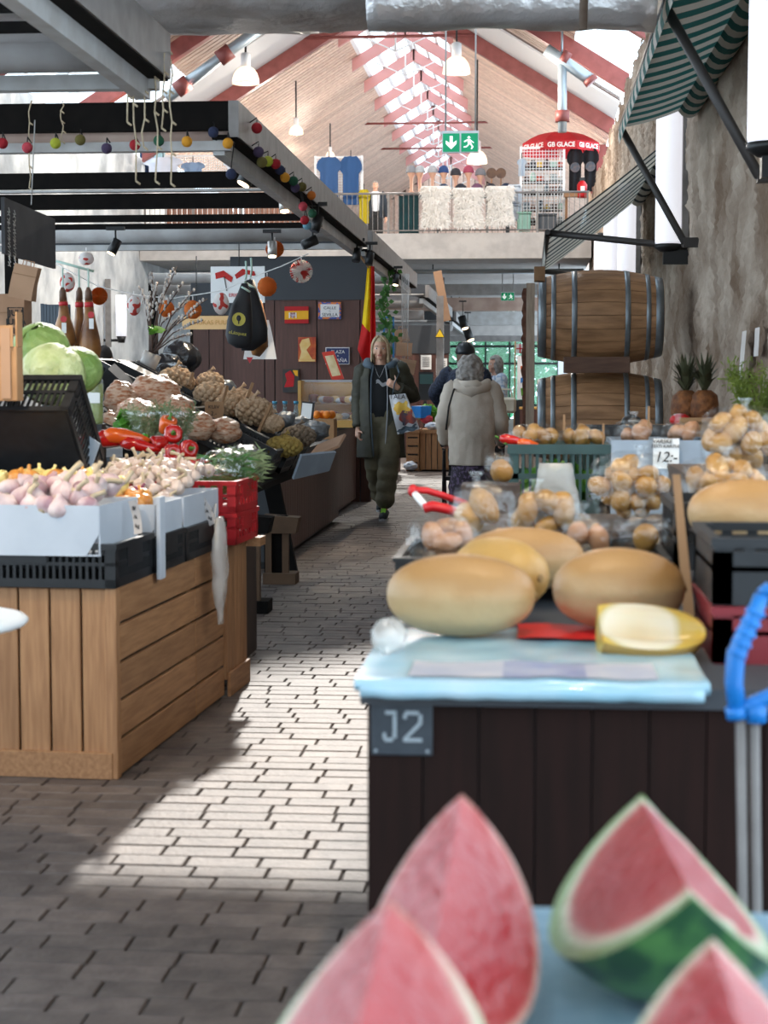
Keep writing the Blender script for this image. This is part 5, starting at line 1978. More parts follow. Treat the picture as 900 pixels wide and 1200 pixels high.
for lv, zz in ((0, zc + .07), (1, zc + .23)):
    for i in range(9):
        x = a.x + .09 + i * (b.x - a.x - .16) / 8
        y = 16.95 + r.uniform(-.08, .2) + .08 * lv
        nm, mat = (('wrapped_cheese', 'wrap_white'), ('sausage', 'sausage'), ('cheese', 'cheese'))[(i + lv) % 3]
        s = .032 + r.uniform(0, .018)
        mb = MB()
        if nm == 'sausage':
            mb.tube([(x - .045, y, zz + s), (x, y + .02, zz + s), (x + .045, y, zz + s)], [s * .8, s, s * .7], 10)
        else:
            mb.ell((x, y, zz + s * .8), (s * 1.3, s * 1.1, s * .8), 12, 8, fn=lambda p: 1 + .15 * noise.noise(p * 3 + V((i, lv, 0))))
        mb.build(nm, mat, label={'wrapped_cheese': 'white wrapped cheese', 'sausage': 'short brown sausage', 'cheese': 'yellowish piece of cheese'}[nm] + (' on the glass shelf of the deli case' if lv else ' on the floor of the deli case'), cat=nm.split('_')[-1], group='%s in the deli case, %s level' % (nm.replace('_', ' '), 'upper' if lv else 'lower'))
# price boards, oranges, small box before the case
mt('orange_fruit', '#ef8a1c', '#e07812', sc=20, rough=.4, bump=.2, bs=90)
one('counter_box', 'cardboard', 'small cardboard box of oranges at the deli counter', 'box', lambda m: m.box(at(367, 0, 15.6).x, at(391, 0, 15.6).x, 15.55, 15.8, .78, at(370, 491, 15.6).z))
orz = at(370, 491, 15.6).z
me = MB().ell((0, 0, 0), (.04, .04, .039), 14, 9).mesh('orange', 'orange_fruit')
for i, px in enumerate((370, 376, 382, 387)):
    place(me, 'orange', (at(px, 0, 15.65).x, 15.65 + .04 * (i % 2), orz + .038), label='orange on the small cardboard box by the deli case', cat='orange', group='oranges by the deli case')
a, b = at(352, 492, 15.3), at(367, 471, 15.3)
t = one('price_board', 'black_metal', 'small black framed white price board by the bottles', 'sign', lambda m: m.cbox(((a.x + b.x) / 2, 15.35, (a.z + b.z) / 2), (b.x - a.x, .02, b.z - a.z), (-.15, .1, 0)))
part('paper', 'paper_white', t, lambda m: m.cbox(((a.x + b.x) / 2 - .006, 15.335, (a.z + b.z) / 2), (b.x - a.x - .025, .006, b.z - a.z - .025), (-.15, .1, 0)))
# bottles with blue caps
film('bottle_glass', .3, c='#8fa6a8', bump=0, rough=.05)
mt('cap_blue', '#3f8aa8', rough=.4)
for i, px in enumerate((322, 334, 347)):
    p = at(px, 493, 13.6)
    t = thing('glass_bottle', 'clear glass bottle with a blue cap behind the silver bags', 'bottle', (p.x, 13.6, .78), group='blue capped bottles')
    hh = at(px, 470, 13.6).z - .78
    part('body', 'bottle_glass', t, lambda m: m.lathe([(.036, 0), (.038, .02), (.038, hh * .62), (.017, hh * .82), (.016, hh * .95)], 16, (p.x, 13.6, .78)))
    part('cap', 'cap_blue', t, lambda m: m.lathe([(.02, 0), (.02, hh * .06)], 12, (p.x, 13.6, .78 + hh * .94)))
# red menu board standing on the case
a, b, c2, d = at(377, 413, 17.2), at(391, 411, 17.2), at(403, 444, 17.2), at(389, 446, 17.2)
mt('orange_red', '#d83a22', rough=.5)
mb = MB()
mb.loft([[a, b, c2, d], [p + V((0, .03, 0)) for p in (a, b, c2, d)]], sm=False)
t = mb.build('menu_board', 'orange_red', label='slanted red-orange framed menu board on the deli case', cat='sign')
cen = (a + b + c2 + d) / 4
q = [cen.lerp(p, .72) + V((0, -.004, 0)) for p in (a, b, c2, d)]
mb = MB()
mb.loft([q, [p + V((0, .006, 0)) for p in q]], sm=False)
mt('menu_paper', '#ecd9b0', '#d9c08d', sc=14, rough=.7)
mb.build('paper', 'menu_paper', t)
# ================================================================= lamps
mt('lamp_shade', '#f2e3d2', rough=.4, trl=.5, emit=.9)
mt('spot_silver', '#b9b4ae', rough=.3, metal=.6)


def pendant(label, px, py, wpx, Y, e):
    c = at(px, py, Y)
    r = wpx * Y / F / 2
    zt_ = rz(c.x) - .05
    t = thing('pendant_lamp', label, 'lamp', c, group='bell shaped hall pendants')
    part('shade', 'lamp_shade', t, lambda m: m.lathe([(r, -r * .62), (r * .98, -r * .3), (r * .85, r * .12), (r * .6, r * .45), (r * .34, r * .6)], 24, c))
    part('housing', 'white_steel', t, lambda m: m.lathe([(r * .36, r * .55), (r * .36, r * 1.5), (r * .2, r * 1.6)], 14, c))
    part('bulb', 'lamp_glow', t, lambda m: m.ell((c.x, c.y, c.z - r * .3), (r * .5, r * .5, r * .4), 12, 8))
    part('cord', 'black_metal', t, lambda m: m.tube([(c.x, c.y, c.z + r * 1.55), (c.x, c.y, zt_)], .018, 6))
    ld = bpy.data.lights.new('bulb_light', 'POINT')
    ld.energy = e
    ld.color = (1, .9, .78)
    ld.shadow_soft_size = r * .4
    lo = bpy.data.objects.new('bulb_light', ld)
    COL.objects.link(lo)
    lo.parent = t
    lo.location = (0, 0, -r * .75)


pendant('bell pendant lamp hanging left below the foil duct', 288, 88, 32, 28, 900)
pendant('small bell pendant lamp further back on the left side', 347, 152, 17, 36, 500)
pendant('tiny bell pendant lamp deepest on the left side', 387, 181, 11, 42, 260)
pendant('bell pendant lamp hanging just under the duct on the right side', 535, 76, 32, 28, 900)
pendant('bell pendant lamp behind the green exit sign', 559, 184, 24, 36, 500)


def spot(label, px, py, Y, dx, dy, on=True, body='black_metal', r=.042, L=.13, e=45, up=.12):
    """track spotlight; dx, dy give the pixel direction its mouth points to"""
    c = at(px, py, Y)
    n = math.hypot(dx, dy)
    d = V((dx / n, -.25, -dy / n)).normalized()
    t = thing('track_spotlight', label, 'spotlight', c, group='track spotlights')
    part('can', body, t, lambda m: m.tube([c - d * L / 2, c + d * L / 2], r, 14))
    part('lens', 'spot_glow' if on else 'charcoal', t, lambda m: m.tube([c + d * (L / 2 + .001), c + d * (L / 2 + .006)], r * .82, 14))
    part('stem', 'black_metal', t, lambda m: m.tube([c - d * L * .2, c - d * L * .2 + V((0, 0, up))], .009, 6))
    part('adapter', 'black_metal', t, lambda m: m.cbox(c - d * L * .2 + V((0, 0, up + .012)), (.16, .04, .03)))
    if on and e:
        ld = bpy.data.lights.new('spot_beam', 'SPOT')
        ld.energy = e
        ld.color = (1, .82, .6)
        ld.spot_size = rad(70)
        ld.spot_blend = .6
        ld.shadow_soft_size = .03
        lo = bpy.data.objects.new('spot_beam', ld)
        COL.objects.link(lo)
        lo.parent = t
        lo.location = d * (L / 2 + .02)
        lo.rotation_euler = V((d.x * .6, -.35, -1)).to_track_quat('-Z', 'Y').to_euler()


spot('large black spotlight tilted under the cotton ball garland', 292, 203, 11.6, -.45, .9, r=.052, L=.17, e=110)
spot('silver spotlight shining on the second black cross beam', 333, 238, 13.2, .1, 1, True, 'spot_silver', e=110)
spot('silver spotlight below the grey roller blind by the orange fan', 319, 292, 15.0, .05, 1, True, 'spot_silver', e=110)
spot('black spotlight tilted on the grey blind at left', 134, 289, 14.6, -.4, .9, True, e=110)
spot('dark spotlight lying sideways at the end of the string', 363, 284, 14.2, -.9, .4, False)
spot('dark spotlight next to the garland end', 371, 262, 13.8, -.3, 1, False)
spot('dark spotlight above the wall panel', 418, 299, 17.5, -.1, 1, False)
spot('dark spotlight above the big flag', 433, 303, 17.8, -.15, 1, False)
spot('spotlight with a warm rim in front of the hanging vine', 464, 328, 21.5, -.1, 1, True, e=50)
def rail_spots(label, x, y0, y1, z, ys, aim):
    """ceiling rail with spotlights over a stall; the lamps that give the produce its highlights"""
    t = thing('light_rail', label, 'light rail', (x, (y0 + y1) / 2, z))
    part('rail', 'black_metal', t, lambda m: m.box(x - .02, x + .02, y0, y1, z, z + .03))
    for yy in (y0 + .05, y1 - .05):
        part('hanger', 'black_metal', t, lambda m: m.tube([(x, yy, z + .03), (x, yy, rz(x) if x > -1 else 2.95)], .008, 6))
    for y in ys:
        c = V((x, y, z - .1))
        d = (V(aim) - V((x, (y0 + y1) / 2, z))).normalized()
        part('can', 'black_metal', t, lambda m: m.tube([c - d * .07, c + d * .07], .045, 14))
        part('lens', 'spot_glow', t, lambda m: m.tube([c + d * .071, c + d * .075], .037, 14))
        part('stem', 'black_metal', t, lambda m: m.tube([c, (x, y, z)], .009, 6))
        ld = bpy.data.lights.new('spot_beam', 'SPOT')
        ld.energy = 60
        ld.color = (1, .8, .56)
        ld.spot_size = rad(85)
        ld.spot_blend = .7
        ld.shadow_soft_size = .04
        lo = bpy.data.objects.new('spot_beam', ld)
        COL.objects.link(lo)
        lo.parent = t
        lo.matrix_parent_inverse = pw(t).inverted()
        lo.location = c + d * .09
        lo.rotation_euler = d.to_track_quat('-Z', 'Y').to_euler()


rail_spots('black light rail with spotlights over the potato and melon counter', .15, 2.9, 6.0, 2.85, (3.2, 4.5, 5.75), (.25, 5.1, .8))
rail_spots('black light rail with spotlights under the garlic stall canopy', -1.95, 4.0, 5.8, 2.65, (4.5, 5.5), (-1.65, 5.75, .8))
spot('bright far spotlight tilted towards the aisle', 543, 378, 37.6, .3, 1, True, r=.09, L=.28, e=90, up=.4)
spot('bright far spotlight under the farthest canopy', 549, 392, 40.5, .4, 1, True, r=.1, L=.3, e=90, up=.45)

# ================================================================= cotton ball garland and fairy strands
cols = {'red': '#a8202a', 'pink': '#c24450', 'lime': '#b3b93a', 'olive': '#6d6330', 'violet': '#4a3c58', 'green': '#24583f', 'amber': '#dc9a2a', 'navy': '#2b3350', 'sky': '#6f9db0', 'orange': '#d8792c'}
for k, v in cols.items():
    mt('ball_' + k, v, rough=.85, bump=.3, bs=60, trl=.15)
balls = [(3, 168, 'red'), (32, 173, 'pink'), (65, 168, 'lime'), (94, 164, 'olive'), (125, 174, 'violet'), (158, 170, 'red'), (186, 165, 'green'), (219, 166, 'amber'), (250, 155, 'navy'), (267, 168, 'amber'),
         (271, 204, 'navy'), (301, 150, 'red'), (303, 178, 'violet'), (307, 190, 'olive'), (314, 189, 'lime'), (323, 192, 'red'), (328, 199, 'navy'), (334, 208, 'amber'), (344, 212, 'green'), (346, 220, 'violet'),
         (354, 219, 'olive'), (365, 229, 'orange'), (355, 242, 'pink'), (366, 250, 'green'), (357, 258, 'red'), (360, 264, 'sky')]
cnt = {}
gar = []
for px, py, c in balls:
    Y = 9.93 if px < 272 else 1.66 * F / (620 - px)
    p = at(px, py, Y)
    w = 'black front beam' if px < 272 else 'grey fascia'
    cnt.setdefault((c, w), 0)
    cnt[c, w] += 1
    gar.append(p)
    t = thing('cotton_ball_light', '%s cotton ball light on the %s of the second canopy' % (c, w), 'ball light', (p.x, p.y, p.z), group='%s cotton balls on the %s' % (c, w))
    r = .032 if px < 290 else .034
    part('ball', 'ball_' + c, t, lambda m: m.ell(p, (r, r, r), 14, 10))
    part('socket', 'ink', t, lambda m: m.tube([p + V((0, 0, r * .9)), p + V((0, .01, r + .03)), V((p.x, 10.04, 2.70)) if px < 272 else V((CX - .005, p.y, max(2.74, p.z + .03)))], .004, 6))


def strand(label, pts, r=.004, mat='garlic_stem'):
    t = thing('fairy_strand', label, 'light string', pts[-1], group='bare fairy light strands')
    part('wire', mat, t, lambda m: m.tube(pts, r, 5))
    for k in range(2, len(pts), 2):
        p = V(pts[k])
        part('bulb', mat, t, lambda m: m.tube([p, p + V((.02, 0, -.016))], .005, 5))


r = random.Random(4)
for i, (px, y0, y1) in enumerate(((148, 18, 143), (158, 30, 212), (168, 40, 172), (183, 50, 212), (191, 62, 150), (201, 70, 215), (35, 118, 220), (73, 118, 165))):
    Y = 7.95 if px > 100 else 9.99
    n = 9
    pts = [at(px + r.uniform(-2.2, 2.2), y0 + (y1 - y0) * k / (n - 1), Y) for k in range(n)]
    strand(('cream fairy light strand dangling from the end of the garlic stall canopy' if px > 100 else 'thin cream fairy light strand dangling over the black front beam'), pts)
mb = MB()
pts = [at(146 + k * 8, 18 + 42 * (k / 7) ** .8 + 4 * math.sin(k * 2), 8.12) for k in range(8)]
mb.tube(pts, .005, 5)
mb.build('fairy_cable', 'garlic_stem', label='cream cable knotted along the end of the garlic stall canopy', cat='cable')

# ================================================================= paper lanterns on a string
mt('paper_dot', '#e9e6e2', '#c9473f', sc=26, rough=.8, lo=.56, hi=.58, trl=.3, det=0)
mt('paper_orange', '#e58a38', '#c8641c', sc=4, rough=.8, trl=.35)


def lantern(label, px, py, wpx, hpx, Y, kind, mat):
    c = at(px, py, Y)
    a, h = wpx * Y / F / 2, hpx * Y / F / 2
    t = thing('paper_lantern', label, 'lantern', (c.x, c.y, c.z - h), group='paper lanterns on the string')
    if kind == 'fan':                                        # pleated rosette facing the aisle
        n = 28
        vs = [c + V((0, -.012, 0))]
        for k in range(n * 2):
            a0 = PI * k / n
            vs.append(c + V((math.cos(a0) * a, .018 * (-1) ** k, math.sin(a0) * h)))
        vs.append(c + V((0, .03, 0)))
        m = len(vs) - 1
        fs = [(0, 1 + k, 1 + (k + 1) % (2 * n)) for k in range(2 * n)] + [(m, 1 + (k + 1) % (2 * n), 1 + k) for k in range(2 * n)]
        mb = MB()
        mb.add(vs, fs)
        mb.build('rosette', mat, t)
    else:
        nr = 14 if kind == 'ribs' else 8
        mb = MB()
        mb.ell(c, (a, a, h), 24, 20, fn=lambda p: (1 + .035 * math.sin(p.z * 26)) if kind == 'ribs' else 1 + .02 * noise.noise(p * 3))
        mb.build('shade', mat, t)
    part('loop', 'white', t, lambda m: m.tube([c + V((0, 0, h * .95)), c + V((0, 0, h + .03))], .003, 5))


LY = 12.2
lantern('red dotted white egg lantern above the hooks rail', 101, 303, 18, 16, LY, 'egg', 'paper_dot')
lantern('red dotted white egg lantern beside the first ham', 79, 331, 18, 23, LY, 'egg', 'paper_dot')
lantern('red dotted white egg lantern between the hams and the willow', 157, 358, 16, 24, LY, 'egg', 'paper_dot')
lantern('red dotted white egg lantern over the white sign', 259, 356, 19, 26, LY + .3, 'egg', 'paper_dot')
lantern('red dotted white paper rosette on the dark wall panel', 353, 318, 27, 27, LY + .6, 'fan', 'paper_dot')
lantern('orange paper rosette beside the hams', 116, 347, 21, 21, LY, 'fan', 'paper_orange')
lantern('orange paper lantern half hidden by the willow twigs', 195, 362, 19, 20, LY + .4, 'ribs', 'paper_orange')
lantern('orange paper lantern in front of the wooden sign', 226, 363, 21, 22, LY + .2, 'ribs', 'paper_orange')
lantern('ribbed orange paper lantern beside the black ham bags', 313, 336, 23, 23, LY + .2, 'ribs', 'paper_orange')
lantern('orange paper rosette behind the silver spotlight', 322, 292, 22, 20, 15.4, 'fan', 'paper_orange')
mb = MB()
sp_ = [(64, 308), (80, 317), (116, 336), (157, 345), (200, 350), (240, 344), (262, 340), (300, 323), (330, 312), (362, 297)]
mb.tube([at(x, y, LY + .1) for x, y in sp_], .004, 5)
mb.build('lantern_string', 'white', label='white string the paper lanterns hang from', cat='string')

# ================================================================= hams
mt('ham', '#a5713c', '#6e4526', sc=7, rough=.35, bump=.4, bs=12)
mt('ham_dark', '#4d3325', '#6a4a35', sc=9, rough=.5)
mt('red_tag', '#c22a30', rough=.5)
mt('hook_green', '#a9c4b7', rough=.4)


def ham(label, pts, rs, ribbon=True, tg=None):
    t = thing('cured_ham', label, 'ham', pts[-1], group='cured hams on hooks')
    mb = MB()
    mb.tube(pts, rs, 16)
    mb.build('meat', 'ham', t)
    d = (V(pts[0]) - V(pts[1])).normalized()
    part('hoof', 'ham_dark', t, lambda m: m.tube([V(pts[0]) - d * .01, V(pts[0]) + d * .06, V(pts[0]) + d * .09], [rs[0] * 1.05, rs[0] * .9, rs[0] * .4], 10))
    part('ribbon', 'red_tag', t, lambda m: m.tube([V(pts[0]).lerp(V(pts[1]), .1), V(pts[0]).lerp(V(pts[1]), .35)], rs[0] * 1.25, 12))
    part('hook', 'hook_green', t, lambda m: m.tube([V(pts[0]) + d * .02, V(pts[0]) + V((0, 0, .12)), V(pts[0]) + V((0, 0, .22))], .006, 6))
    if tg:
        a = at(*tg, pts[2][1] - .11)
        g = part('tag', 'paper_white', t, lambda m: m.box(a.x - .016, a.x + .016, a.y - .002, a.y + .002, a.z - .06, a.z + .01))
        part('seal', 'red_tag', g, lambda m: m.tube([a + V((0, -.003, .035)), a + V((0, -.008, .035))], .022, 14))


HY = 11.6
ham('cured ham hanging nearest the blackboard with a red seal', [at(74, 352, HY), at(75, 370, HY), at(75, 388, HY), at(76, 402, HY), at(77, 410, HY)], [.026, .04, .075, .085, .03], tg=(75, 380))
ham('long slim cured ham hanging in the middle', [at(93, 352, HY + .15), at(93, 375, HY + .15), at(92, 400, HY + .15), at(93, 416, HY + .15), at(95, 426, HY + .15)], [.024, .034, .05, .055, .02])
ham('cured ham hanging nearest the aisle with a black label', [at(104, 352, HY), at(105, 375, HY), at(105, 395, HY), at(106, 412, HY), at(112, 424, HY)], [.026, .042, .07, .078, .03], tg=(107, 375))
one('hook_rail', 'hook_green', 'pale green rail with hooks the hams hang from', 'rail', lambda m: m.tube([at(66, 306, HY + .05), at(110, 318, HY + .05)], .01, 6))
# black ham bags with a gold disc
mt('bag_black', '#131316', '#1c1c20', sc=6, rough=.6)
mt('gold_print', '#a99a2a', '#c2b54a', sc=9, rough=.4)
BY = 12.6


def hambag(label, pts, Y, logo=False):
    mb = MB()
    rings = []
    for (px, py, w) in pts:
        c = at(px, py, Y)
        a = w * Y / F / 2
        rings.append([(c.x + a * math.cos(2 * PI * k / 18), c.y + a * .5 * math.sin(2 * PI * k / 18), c.z) for k in range(18)])
    mb.loft(rings)
    t = thing('ham_bag', label, 'ham bag', at(pts[-1][0], pts[-1][1], Y), group='black cloth ham bags')
    mb.build('cloth', 'bag_black', t)
    part('hook', 'hook_green', t, lambda m: m.tube([at(pts[0][0], pts[0][1], Y), at(pts[0][0] + 2, pts[0][1] - 12, Y), at(pts[0][0] + 1, pts[0][1] - 26, Y)], .008, 6))
    part('clip', 'hook_green', t, lambda m: m.tube([at(pts[0][0] - 4, pts[0][1] + 4, Y - .06), at(pts[0][0] + 6, pts[0][1] + 10, Y - .07)], .008, 6))
    if logo:
        c = at(283.5, 375, Y)
        d = part('gold_disc', 'gold_print', t, lambda m: m.tube([c + V((0, -.14, 0)), c + V((0, -.134, 0))], .049, 28))
        part('ham_emblem', 'bag_black', d, lambda m: m.ell(c + V((0, -.142, .008)), (.017, .004, .022), 12, 8))
        part('emblem_stem', 'bag_black', d, lambda m: m.box(c.x - .004, c.x + .004, c.y - .145, c.y - .14, c.z - .035, c.z - .01))
        text('eLázquez', .036, 'gold_print', at(282, 391, Y) + V((0, -.138, 0)), (PI / 2, .15, 0), t)


hambag('black cloth ham bag with a gold disc and lettering', [(287, 332, 8), (286, 342, 14), (283, 358, 24), (281, 375, 30), (280, 392, 32), (281, 402, 28), (284, 408, 14)], BY, True)
hambag('plain black cloth ham bag hanging behind the gold disc one', [(293, 328, 10), (294, 345, 18), (296, 365, 26), (297, 385, 34), (297, 400, 32), (290, 411, 14)], BY + .2)
t = thing('wrapped_ham', 'brown ham in clear wrapping behind the black ham bags', 'ham', at(303, 420, 12.9))
part('meat', 'ham', t, lambda m: m.tube([at(302, 352, 12.95), at(304, 380, 12.95), at(303, 405, 12.95), at(300, 417, 12.95)], [.03, .06, .075, .03], 14))
part('wrap', 'paper_white', t, lambda m: m.grid(2, 6, lambda u, v: (lambda c: (c.x + (u - .5) * (.16 + .1 * v), c.y + .02 * math.sin(v * 4), c.z))(at(303 + 2 * v, 375 + 46 * v, 13.1))))
part('tag', 'red_tag', t, lambda m: m.prism([(at(286, 0, 12.7).x, at(0, 419, 12.7).z), (at(294, 0, 12.7).x, at(0, 419, 12.7).z), (at(290, 0, 12.7).x, at(0, 426, 12.7).z)], 12.7, 12.71))

# ================================================================= signs and pictures on the brown partition
SY = 18.46


def plate(name, label, cat, x0, y0, x1, y1, Y, mat, th=.02, rot=0):
    a, b = at(x0, y1, Y), at(x1, y0, Y)
    return one(name, mat, label, cat, lambda m: m.box(a.x, b.x, Y, Y + th, a.z, b.z))


def patch(t, name, mat, poly, Y, th=.003):
    pts = [at(x, y, Y) for x, y in poly]
    mb = MB()
    mb.loft([pts, [p + V((0, th, 0)) for p in pts]], sm=False)
    return mb.build(name, mat, t)


mt('flag_red', '#c4151c', '#b01118', sc=7, rough=.7)
mt('flag_yellow', '#f2b21f', '#e8a616', sc=7, rough=.7)
t = plate('flag_plaque', 'small red and yellow flag plaque on the brown partition', 'plaque', 333.5, 359, 361.5, 379, SY, 'flag_red')
patch(t, 'yellow_band', 'flag_yellow', [(333.5, 364.5), (361.5, 364), (361.5, 374), (333.5, 374.5)], SY - .004)
mt('crest', '#8a3c3a', '#c9b8c2', sc=60, rough=.6)
c = at(343, 369.5, SY - .006)
cr = part('crest', 'crest', t, lambda m: m.prism([(c.x - .028, c.z + .03), (c.x + .028, c.z + .03), (c.x + .028, c.z - .01), (c.x, c.z - .035), (c.x - .028, c.z - .01)], SY - .008, SY - .004))
for s in (-1, 1):
    part('crest_pillar', 'white', cr, lambda m: m.box(c.x + s * .036 - .005, c.x + s * .036 + .005, SY - .008, SY - .004, c.z - .03, c.z + .03))
mt('tile_white', '#e8e4e2', rough=.25)
mt('tile_orange', '#d9742c', '#3a4f9c', sc=26, rough=.3, lo=.48, hi=.52)
t = plate('street_tile', 'white ceramic street tile reading Calle de Sevilla with a patterned border', 'sign', 373, 354, 399.5, 374, SY, 'tile_orange')
patch(t, 'tile_face', 'tile_white', [(375.5, 356.5), (397.5, 356.5), (397.5, 371.5), (375.5, 371.5)], SY - .004)
text('CALLE', .042, 'ink', at(386.5, 361, SY - .006), parent=t, sx=1.15)
text('de', .018, 'ink', at(386.5, 364.6, SY - .006), parent=t)
text('SEVILLA', .05, 'ink', at(386.5, 369, SY - .006), parent=t, sx=1.0)
mt('plaza_blue', '#18285c', rough=.3)
t = plate('street_plate', 'dark blue street plate reading Plaza de España', 'sign', 381.5, 407, 409.5, 427, SY, 'tile_white')
patch(t, 'blue_face', 'plaza_blue', [(382.3, 408), (408.7, 408), (408.7, 426.3), (382.3, 426.3)], SY - .004)
text('PLAZA', .05, 'tile_white', at(396, 412.5, SY - .006), parent=t)
text('de', .02, 'tile_white', at(396, 417, SY - .006), parent=t)
text('ESPAÑA', .056, 'tile_white', at(396, 422.5, SY - .006), parent=t)
mt('poster_warm', '#d9702a', '#a83020', sc=9, rough=.6)
mt('poster_cream', '#efcf8f', '#e6b968', sc=9, rough=.6)
t = plate('poster', 'warm orange poster with a pale dancing figure', 'poster', 349.5, 395, 370, 424, SY, 'poster_warm')
patch(t, 'pale_figure', 'poster_cream', [(354, 398), (362, 396), (364, 404), (359, 410), (366, 421), (351, 421), (353, 412), (351, 404)], SY - .004)
patch(t, 'title_band', 'poster_cream', [(350, 421.2), (369.5, 421.2), (369.5, 423.5), (350, 423.5)], SY - .0045)
mt('poster_dark', '#2c2a33', '#4a3f2e', sc=12, rough=.6)
t = plate('poster', 'dark poster with a large red figure near the deli case', 'poster', 331.5, 432.5, 350.5, 460, SY, 'poster_dark')
patch(t, 'red_figure', 'flag_red', [(334, 438), (340, 434), (345, 441), (344, 453), (333, 454), (336, 446)], SY - .004)
patch(t, 'yellow_patch', 'flag_yellow', [(343, 434), (349, 434), (349, 441), (346, 440)], SY - .004)
# white advert with red sausages
AY = 17.0
t = plate('advert_board', 'white advert board with red sausage shapes behind the ham bags', 'sign', 247, 312, 310, 355, AY, 'white', .02)
patch(t, 'red_shape', 'pepper_red', [(252, 320), (262, 317), (273, 325), (271, 331), (262, 325), (253, 327)], AY - .004)
patch(t, 'red_shape', 'pepper_red', [(275, 322), (284, 315), (298, 318), (300, 324), (288, 321), (277, 327)], AY - .004)
patch(t, 'grey_line', 'beam_grey', [(262, 324), (263.5, 324), (266.5, 341), (265, 341)], AY - .004)
text('ERIC', .05, 'red', at(274, 346, AY - .006), parent=t)
part('hanger', 'black_metal', t, lambda m: m.tube([at(280, 312, AY + .01), at(280, 284, AY + .01)], .006, 5))
mt('sign_wood', '#e7c08a', '#dcb076', sc=4, rough=.6, emit=.12)  # faint emission brightens the plain board, which is no lamp
t = plate('wooden_sign', 'pale faintly glowing wooden shop sign reading pirukas puuvil', 'sign', 213.5, 370, 300, 386, 19.5, 'sign_wood', .03)
text('PIRUKAS PUUVIL', .075, 'deli_wood', at(249, 378, 19.49), parent=t, sx=.95)
part('hanger', 'black_metal', t, lambda m: m.tube([at(230, 370, 19.51), at(230, 300, 19.51)], .006, 5))
# large flag
FY = 17.92
t = thing('hanging_flag', 'large red and yellow flag hanging in folds from a pole', 'flag', at(432, 440, FY))


def drape(q, mat, nm, ph):
    P = [at(x, y, FY) for x, y in q]

    def f(u, v):
        p = P[0].lerp(P[1], u).lerp(P[3].lerp(P[2], u), v)
        return (p.x, p.y + .03 * math.sin(u * 7 + ph + v * 2), p.z)
    mb = MB()
    mb.grid(10, 14, f)
    mb.build(nm, mat, t)


mt('cloth_red', '#cf1f1f', '#bb1718', sc=3, rough=.8, trl=.25)
mt('cloth_yellow', '#f4d414', '#e6c20c', sc=3, rough=.8, trl=.25)
drape([(430.5, 312), (434.5, 312), (436.5, 393), (424, 379)], 'cloth_yellow', 'yellow_band', 0)
drape([(424, 379), (436.5, 393), (434, 441), (419, 409)], 'cloth_red', 'red_band', 1)
drape([(434.5, 312), (438.5, 312), (442, 436), (433, 441)], 'cloth_red', 'red_band', 2)
part('pole', 'stick', t, lambda m: m.tube([at(433, 314, FY), V((CX - .1, FY - .05, 2.66))], .014, 8))
# blackboard hung over the garlic stall, kraft bags
mt('blackboard', '#3b3a3c', '#444346', sc=5, rough=.8)
A, B = at(5, 231, 9.2), at(64.5, 248, 10.45)
zb_ = at(64.5, 315, 10.45).z
t = thing('blackboard', 'charcoal blackboard with chalk scribbles hanging at the stall corner', 'blackboard', (A.x, A.y, zb_))
mb = MB()
q = [A, V((B.x, B.y, A.z)), V((B.x, B.y, zb_)), V((A.x, A.y, zb_))]
mb.loft([q, [p + V((.02 * -1, 0, 0)) for p in q]], sm=False)
mb.build('board', 'blackboard', t)
r = random.Random(2)
for line in range(2):                                        # two upright lines of chalk scribble
    for k in range(7):
        u = .06 + .10 * line
        base = A.lerp(V((B.x, B.y, A.z)), u)
        z = A.z - .06 - k * .046
        pts = []
        for i in range(7):
            w_ = base + (V((B.x, B.y, A.z)) - A).normalized() * (.05 * math.sin(i * 1.9 + k) * .6)
            pts.append(V((w_.x + .004, w_.y, z - .006 * i + .01 * math.cos(i * 2.3 + k))))
        part('chalk_stroke', 'chalk', t, lambda m: m.tube(pts, .0022, 4))
part('hanger', 'lip_light', t, lambda m: m.tube([A.lerp(B, .5), A.lerp(B, .5) + V((0, .1, .5))], .004, 5))


def kraftbag(label, x0, y0, x1, y1, Y, tilt=0, d=.1, stamp=None, handles=True):
    a, b = at(x0, y1, Y), at(x1, y0, Y)
    c = (a + b) / 2
    w, h = b.x - a.x, b.z - a.z
    t = thing('paper_bag', label, 'paper bag', (c.x, c.y, a.z), (0, 0, 0), 'brown kraft paper bags')
    M0 = Matrix.Translation(c) @ Matrix.Rotation(tilt, 4, 'Y')
    mb = MB()
    mb.M = M0
    mb.loft([[(-w / 2, -d / 2, -h / 2), (w / 2, -d / 2, -h / 2), (w / 2, d / 2, -h / 2), (-w / 2, d / 2, -h / 2)], [(-w / 2, -d / 2, 0), (w / 2, -d / 2, 0), (w / 2 - .01, d / 2, 0), (-w / 2 + .01, d / 2, 0)], [(-w / 2, -d * .35, h / 2), (w / 2, -d * .35, h / 2), (w / 2, d * .35, h / 2), (-w / 2, d * .35, h / 2)]], sm=False)
    mb.build('sack', 'kraft', t)
    if handles:
        for s in (-1, 1):
            mb = MB()
            mb.M = M0
            mb.tube([(-w * .18, s * d * .3, h / 2 - .01), (-w * .16, s * d * .3, h / 2 + w * .2), (w * .16, s * d * .3, h / 2 + w * .2), (w * .18, s * d * .3, h / 2 - .01)], w * .022, 6)
            mb.build('handle', 'kraft', t)
    if Y > 20:
        part('cord', 'lip_light', t, lambda m: m.tube([c + V((0, 0, h * .55)), V((c.x, 22.5, 2.71))], .004, 4))
    mb = MB()
    mb.M = M0
    mb.box(-w / 2, w / 2, -d / 2 - .002, -d / 2 + .001, h * .2, h * .215)
    mb.build('crease', 'stick', t)
    return t


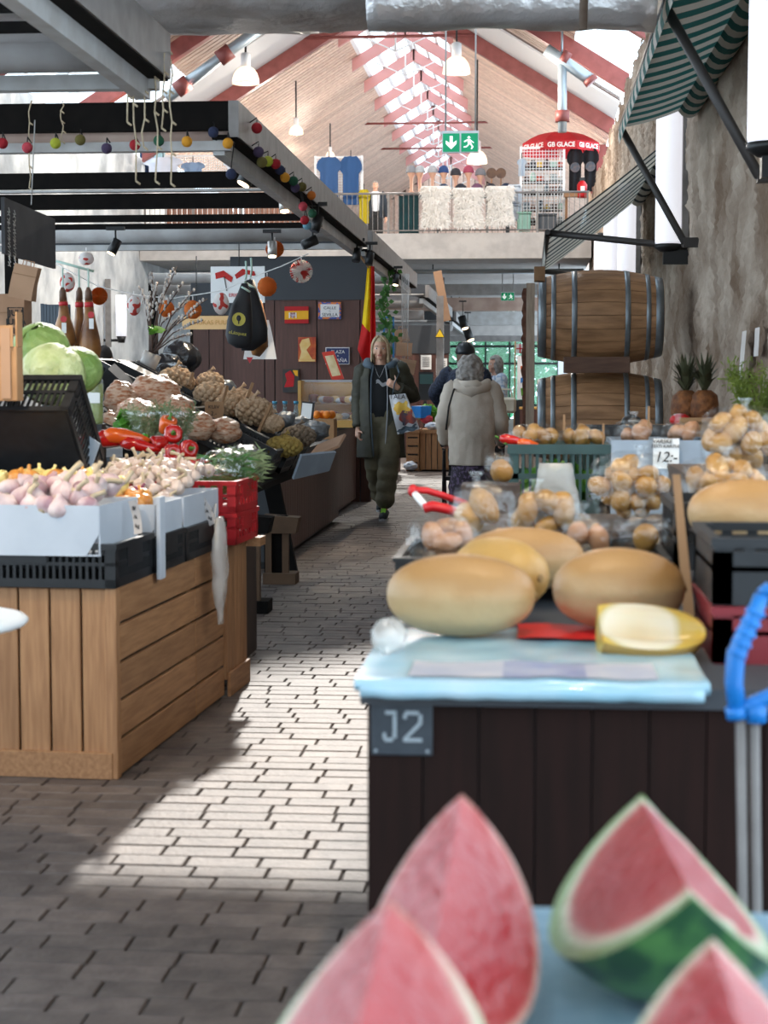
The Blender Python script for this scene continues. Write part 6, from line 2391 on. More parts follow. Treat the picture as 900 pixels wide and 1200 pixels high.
kraftbag('brown paper carrier bag tilted below the blackboard', 16, 311, 43, 351, 9.3, rad(12))
t = kraftbag('big brown paper sack with a framed stamp behind the cabbages', -10, 345, 33, 420, 9.6, 0, .2, handles=False)
fy = 9.49
fr = at(22, 353, fy)
for (x0, y0, x1, y1) in ((9, 336, 27, 337), (9, 369, 27, 370), (9, 336, 10, 370), (26.4, 336, 27.4, 370)):
    a, b = at(x0, y1 + 24, fy), at(x1, y0 + 24, fy)
    part('stamp_frame', 'ink', t, lambda m: m.box(a.x, b.x, fy, fy + .004, a.z, b.z))
for k, s_ in enumerate(('JUU', 'JUMA', 'TIRS')):
    text(s_, .048, 'ink', at(18.5, 367 + k * 10.5, fy), parent=t, name='stamp', bold=.001)
mt('shutter', '#4c5660', '#3e4750', sc=3, rough=.5)
t = thing('metal_shutter', 'slate grey ribbed metal panel behind the hams', 'panel', at(58, 430, 15))
for k in range(9):
    x0, x1 = 42 + k * 3.7, 45.2 + k * 3.7
    part('rib', 'shutter', t, lambda m: m.box(at(x0, 0, 15).x, at(x1, 0, 15).x, 15, 15.03, 0, at(0, 356 + k * .6, 15).z))
part('back_sheet', 'shutter', t, lambda m: m.box(at(41, 0, 15).x, at(76, 0, 15).x, 15.03, 15.05, 0, at(0, 357, 15).z))
# wall lights on the left stone wall
for i, (px, y0, y1, Y, lb) in enumerate(((142, 346, 394, 31, 'white tubular light on the far left stone wall'),)):
    a, b = at(px - 6, y1, Y), at(px + 6, y0, Y)
    t = thing('wall_light', lb, 'light', ((a.x + b.x) / 2, Y, a.z))
    part('diffuser', 'tube_glow', t, lambda m: m.lathe([((b.x - a.x) / 2, 0), ((b.x - a.x) / 2, b.z - a.z)], 14, ((a.x + b.x) / 2, Y, a.z)))
    part('cap', 'black_metal', t, lambda m: m.lathe([(.06, -.12), (.09, 0)], 12, ((a.x + b.x) / 2, Y, a.z)))
    part('back_bar', 'beam_grey', t, lambda m: m.box(a.x - .2, a.x - .1, Y, Y + .06, a.z - .2, b.z + .3))
    part('bracket', 'black_metal', t, lambda m: m.box(-7.85, (a.x + b.x) / 2, Y + .02, Y + .06, a.z - .1, a.z - .05))

# ================================================================= behind the woman: vine, kraft bags, greens on a pine stand
t = thing('hanging_vine', 'green climbing vine on a blue frame by the big flag', 'plant', at(455, 400, 21.8))
mt('blue_frame', '#3a86c8', rough=.5)
for (x0, x1, y0, y1) in ((449, 451, 371, 470), (460, 462, 371, 470), (449, 462, 371, 373), (449, 462, 383, 385), (449, 462, 398, 400)):
    a, b = at(x0, y1, 21.9), at(x1, y0, 21.9)
    part('frame_bar', 'blue_frame', t, lambda m: m.box(a.x, b.x, 21.88, 21.93, a.z, b.z))
pts = [at(452 + 5 * math.sin(k * .9), 312 + k * 9, 21.7) for k in range(12)]
part('stem', 'stem_green', t, lambda m: m.tube(pts, .012, 5))
r = random.Random(8)
mb = MB()
for k in range(120):
    p = pts[r.randrange(12)] + V((r.gauss(0, .06), r.gauss(0, .04), r.gauss(0, .05)))
    a = r.uniform(0, 6.3)
    d, e = V((math.cos(a), .3, math.sin(a))) * .04, V((-math.sin(a), .2, math.cos(a))) * .03
    mb.add([p - d, p + e, p + d, p - e], [(0, 1, 2, 3)])
mb.build('leaves', 'leaf_dark', t, kind='stuff')
kraftbag('brown paper bag hanging highest beside the vine', 463, 386, 479, 401, 22.6, rad(-8), .08)
kraftbag('brown paper bag with twisted handles hanging in the middle beside the vine', 464.5, 401.5, 483, 417, 22.4, rad(3), .08)
kraftbag('brown paper bag hanging lowest above the shoulder bag', 468, 421, 487, 438, 22.2, rad(10), .08)
mb = MB()
for px in (472, 474, 476, 478):
    mb.tube([V((at(px, 352, 22.5).x, 22.5, 2.72)), at(px, 430, 22.4)], .006, 4)
mb.box(-3.0, CX - .1, 22.47, 22.53, 2.70, 2.74)
mb.build('hanging_wires', 'lip_light', label='thin pale wires holding the kraft bags', cat='wire', kind='stuff')


def pine_far(label, x0, x1, y0, y1, Y, d, n, horiz=False):
    a, b = at(x0, y1, Y), at(x1, y0, Y)
    t = thing('pine_stand', label, 'stand', ((a.x + b.x) / 2, Y + d / 2, 0))
    for i in range(n):
        if horiz:
            za, zz = b.z * i / n, b.z * (i + 1) / n
            part('plank', 'pine_h', t, lambda m: m.box(a.x, b.x, Y, Y + .02, za + .012, zz - .012))
        else:
            xa, xb = a.x + (b.x - a.x) * i / n, a.x + (b.x - a.x) * (i + 1) / n
            part('plank', 'pine', t, lambda m: m.box(xa + .006, xb - .006, Y, Y + .02, .02, b.z - .05))
    part('top_board', 'pine_h', t, lambda m: m.box(a.x - .01, b.x + .01, Y - .02, Y + d, b.z - .05, b.z))
    part('side_board', 'pine', t, lambda m: m.box(a.x, a.x + .02, Y + .02, Y + d, 0, b.z - .05))
    part('side_board', 'pine', t, lambda m: m.box(b.x - .02, b.x, Y + .02, Y + d, 0, b.z - .05))
    part('inside', 'charcoal', t, lambda m: m.box(a.x + .02, b.x - .02, Y + .03, Y + d, .02, b.z - .05))
    return b.z, a.x, b.x


pz, pxa, pxb = pine_far('far pine stall stand with upright planks behind the stooped woman', 492, 540, 504, 553, 25.0, 1.2, 7)
pine_far('open slatted pine crate next to the far pine stand', 476, 491, 503, 553, 24.9, .6, 5, True)
Y = 25.4
for i, (px, py, s, mat, lb) in enumerate(((500, 483, .13, 'leaf_green', 'bushy green lettuce on the far pine stand'), (511, 485, .12, 'leaf_green', 'bright green lettuce by the stooped woman'), (521, 480, .11, 'leaf_pale', 'pale lettuce behind the others on the far stand'))):
    leafy('lettuce', lb, 'lettuce', at(px, py, Y), (s, s, s * .8), 90, mat, i + 30, .1)
one('blue_basket', 'blue_plastic', 'blue plastic basket on the far pine stand', 'basket', lambda m: m.lathe([(.1, 0), (.13, .01), (.15, .18), (.14, .18)], 4, at(494, 490, 25.2), sm=False))
sack('pink cauliflower-like bundle on the far pine stand', 500, 491, 14, 10, 25.2, 'ball_pink', 41, 'radish_bundle', .2)
sack('white plastic bag of produce on the edge of the far pine stand', 507, 499, 18, 8, 25.1, 'wrap_white', 42, 'produce_bag', .25)
sack('white plastic bag on the floor inside the slatted pine crate', 481, 546, 16, 10, 24.8, 'wrap_white', 43, 'produce_bag', .25)
t = plate('price_board', 'black upright menu board on the far pine stand', 'sign', 490.5, 436, 508, 469, 26.1, 'black_metal', .03)
mt('menu_dark', '#31504e', rough=.5)
patch(t, 'header', 'menu_dark', [(492, 438.5), (507, 438.5), (507, 450), (492, 450)], 26.09)
part('foot', 'black_metal', t, lambda m: m.box(at(497, 0, 26.1).x, at(501, 0, 26.1).x, 26.1, 26.13, pz, at(0, 469, 26.1).z))
for i, (x0, y0, x1, y1, lb) in enumerate(((493, 416, 505.5, 433, 'white printed notice on the far brown partition'), (511, 420, 524, 440, 'second white notice on the far brown partition by the post'))):
    t = plate('notice', lb, 'notice', x0, y0, x1, y1, 30.95, 'paper_white', .01)
    for k in range(5):
        patch(t, 'text_line', 'beam_grey', [(x0 + 2, y0 + 3 + k * 2.4), (x1 - 2, y0 + 3 + k * 2.4), (x1 - 2, y0 + 3.8 + k * 2.4), (x0 + 2, y0 + 3.8 + k * 2.4)], 30.94)
# low shelf with boxes between the counters (behind the woman)
one('cardboard_carton', 'deli_wood', 'yellow printed carton on the floor beside the brown counter', 'box', lambda m: m.box(at(419, 0, 18.9).x, at(426, 0, 18.9).x, 18.9, 19.2, 0, at(0, 560, 18.9).z))
one('cardboard_carton', 'cardboard', 'brown carton on the floor behind the walking woman', 'box', lambda m: m.box(at(428, 0, 18.9).x, at(440, 0, 18.9).x, 18.9, 19.25, 0, at(0, 557, 18.9).z))

# ================================================================= right background: counter, banner, flag
t = counter('small brown counter beyond the barrels with a roll-up banner', -.16, .6, 30.0, 31.0, .86, .14, 'deli_wood')
mt('banner', '#e6e9ee', rough=.5)
t = plate('banner', 'white roll-up banner with blue marks beside the bark edged upright', 'banner', 606, 417, 619, 468, 32.0, 'banner', .03)
part('foot', 'black_metal', t, lambda m: m.box(at(606, 0, 32).x, at(619, 0, 32).x, 31.95, 32.1, 0, at(0, 468, 32).z))
mt('banner_blue', '#2f6fb5', rough=.5)
patch(t, 'blue_mark', 'banner_blue', [(610, 443), (618, 440), (618, 446), (610, 449)], 31.99)
patch(t, 'rust_mark', 'poster_warm', [(610, 429), (618, 428), (618, 432), (610, 433)], 31.99)
patch(t, 'green_mark', 'leaf_green', [(610, 455), (617, 454), (618, 463), (611, 464)], 31.99)
t = plate('small_flag', 'small white flag with a red cross on a stick', 'flag', 605, 403, 614, 414, 26, 'white', .004)
patch(t, 'cross', 'red', [(608.8, 403), (610.2, 403), (610.2, 414), (608.8, 414)], 25.99)
patch(t, 'cross', 'red', [(605, 407.8), (614, 407.8), (614, 409.2), (605, 409.2)], 25.99)
part('stick', 'stick', t, lambda m: m.tube([at(604, 400, 26), V((at(602, 470, 26).x, 26, 0))], .012, 5))

# ================================================================= exit signs
def exit_sign(label, x0, y0, x1, y1, Y, zr, flip=False):
    t = thing('exit_sign', label, 'sign', at((x0 + x1) / 2, y1, Y), group='green emergency exit signs')
    a, b = at(x0, y1, Y), at(x1, y0, Y)
    u = (b.x - a.x) / 41
    part('case', 'white_steel', t, lambda m: m.box(a.x - u, b.x + u, Y + .004, Y + .06, a.z - u, b.z + 3 * u))
    P = lambda x, z: (a.x + x * u, a.z + z * u)
    f = []
    for s in (0, 21.5):
        f.append(part('panel', 'green_sign', t, lambda m: m.box(a.x + s * u, a.x + (s + 19.5) * u, Y, Y + .004, a.z, b.z)))
    ar, mn = (f[0], f[1]) if not flip else (f[1], f[0])
    o1, o2 = (0, 21.5) if not flip else (21.5, 0)
    H = (b.z - a.z) / u

    def sh(par, nm, poly):
        part(nm, 'sign_white', par, lambda m: m.prism([P(x, z * H / 21) for x, z in poly], Y - .006, Y))
    sh(ar, 'arrow', [(o1 + 8, 18), (o1 + 11.5, 18), (o1 + 11.5, 10), (o1 + 16, 13), (o1 + 16, 9), (o1 + 9.75, 3), (o1 + 3.5, 9), (o1 + 3.5, 13), (o1 + 8, 10)])
    for poly in ([(o2 + 7, 16), (o2 + 9, 18), (o2 + 11, 16), (o2 + 9, 14.5)], [(o2 + 7, 14), (o2 + 11, 14), (o2 + 12, 9), (o2 + 8, 8)], [(o2 + 3, 12), (o2 + 7, 14), (o2 + 7, 12.5), (o2 + 4, 10.5)],
                 [(o2 + 11, 13.5), (o2 + 15, 10.5), (o2 + 14.5, 9.5), (o2 + 11, 12)], [(o2 + 8, 8.5), (o2 + 10, 8.5), (o2 + 6.5, 5), (o2 + 3, 4.5), (o2 + 3, 6), (o2 + 6, 6.5)], [(o2 + 10, 9), (o2 + 12, 9), (o2 + 14.5, 5.5), (o2 + 12.5, 2.5), (o2 + 11.3, 3.2), (o2 + 12.5, 5.5)]):
        sh(mn, 'running_figure', poly)
    for x in (a.x + 3 * u, b.x - 3 * u):
        part('rod', 'lip_light', t, lambda m: m.tube([(x, Y + .03, b.z + 3 * u), (x, Y + .03, zr)], .012, 6))


exit_sign('large green exit sign with arrow and running figure under the roof', 519, 156, 560, 178, 22.5, 7.3)
exit_sign('small green exit sign hanging under the gallery', 587.5, 343, 602.5, 352, 37, zb)
exit_sign('smallest green exit sign deeper under the gallery', 593.5, 361.5, 604.5, 368, 45, zb, True)

# ================================================================= gallery: railing, sheepskins, hats, parasol stall
RYY = MZ + .06
t = thing('railing', 'thin dark steel railing along the gallery edge', 'railing', (-3.3, RYY, zt))
rt_ = at(550, 226, RYY).z
part('top_rail', 'beam_grey', t, lambda m: m.tube([(-7.7, RYY, rt_), (1.15, RYY, rt_)], .022, 8))
part('bottom_rail', 'beam_grey', t, lambda m: m.tube([(-7.7, RYY, zt + .06), (1.15, RYY, zt + .06)], .014, 6))
for i in range(10):
    x = -7.7 + i * .98
    part('post', 'beam_grey', t, lambda m: m.box(x - .02, x + .02, RYY - .02, RYY + .02, zt, rt_))
mb = MB()
for i in range(86):
    x = -7.6 + i * .102
    mb.box(x - .005, x + .005, RYY - .005, RYY + .005, zt + .06, rt_)
mb.build('bars', 'beam_grey', t, kind='stuff')
mt('fleece', '#fbf8f4', '#f0ebe5', sc=20, rough=.95)


def fleece(label, x0, y0, x1, y1, seed):
    Y = MZ - .03
    a, b = at(x0, y1, Y), at(x1, y0, Y)
    w, h = b.x - a.x, b.z - a.z
    t = thing('sheepskin', label, 'sheepskin', ((a.x + b.x) / 2, Y, a.z), group='white sheepskins over the railing')

    def f(u, v, o=0):
        wid = .80 + .08 * math.cos(v * 2 * PI) + .06 * nz((v * 4, seed, 0)) - .25 * max(0, v - .9) * 4
        x = (a.x + b.x) / 2 + (u - .5) * w * wid
        z = b.z - h * v + .04 * nz((u * 3, v * 2, seed))
        e = max(0, 1 - (2 * abs(u - .5)) ** 4)
        return V((x, Y - .03 - .07 * e - .03 * nz((u * 9, v * 9, seed)), z))
    mb = MB()
    mb.grid(14, 16, lambda u, v: f(u, v))
    mb.grid(2, 4, lambda u, v: (a.x + w * (.08 + .84 * u), Y - .03 + .22 * v, b.z + .03 * math.sin(v * PI)))
    mb.build('hide', 'fleece', t)
    r = random.Random(seed)
    mb = MB()
    for i in range(1500):
        u, v = r.random(), r.random()
        p = f(u, v)
        d = V(((u - .5) * .12 + r.gauss(0, .02), -.05 + r.gauss(0, .02), -.045 + r.gauss(0, .03)))
        e = V((.014, 0, .006))
        mb.add([p - e, p + e, p + d], [(0, 1, 2)])
    mb.build('wool', 'fleece', t, kind='stuff')


fleece('white sheepskin over the railing next to the dark green cloth', 491, 219, 529, 267, 1)
fleece('white sheepskin in the middle of the three over the railing', 528, 221, 569, 267, 2)
fleece('white sheepskin over the railing next to the clear boxes', 567, 219, 605, 265, 3)
mt('skin_doll', '#c99b83', rough=.6)
hats = [(482, 'grey', '#8d8f95'), (492, 'pale grey', '#b4b8bd'), (507, 'light grey', '#aeb0b6'), (520, 'blue', '#2f4a7d'), (534, 'charcoal', '#3c3a40'), (549, 'rose', '#a84b62'), (563, 'mid grey', '#7b7b80')]
HYY = MZ + .75
tz = at(0, 232, HYY).z
one('hat_table', 'charcoal', 'long table behind the sheepskins carrying hat heads', 'table', lambda m: (m.box(at(474, 0, HYY).x, at(600, 0, HYY).x, HYY - .2, HYY + .4, tz - .06, tz), m.box(at(470, 0, HYY).x, at(474, 0, HYY).x, HYY, HYY + .1, zt, tz - .05), m.box(at(594, 0, HYY).x, at(598, 0, HYY).x, HYY, HYY + .1, zt, tz - .05)))
for px, nm, hx in hats:
    mt('hat_' + nm.replace(' ', '_'), hx, rough=.9)
    c = at(px, 200 if nm not in ('charcoal', 'mid grey') else 203, HYY)
    t = thing('hat_mannequin', 'dummy head wearing a %s knitted hat behind the sheepskins' % nm, 'hat display', (c.x, HYY, tz), group='hat heads on the gallery')
    part('bust', 'skin_doll', t, lambda m: m.lathe([(.1, 0), (.09, .03), (.03, .06), (.035, max(.15, c.z - tz - .16)), (.05, max(.17, c.z - tz - .12)), (.075, c.z - tz - .07), (.085, c.z - tz), (.06, c.z - tz + .06)], 14, (c.x, HYY, tz)))
    part('hat', 'hat_' + nm.replace(' ', '_'), t, lambda m: m.lathe([(.098, -.035), (.106, -.01), (.1, .04), (.07, .085), (.02, .105), (.001, .108)], 16, c))
    part('brim', 'hat_' + nm.replace(' ', '_'), t, lambda m: m.lathe([(.104, -.045), (.112, -.03), (.11, -.005)], 16, c))
for i, px in enumerate((576, 587)):
    c = at(px, 203, HYY)
    t = thing('hat_stand', 'dark brown felt hat on a pale wooden stand', 'hat display', (c.x, HYY, tz), group='brown hats on wooden stands')
    part('hat', 'ham_dark', t, lambda m: m.tube([c, c + V((0, .06, .01))], .105, 18))
    part('pole', 'pine', t, lambda m: m.tube([(c.x, HYY + .04, tz), (c.x, HYY + .04, c.z)], .014, 6))
for i, (px, py, hx, nm) in enumerate(((540, 215, '#2c2f3a', 'navy'), (559, 216, '#75506a', 'mauve'), (575, 213, '#2a2730', 'black'), (520, 213, '#3b4c66', 'steel blue'), (593, 214, '#243048', 'dark blue'))):
    mt('cap_' + nm.replace(' ', '_'), hx, rough=.9)
    c = V((at(px, py, MZ + .6).x, MZ + .62, tz + .082))
    one('knitted_hat', 'cap_' + nm.replace(' ', '_'), '%s knitted hat piled behind the sheepskins' % nm, 'hat', lambda m: m.lathe([(.12, -.08), (.13, -.03), (.11, .05), (.05, .1), (.001, .11)], 14, c))
mt('teal_cloth', '#123b40', '#0e2f34', sc=4, rough=.9)
one('draped_table', 'teal_cloth', 'table under a dark green cloth behind the railing', 'table', lambda m: m.box(at(468, 0, 34.35).x, at(491, 0, 34.35).x, 34.25, 34.5, zt, at(0, 234, 34.3).z))
# parasol
PY = 35.4
pc = at(657, 157, PY)
t = thing('parasol', 'red market parasol with white lettering on its valance', 'parasol', (pc.x, PY, zt), group=None)
mt('parasol_red', '#c9252f', '#b81e29', sc=4, rough=.7, trl=.2)
mt('parasol_pale', '#d9a3ab', rough=.7, trl=.2)
R0 = 47 * PY / F
zv, zv2 = at(0, 178, PY).z, at(0, 188, PY).z
for k in range(8):
    a0, a1 = 2 * PI * (k + .5) / 8, 2 * PI * (k + 1.5) / 8
    P0, P1 = V((pc.x + R0 * math.cos(a0), PY + R0 * math.sin(a0), zv)), V((pc.x + R0 * math.cos(a1), PY + R0 * math.sin(a1), zv))
    part('panel', 'parasol_red', t, lambda m: m.grid(2, 6, lambda u, v: pc.lerp(P0.lerp(P1, u), v) + V((0, 0, .10 * math.sin(PI * v)))))
    part('valance', 'parasol_red', t, lambda m: m.grid(2, 3, lambda u, v: P0.lerp(P1, u) + V((0, 0, -(zv - zv2) * v))))
    mid = (P0 + P1) / 2
    nrm = math.atan2(mid.y - PY, mid.x - pc.x)
    if math.sin(nrm) < .1:
        d = V((math.cos(nrm), math.sin(nrm), 0))
        text('GB GLACE', .13, 'white', mid + d * .012 + V((0, 0, -(zv - zv2) / 2)), (PI / 2, 0, nrm + PI / 2), t, sx=.9, bold=.003)
part('pole', 'white_steel', t, lambda m: m.tube([(pc.x, PY, zt), (pc.x, PY, pc.z + .08)], .025, 8))
part('emblem', 'parasol_pale', t, lambda m: m.lathe([(.09, 0), (.12, .0), (.12, .01), (.09, .01)], 18, (pc.x - .02, PY - .35, zv + .18)))
# wire racks with goods


def wire_rack(label, x0, y0, x1, y1, Y, nx, nz_, mat='white_steel'):
    a, b = at(x0, y1, Y), at(x1, y0, Y)
    t = thing('wire_rack', label, 'rack', ((a.x + b.x) / 2, Y, min(a.z, zt + 9)))
    mb = MB()
    for i in range(1, nx):
        x = a.x + (b.x - a.x) * i / nx
        mb.box(x - .006, x + .006, Y - .006, Y + .006, a.z, b.z)
    for i in range(1, nz_):
        z = a.z + (b.z - a.z) * i / nz_
        mb.box(a.x, b.x, Y - .006, Y + .006, z - .006, z + .006)
    mb.build('wires', mat, t, kind='stuff')
    for x in (a.x, b.x):
        part('post', mat, t, lambda m: m.box(x - .025, x + .025, Y - .025, Y + .025, zt, b.z + .03))
    part('top_bar', mat, t, lambda m: m.box(a.x, b.x, Y - .02, Y + .02, b.z - .02, b.z + .02))
    return t


wire_rack('white wire grid rack under the red parasol', 610, 173, 661, 270, 34.75, 14, 24)
wire_rack('white wire grid rack hung with shirts on the left of the gallery', 195, 182, 290, 240, 34.4, 34, 20)
wire_rack('white wire grid rack with denim by the canopy end', 370, 184, 424, 240, 34.4, 18, 18)


def garment(label, x0, y0, x1, y1, Y, c, nm, kind='shirt', seed=0):
    key = 'cloth_' + nm
    if key not in MATS:
        mt(key, c, rough=.9)
    a, b = at(x0, y1, Y), at(x1, y0, Y)
    w, h = b.x - a.x, b.z - a.z
    mb = MB()

    def f(u, v, o):
        sh = 1.0 if v > .12 else .55 + 3.7 * v
        if kind == 'shirt' and v > .35:
            sh = .72
        x = (a.x + b.x) / 2 + (u - .5) * w * sh
        return V((x, Y + o + .03 * math.sin(u * 11 + seed + v), b.z - h * v))
    mb.grid(12, 12, lambda u, v: f(u, v, 0))
    mb.grid(12, 12, lambda u, v: f(u, v, .05))
    t = thing('garment', label, 'garment', ((a.x + b.x) / 2, Y, a.z), group='clothes for sale on the gallery')
    mb.build('cloth', key, t)
    part('hanger', 'black_metal', t, lambda m: m.tube([((a.x + b.x) / 2, Y + .02, b.z - .01), ((a.x + b.x) / 2, Y + .02, b.z + .12)], .01, 5))


for q in (('white shirt hung at the left end of the wire grid', 168, 184, 214, 212, 34.3, '#cfd6e4', 'white_shirt'), ('pale blue shirt hung on the wire grid', 212, 190, 240, 212, 34.3, '#7f98b8', 'pale_blue'),
          ('white shirt hung at the right end of the wire grid', 262, 186, 292, 212, 34.3, '#d9dde6', 'white_shirt'), ('dark jeans hung on the wall side of the wire grid', 164, 172, 180, 215, 34.6, '#1f2f4c', 'jeans'),
          ('pale turquoise scarf hung high on the wire grid', 176, 165, 196, 190, 34.6, '#a9cfd8', 'turquoise'), ('denim jacket on the wire grid by the canopy end', 371, 184, 400, 232, 34.3, '#3c5f90', 'denim'),
          ('blue checked cloth beside the denim jacket', 398, 183, 424, 240, 34.3, '#355a8c', 'denim2'), ('yellow jacket hanging by the canopy end', 419, 222, 434, 262, 34.3, '#c9b52a', 'yellow_jacket'),
          ('black printed shirt hanging nearest the wire rack under the parasol', 664, 174, 684, 226, 34.9, '#17161b', 'black_shirt'), ('black printed shirt hanging nearest the stone wall', 682, 174, 702, 224, 34.95, '#1b1a20', 'black_shirt'),
          ('pale striped towel hung on the left of the parasol rack', 606, 186, 617, 206, 34.7, '#b9c6d4', 'towel')):
    garment(*q)
mt('print_grey', '#6a5a58', '#3c4a55', sc=14, rough=.8)
for (x0, y0, x1, y1, lb) in ((668, 182, 680, 210, 'faded figure print on the black shirt by the rack'), (686, 182, 698, 208, 'faded figure print on the black shirt by the wall')):
    a, b = at(x0, y1, 34.84), at(x1, y0, 34.84)
    one('shirt_print', 'print_grey', lb, 'print', lambda m: m.tube([((a.x + b.x) / 2, 34.85, (a.z + b.z) / 2), ((a.x + b.x) / 2, 34.86, (a.z + b.z) / 2)], (b.x - a.x) / 2, 12))
# extinguisher
c = at(682, 232, 34.5)
t = thing('fire_extinguisher', 'red fire extinguisher on a wooden rail by the stone wall', 'extinguisher', c)
part('cylinder', 'red', t, lambda m: m.lathe([(.09, 0), (.1, .02), (.1, .26), (.06, .32), (.03, .34)], 16, c))
part('valve', 'black_metal', t, lambda m: m.cbox(c + V((0, 0, .37)), (.1, .05, .06)))
part('label', 'white', t, lambda m: m.box(c.x - .03, c.x + .05, c.y - .105, c.y - .098, c.z + .12, c.z + .22))
one('wooden_rail', 'pine_h', 'short wooden rail on a post under the fire extinguisher', 'rail', lambda m: (m.box(at(664, 0, 34.6).x, at(667, 0, 34.6).x, 34.5, 34.56, zt, at(0, 236, 34.5).z), m.box(at(662, 0, 34.6).x, at(690, 0, 34.6).x, 34.45, 34.6, at(0, 237, 34.5).z, at(0, 232, 34.5).z)))
# goods on the shelves of the rack
r = random.Random(14)
mcols = ['#6d4535', '#8d9a9a', '#9fc4b4', '#2f3640', '#c9c1b8', '#b5502f', '#d9b13a', '#57666f', '#e3e0dc', '#3d2c2a']
k = 0
for lv, py in enumerate((197, 213, 228, 246, 262)):
    a, b = at(612, py, 35.0), at(660, py, 35.0)
    one('rack_shelf', 'beam_black', 'dark shelf board on level %s of the parasol rack' % ('one', 'two', 'three', 'four', 'five')[lv], 'shelf', lambda m: m.box(a.x, b.x, 34.85, 35.25, a.z - .02, a.z))
    for i in range(6):
        hx = mcols[(k * 3 + lv) % len(mcols)]
        nm = 'goods_%d' % ((k * 3 + lv) % len(mcols))
        if nm not in MATS:
            mt(nm, hx, rough=.7)
        x = a.x + .08 + i * (b.x - a.x - .14) / 5
        h = r.uniform(.08, .2)
        w_ = r.uniform(.05, .075)
        mb = MB()
        if i % 2:
            mb.lathe([(w_ * .8, 0), (w_, .02), (w_ * .9, h * .7), (w_ * .4, h)], 12, (x, 35.0, a.z))
        else:
            mb.rbox(x - w_, x + w_, 34.93, 35.07, a.z, a.z + h, .01)
        mb.build('jar' if i % 2 else 'small_box', nm, label=('small jar' if i % 2 else 'small box') + ' on level %s of the parasol rack' % ('one', 'two', 'three', 'four', 'five')[lv], cat='jar' if i % 2 else 'box', group=('jars' if i % 2 else 'boxes') + ' on level %s of the parasol rack' % ('one', 'two', 'three', 'four', 'five')[lv])
        k += 1
for i, (x0, y0, x1, y1, c_, lb) in enumerate(((606, 248, 622, 270, '#8fc0ae', 'mint green plastic box behind the railing'), (596, 216, 609, 238, '#b6c0cc', 'clear plastic storage box stacked by the last sheepskin'), (596, 239, 609, 258, '#a4b0be', 'lower clear plastic storage box by the last sheepskin'), (630, 250, 652, 270, '#4a4f55', 'dark storage box behind the railing'))):
    nm = 'tub_%d' % i
    mt(nm, c_, rough=.3)
    a, b = at(x0, y1, 34.3), at(x1, y0, 34.3)
    t = thing('storage_box', lb, 'box', ((a.x + b.x) / 2, 34.45, a.z))
    part('body', nm, t, lambda m: m.rbox(a.x, b.x, 34.3, 34.65, a.z, b.z - .04, .02))
    part('lid', nm, t, lambda m: m.rbox(a.x - .015, b.x + .015, 34.28, 34.67, b.z - .04, b.z, .01))
# brown slat fence behind the left railing
t = thing('slat_fence', 'brown upright slat fence along the left gallery edge', 'fence', (at(280, 0, 34.25).x, 34.25, zt))
mt('slat_brown', '#a6735c', '#8d5f4b', sc=5, rough=.7, rnd=.12)
for i in range(27):
    x = 196 + i * 6
    a, b = at(x, 262, 34.25), at(x + 4.6, 242, 34.25)
    part('slat', 'slat_brown', t, lambda m: m.box(a.x, b.x, 34.24, 34.27, zt, b.z))
# ================================================================= people
mt('skin', '#d3a88f', '#c4937a', sc=30, rough=.5, sss=.12)
mt('skin_old', '#cfa58f', '#bd8d78', sc=40, rough=.55, sss=.1)
mt('eye_white', '#e9e4de', rough=.3)
mt('iris', '#3b4a55', rough=.2)
mt('brow', '#7a5f48', rough=.8)
mt('lip', '#b3655c', rough=.4)


def remesh(mb, vox, mat, smooth=6):
    me0 = mb.mesh('tmp', mat)
    o = bpy.data.objects.new('tmp', me0)
    COL.objects.link(o)
    m = o.modifiers.new('r', 'REMESH')
    m.mode = 'VOXEL'
    m.voxel_size = vox
    m.use_smooth_shade = True
    s = o.modifiers.new('s', 'SMOOTH')
    s.factor = .5
    s.iterations = smooth
    dg = bpy.context.evaluated_depsgraph_get()
    me = bpy.data.meshes.new_from_object(o.evaluated_get(dg))
    bpy.data.objects.remove(o)
    bpy.data.meshes.remove(me0)
    me.materials.clear()
    me.materials.append(MATS[mat])
    return me


def hand(mb, w, d, n, curl, k=1.0, thumb=1):
    """palm and five fingers: wrist w, pointing d, palm normal n"""
    w, d = V(w), V(d).normalized()
    n = (V(n) - d * V(n).dot(d)).normalized()
    s = d.cross(n) * thumb
    mb.tube([w - d * .02, w + d * .03 * k, w + d * .085 * k], [.027 * k, .034 * k, .036 * k], 10, flat=1)
    for i, (off, ln) in enumerate(((-.027, .068), (-.009, .078), (.009, .073), (.026, .058))):
        b = w + d * .082 * k + s * off * k
        dd = d.copy()
        pts = [b - d * .02]
        pts.append(b)
        for j in range(3):
            a = curl * (.6 + .35 * j)
            dd = (d * math.cos(a * (j + 1) * .55) + n * math.sin(a * (j + 1) * .55)).normalized()
            b = b + dd * ln * k / 2.6
            pts.append(b)
        mb.tube(pts, [.0095 * k, .0095 * k, .009 * k, .0085 * k, .007 * k], 8)
    b = w + d * .03 * k - s * .03 * k
    td = (d * .6 - s * .7 + n * .45).normalized()
    mb.tube([b + s * .012, b + td * .03 * k, b + td * .055 * k + n * .01 * k, b + td * .07 * k + (n * .7 + d * .6) * .018 * k], [.013 * k, .0115 * k, .0105 * k, .008 * k], 8)


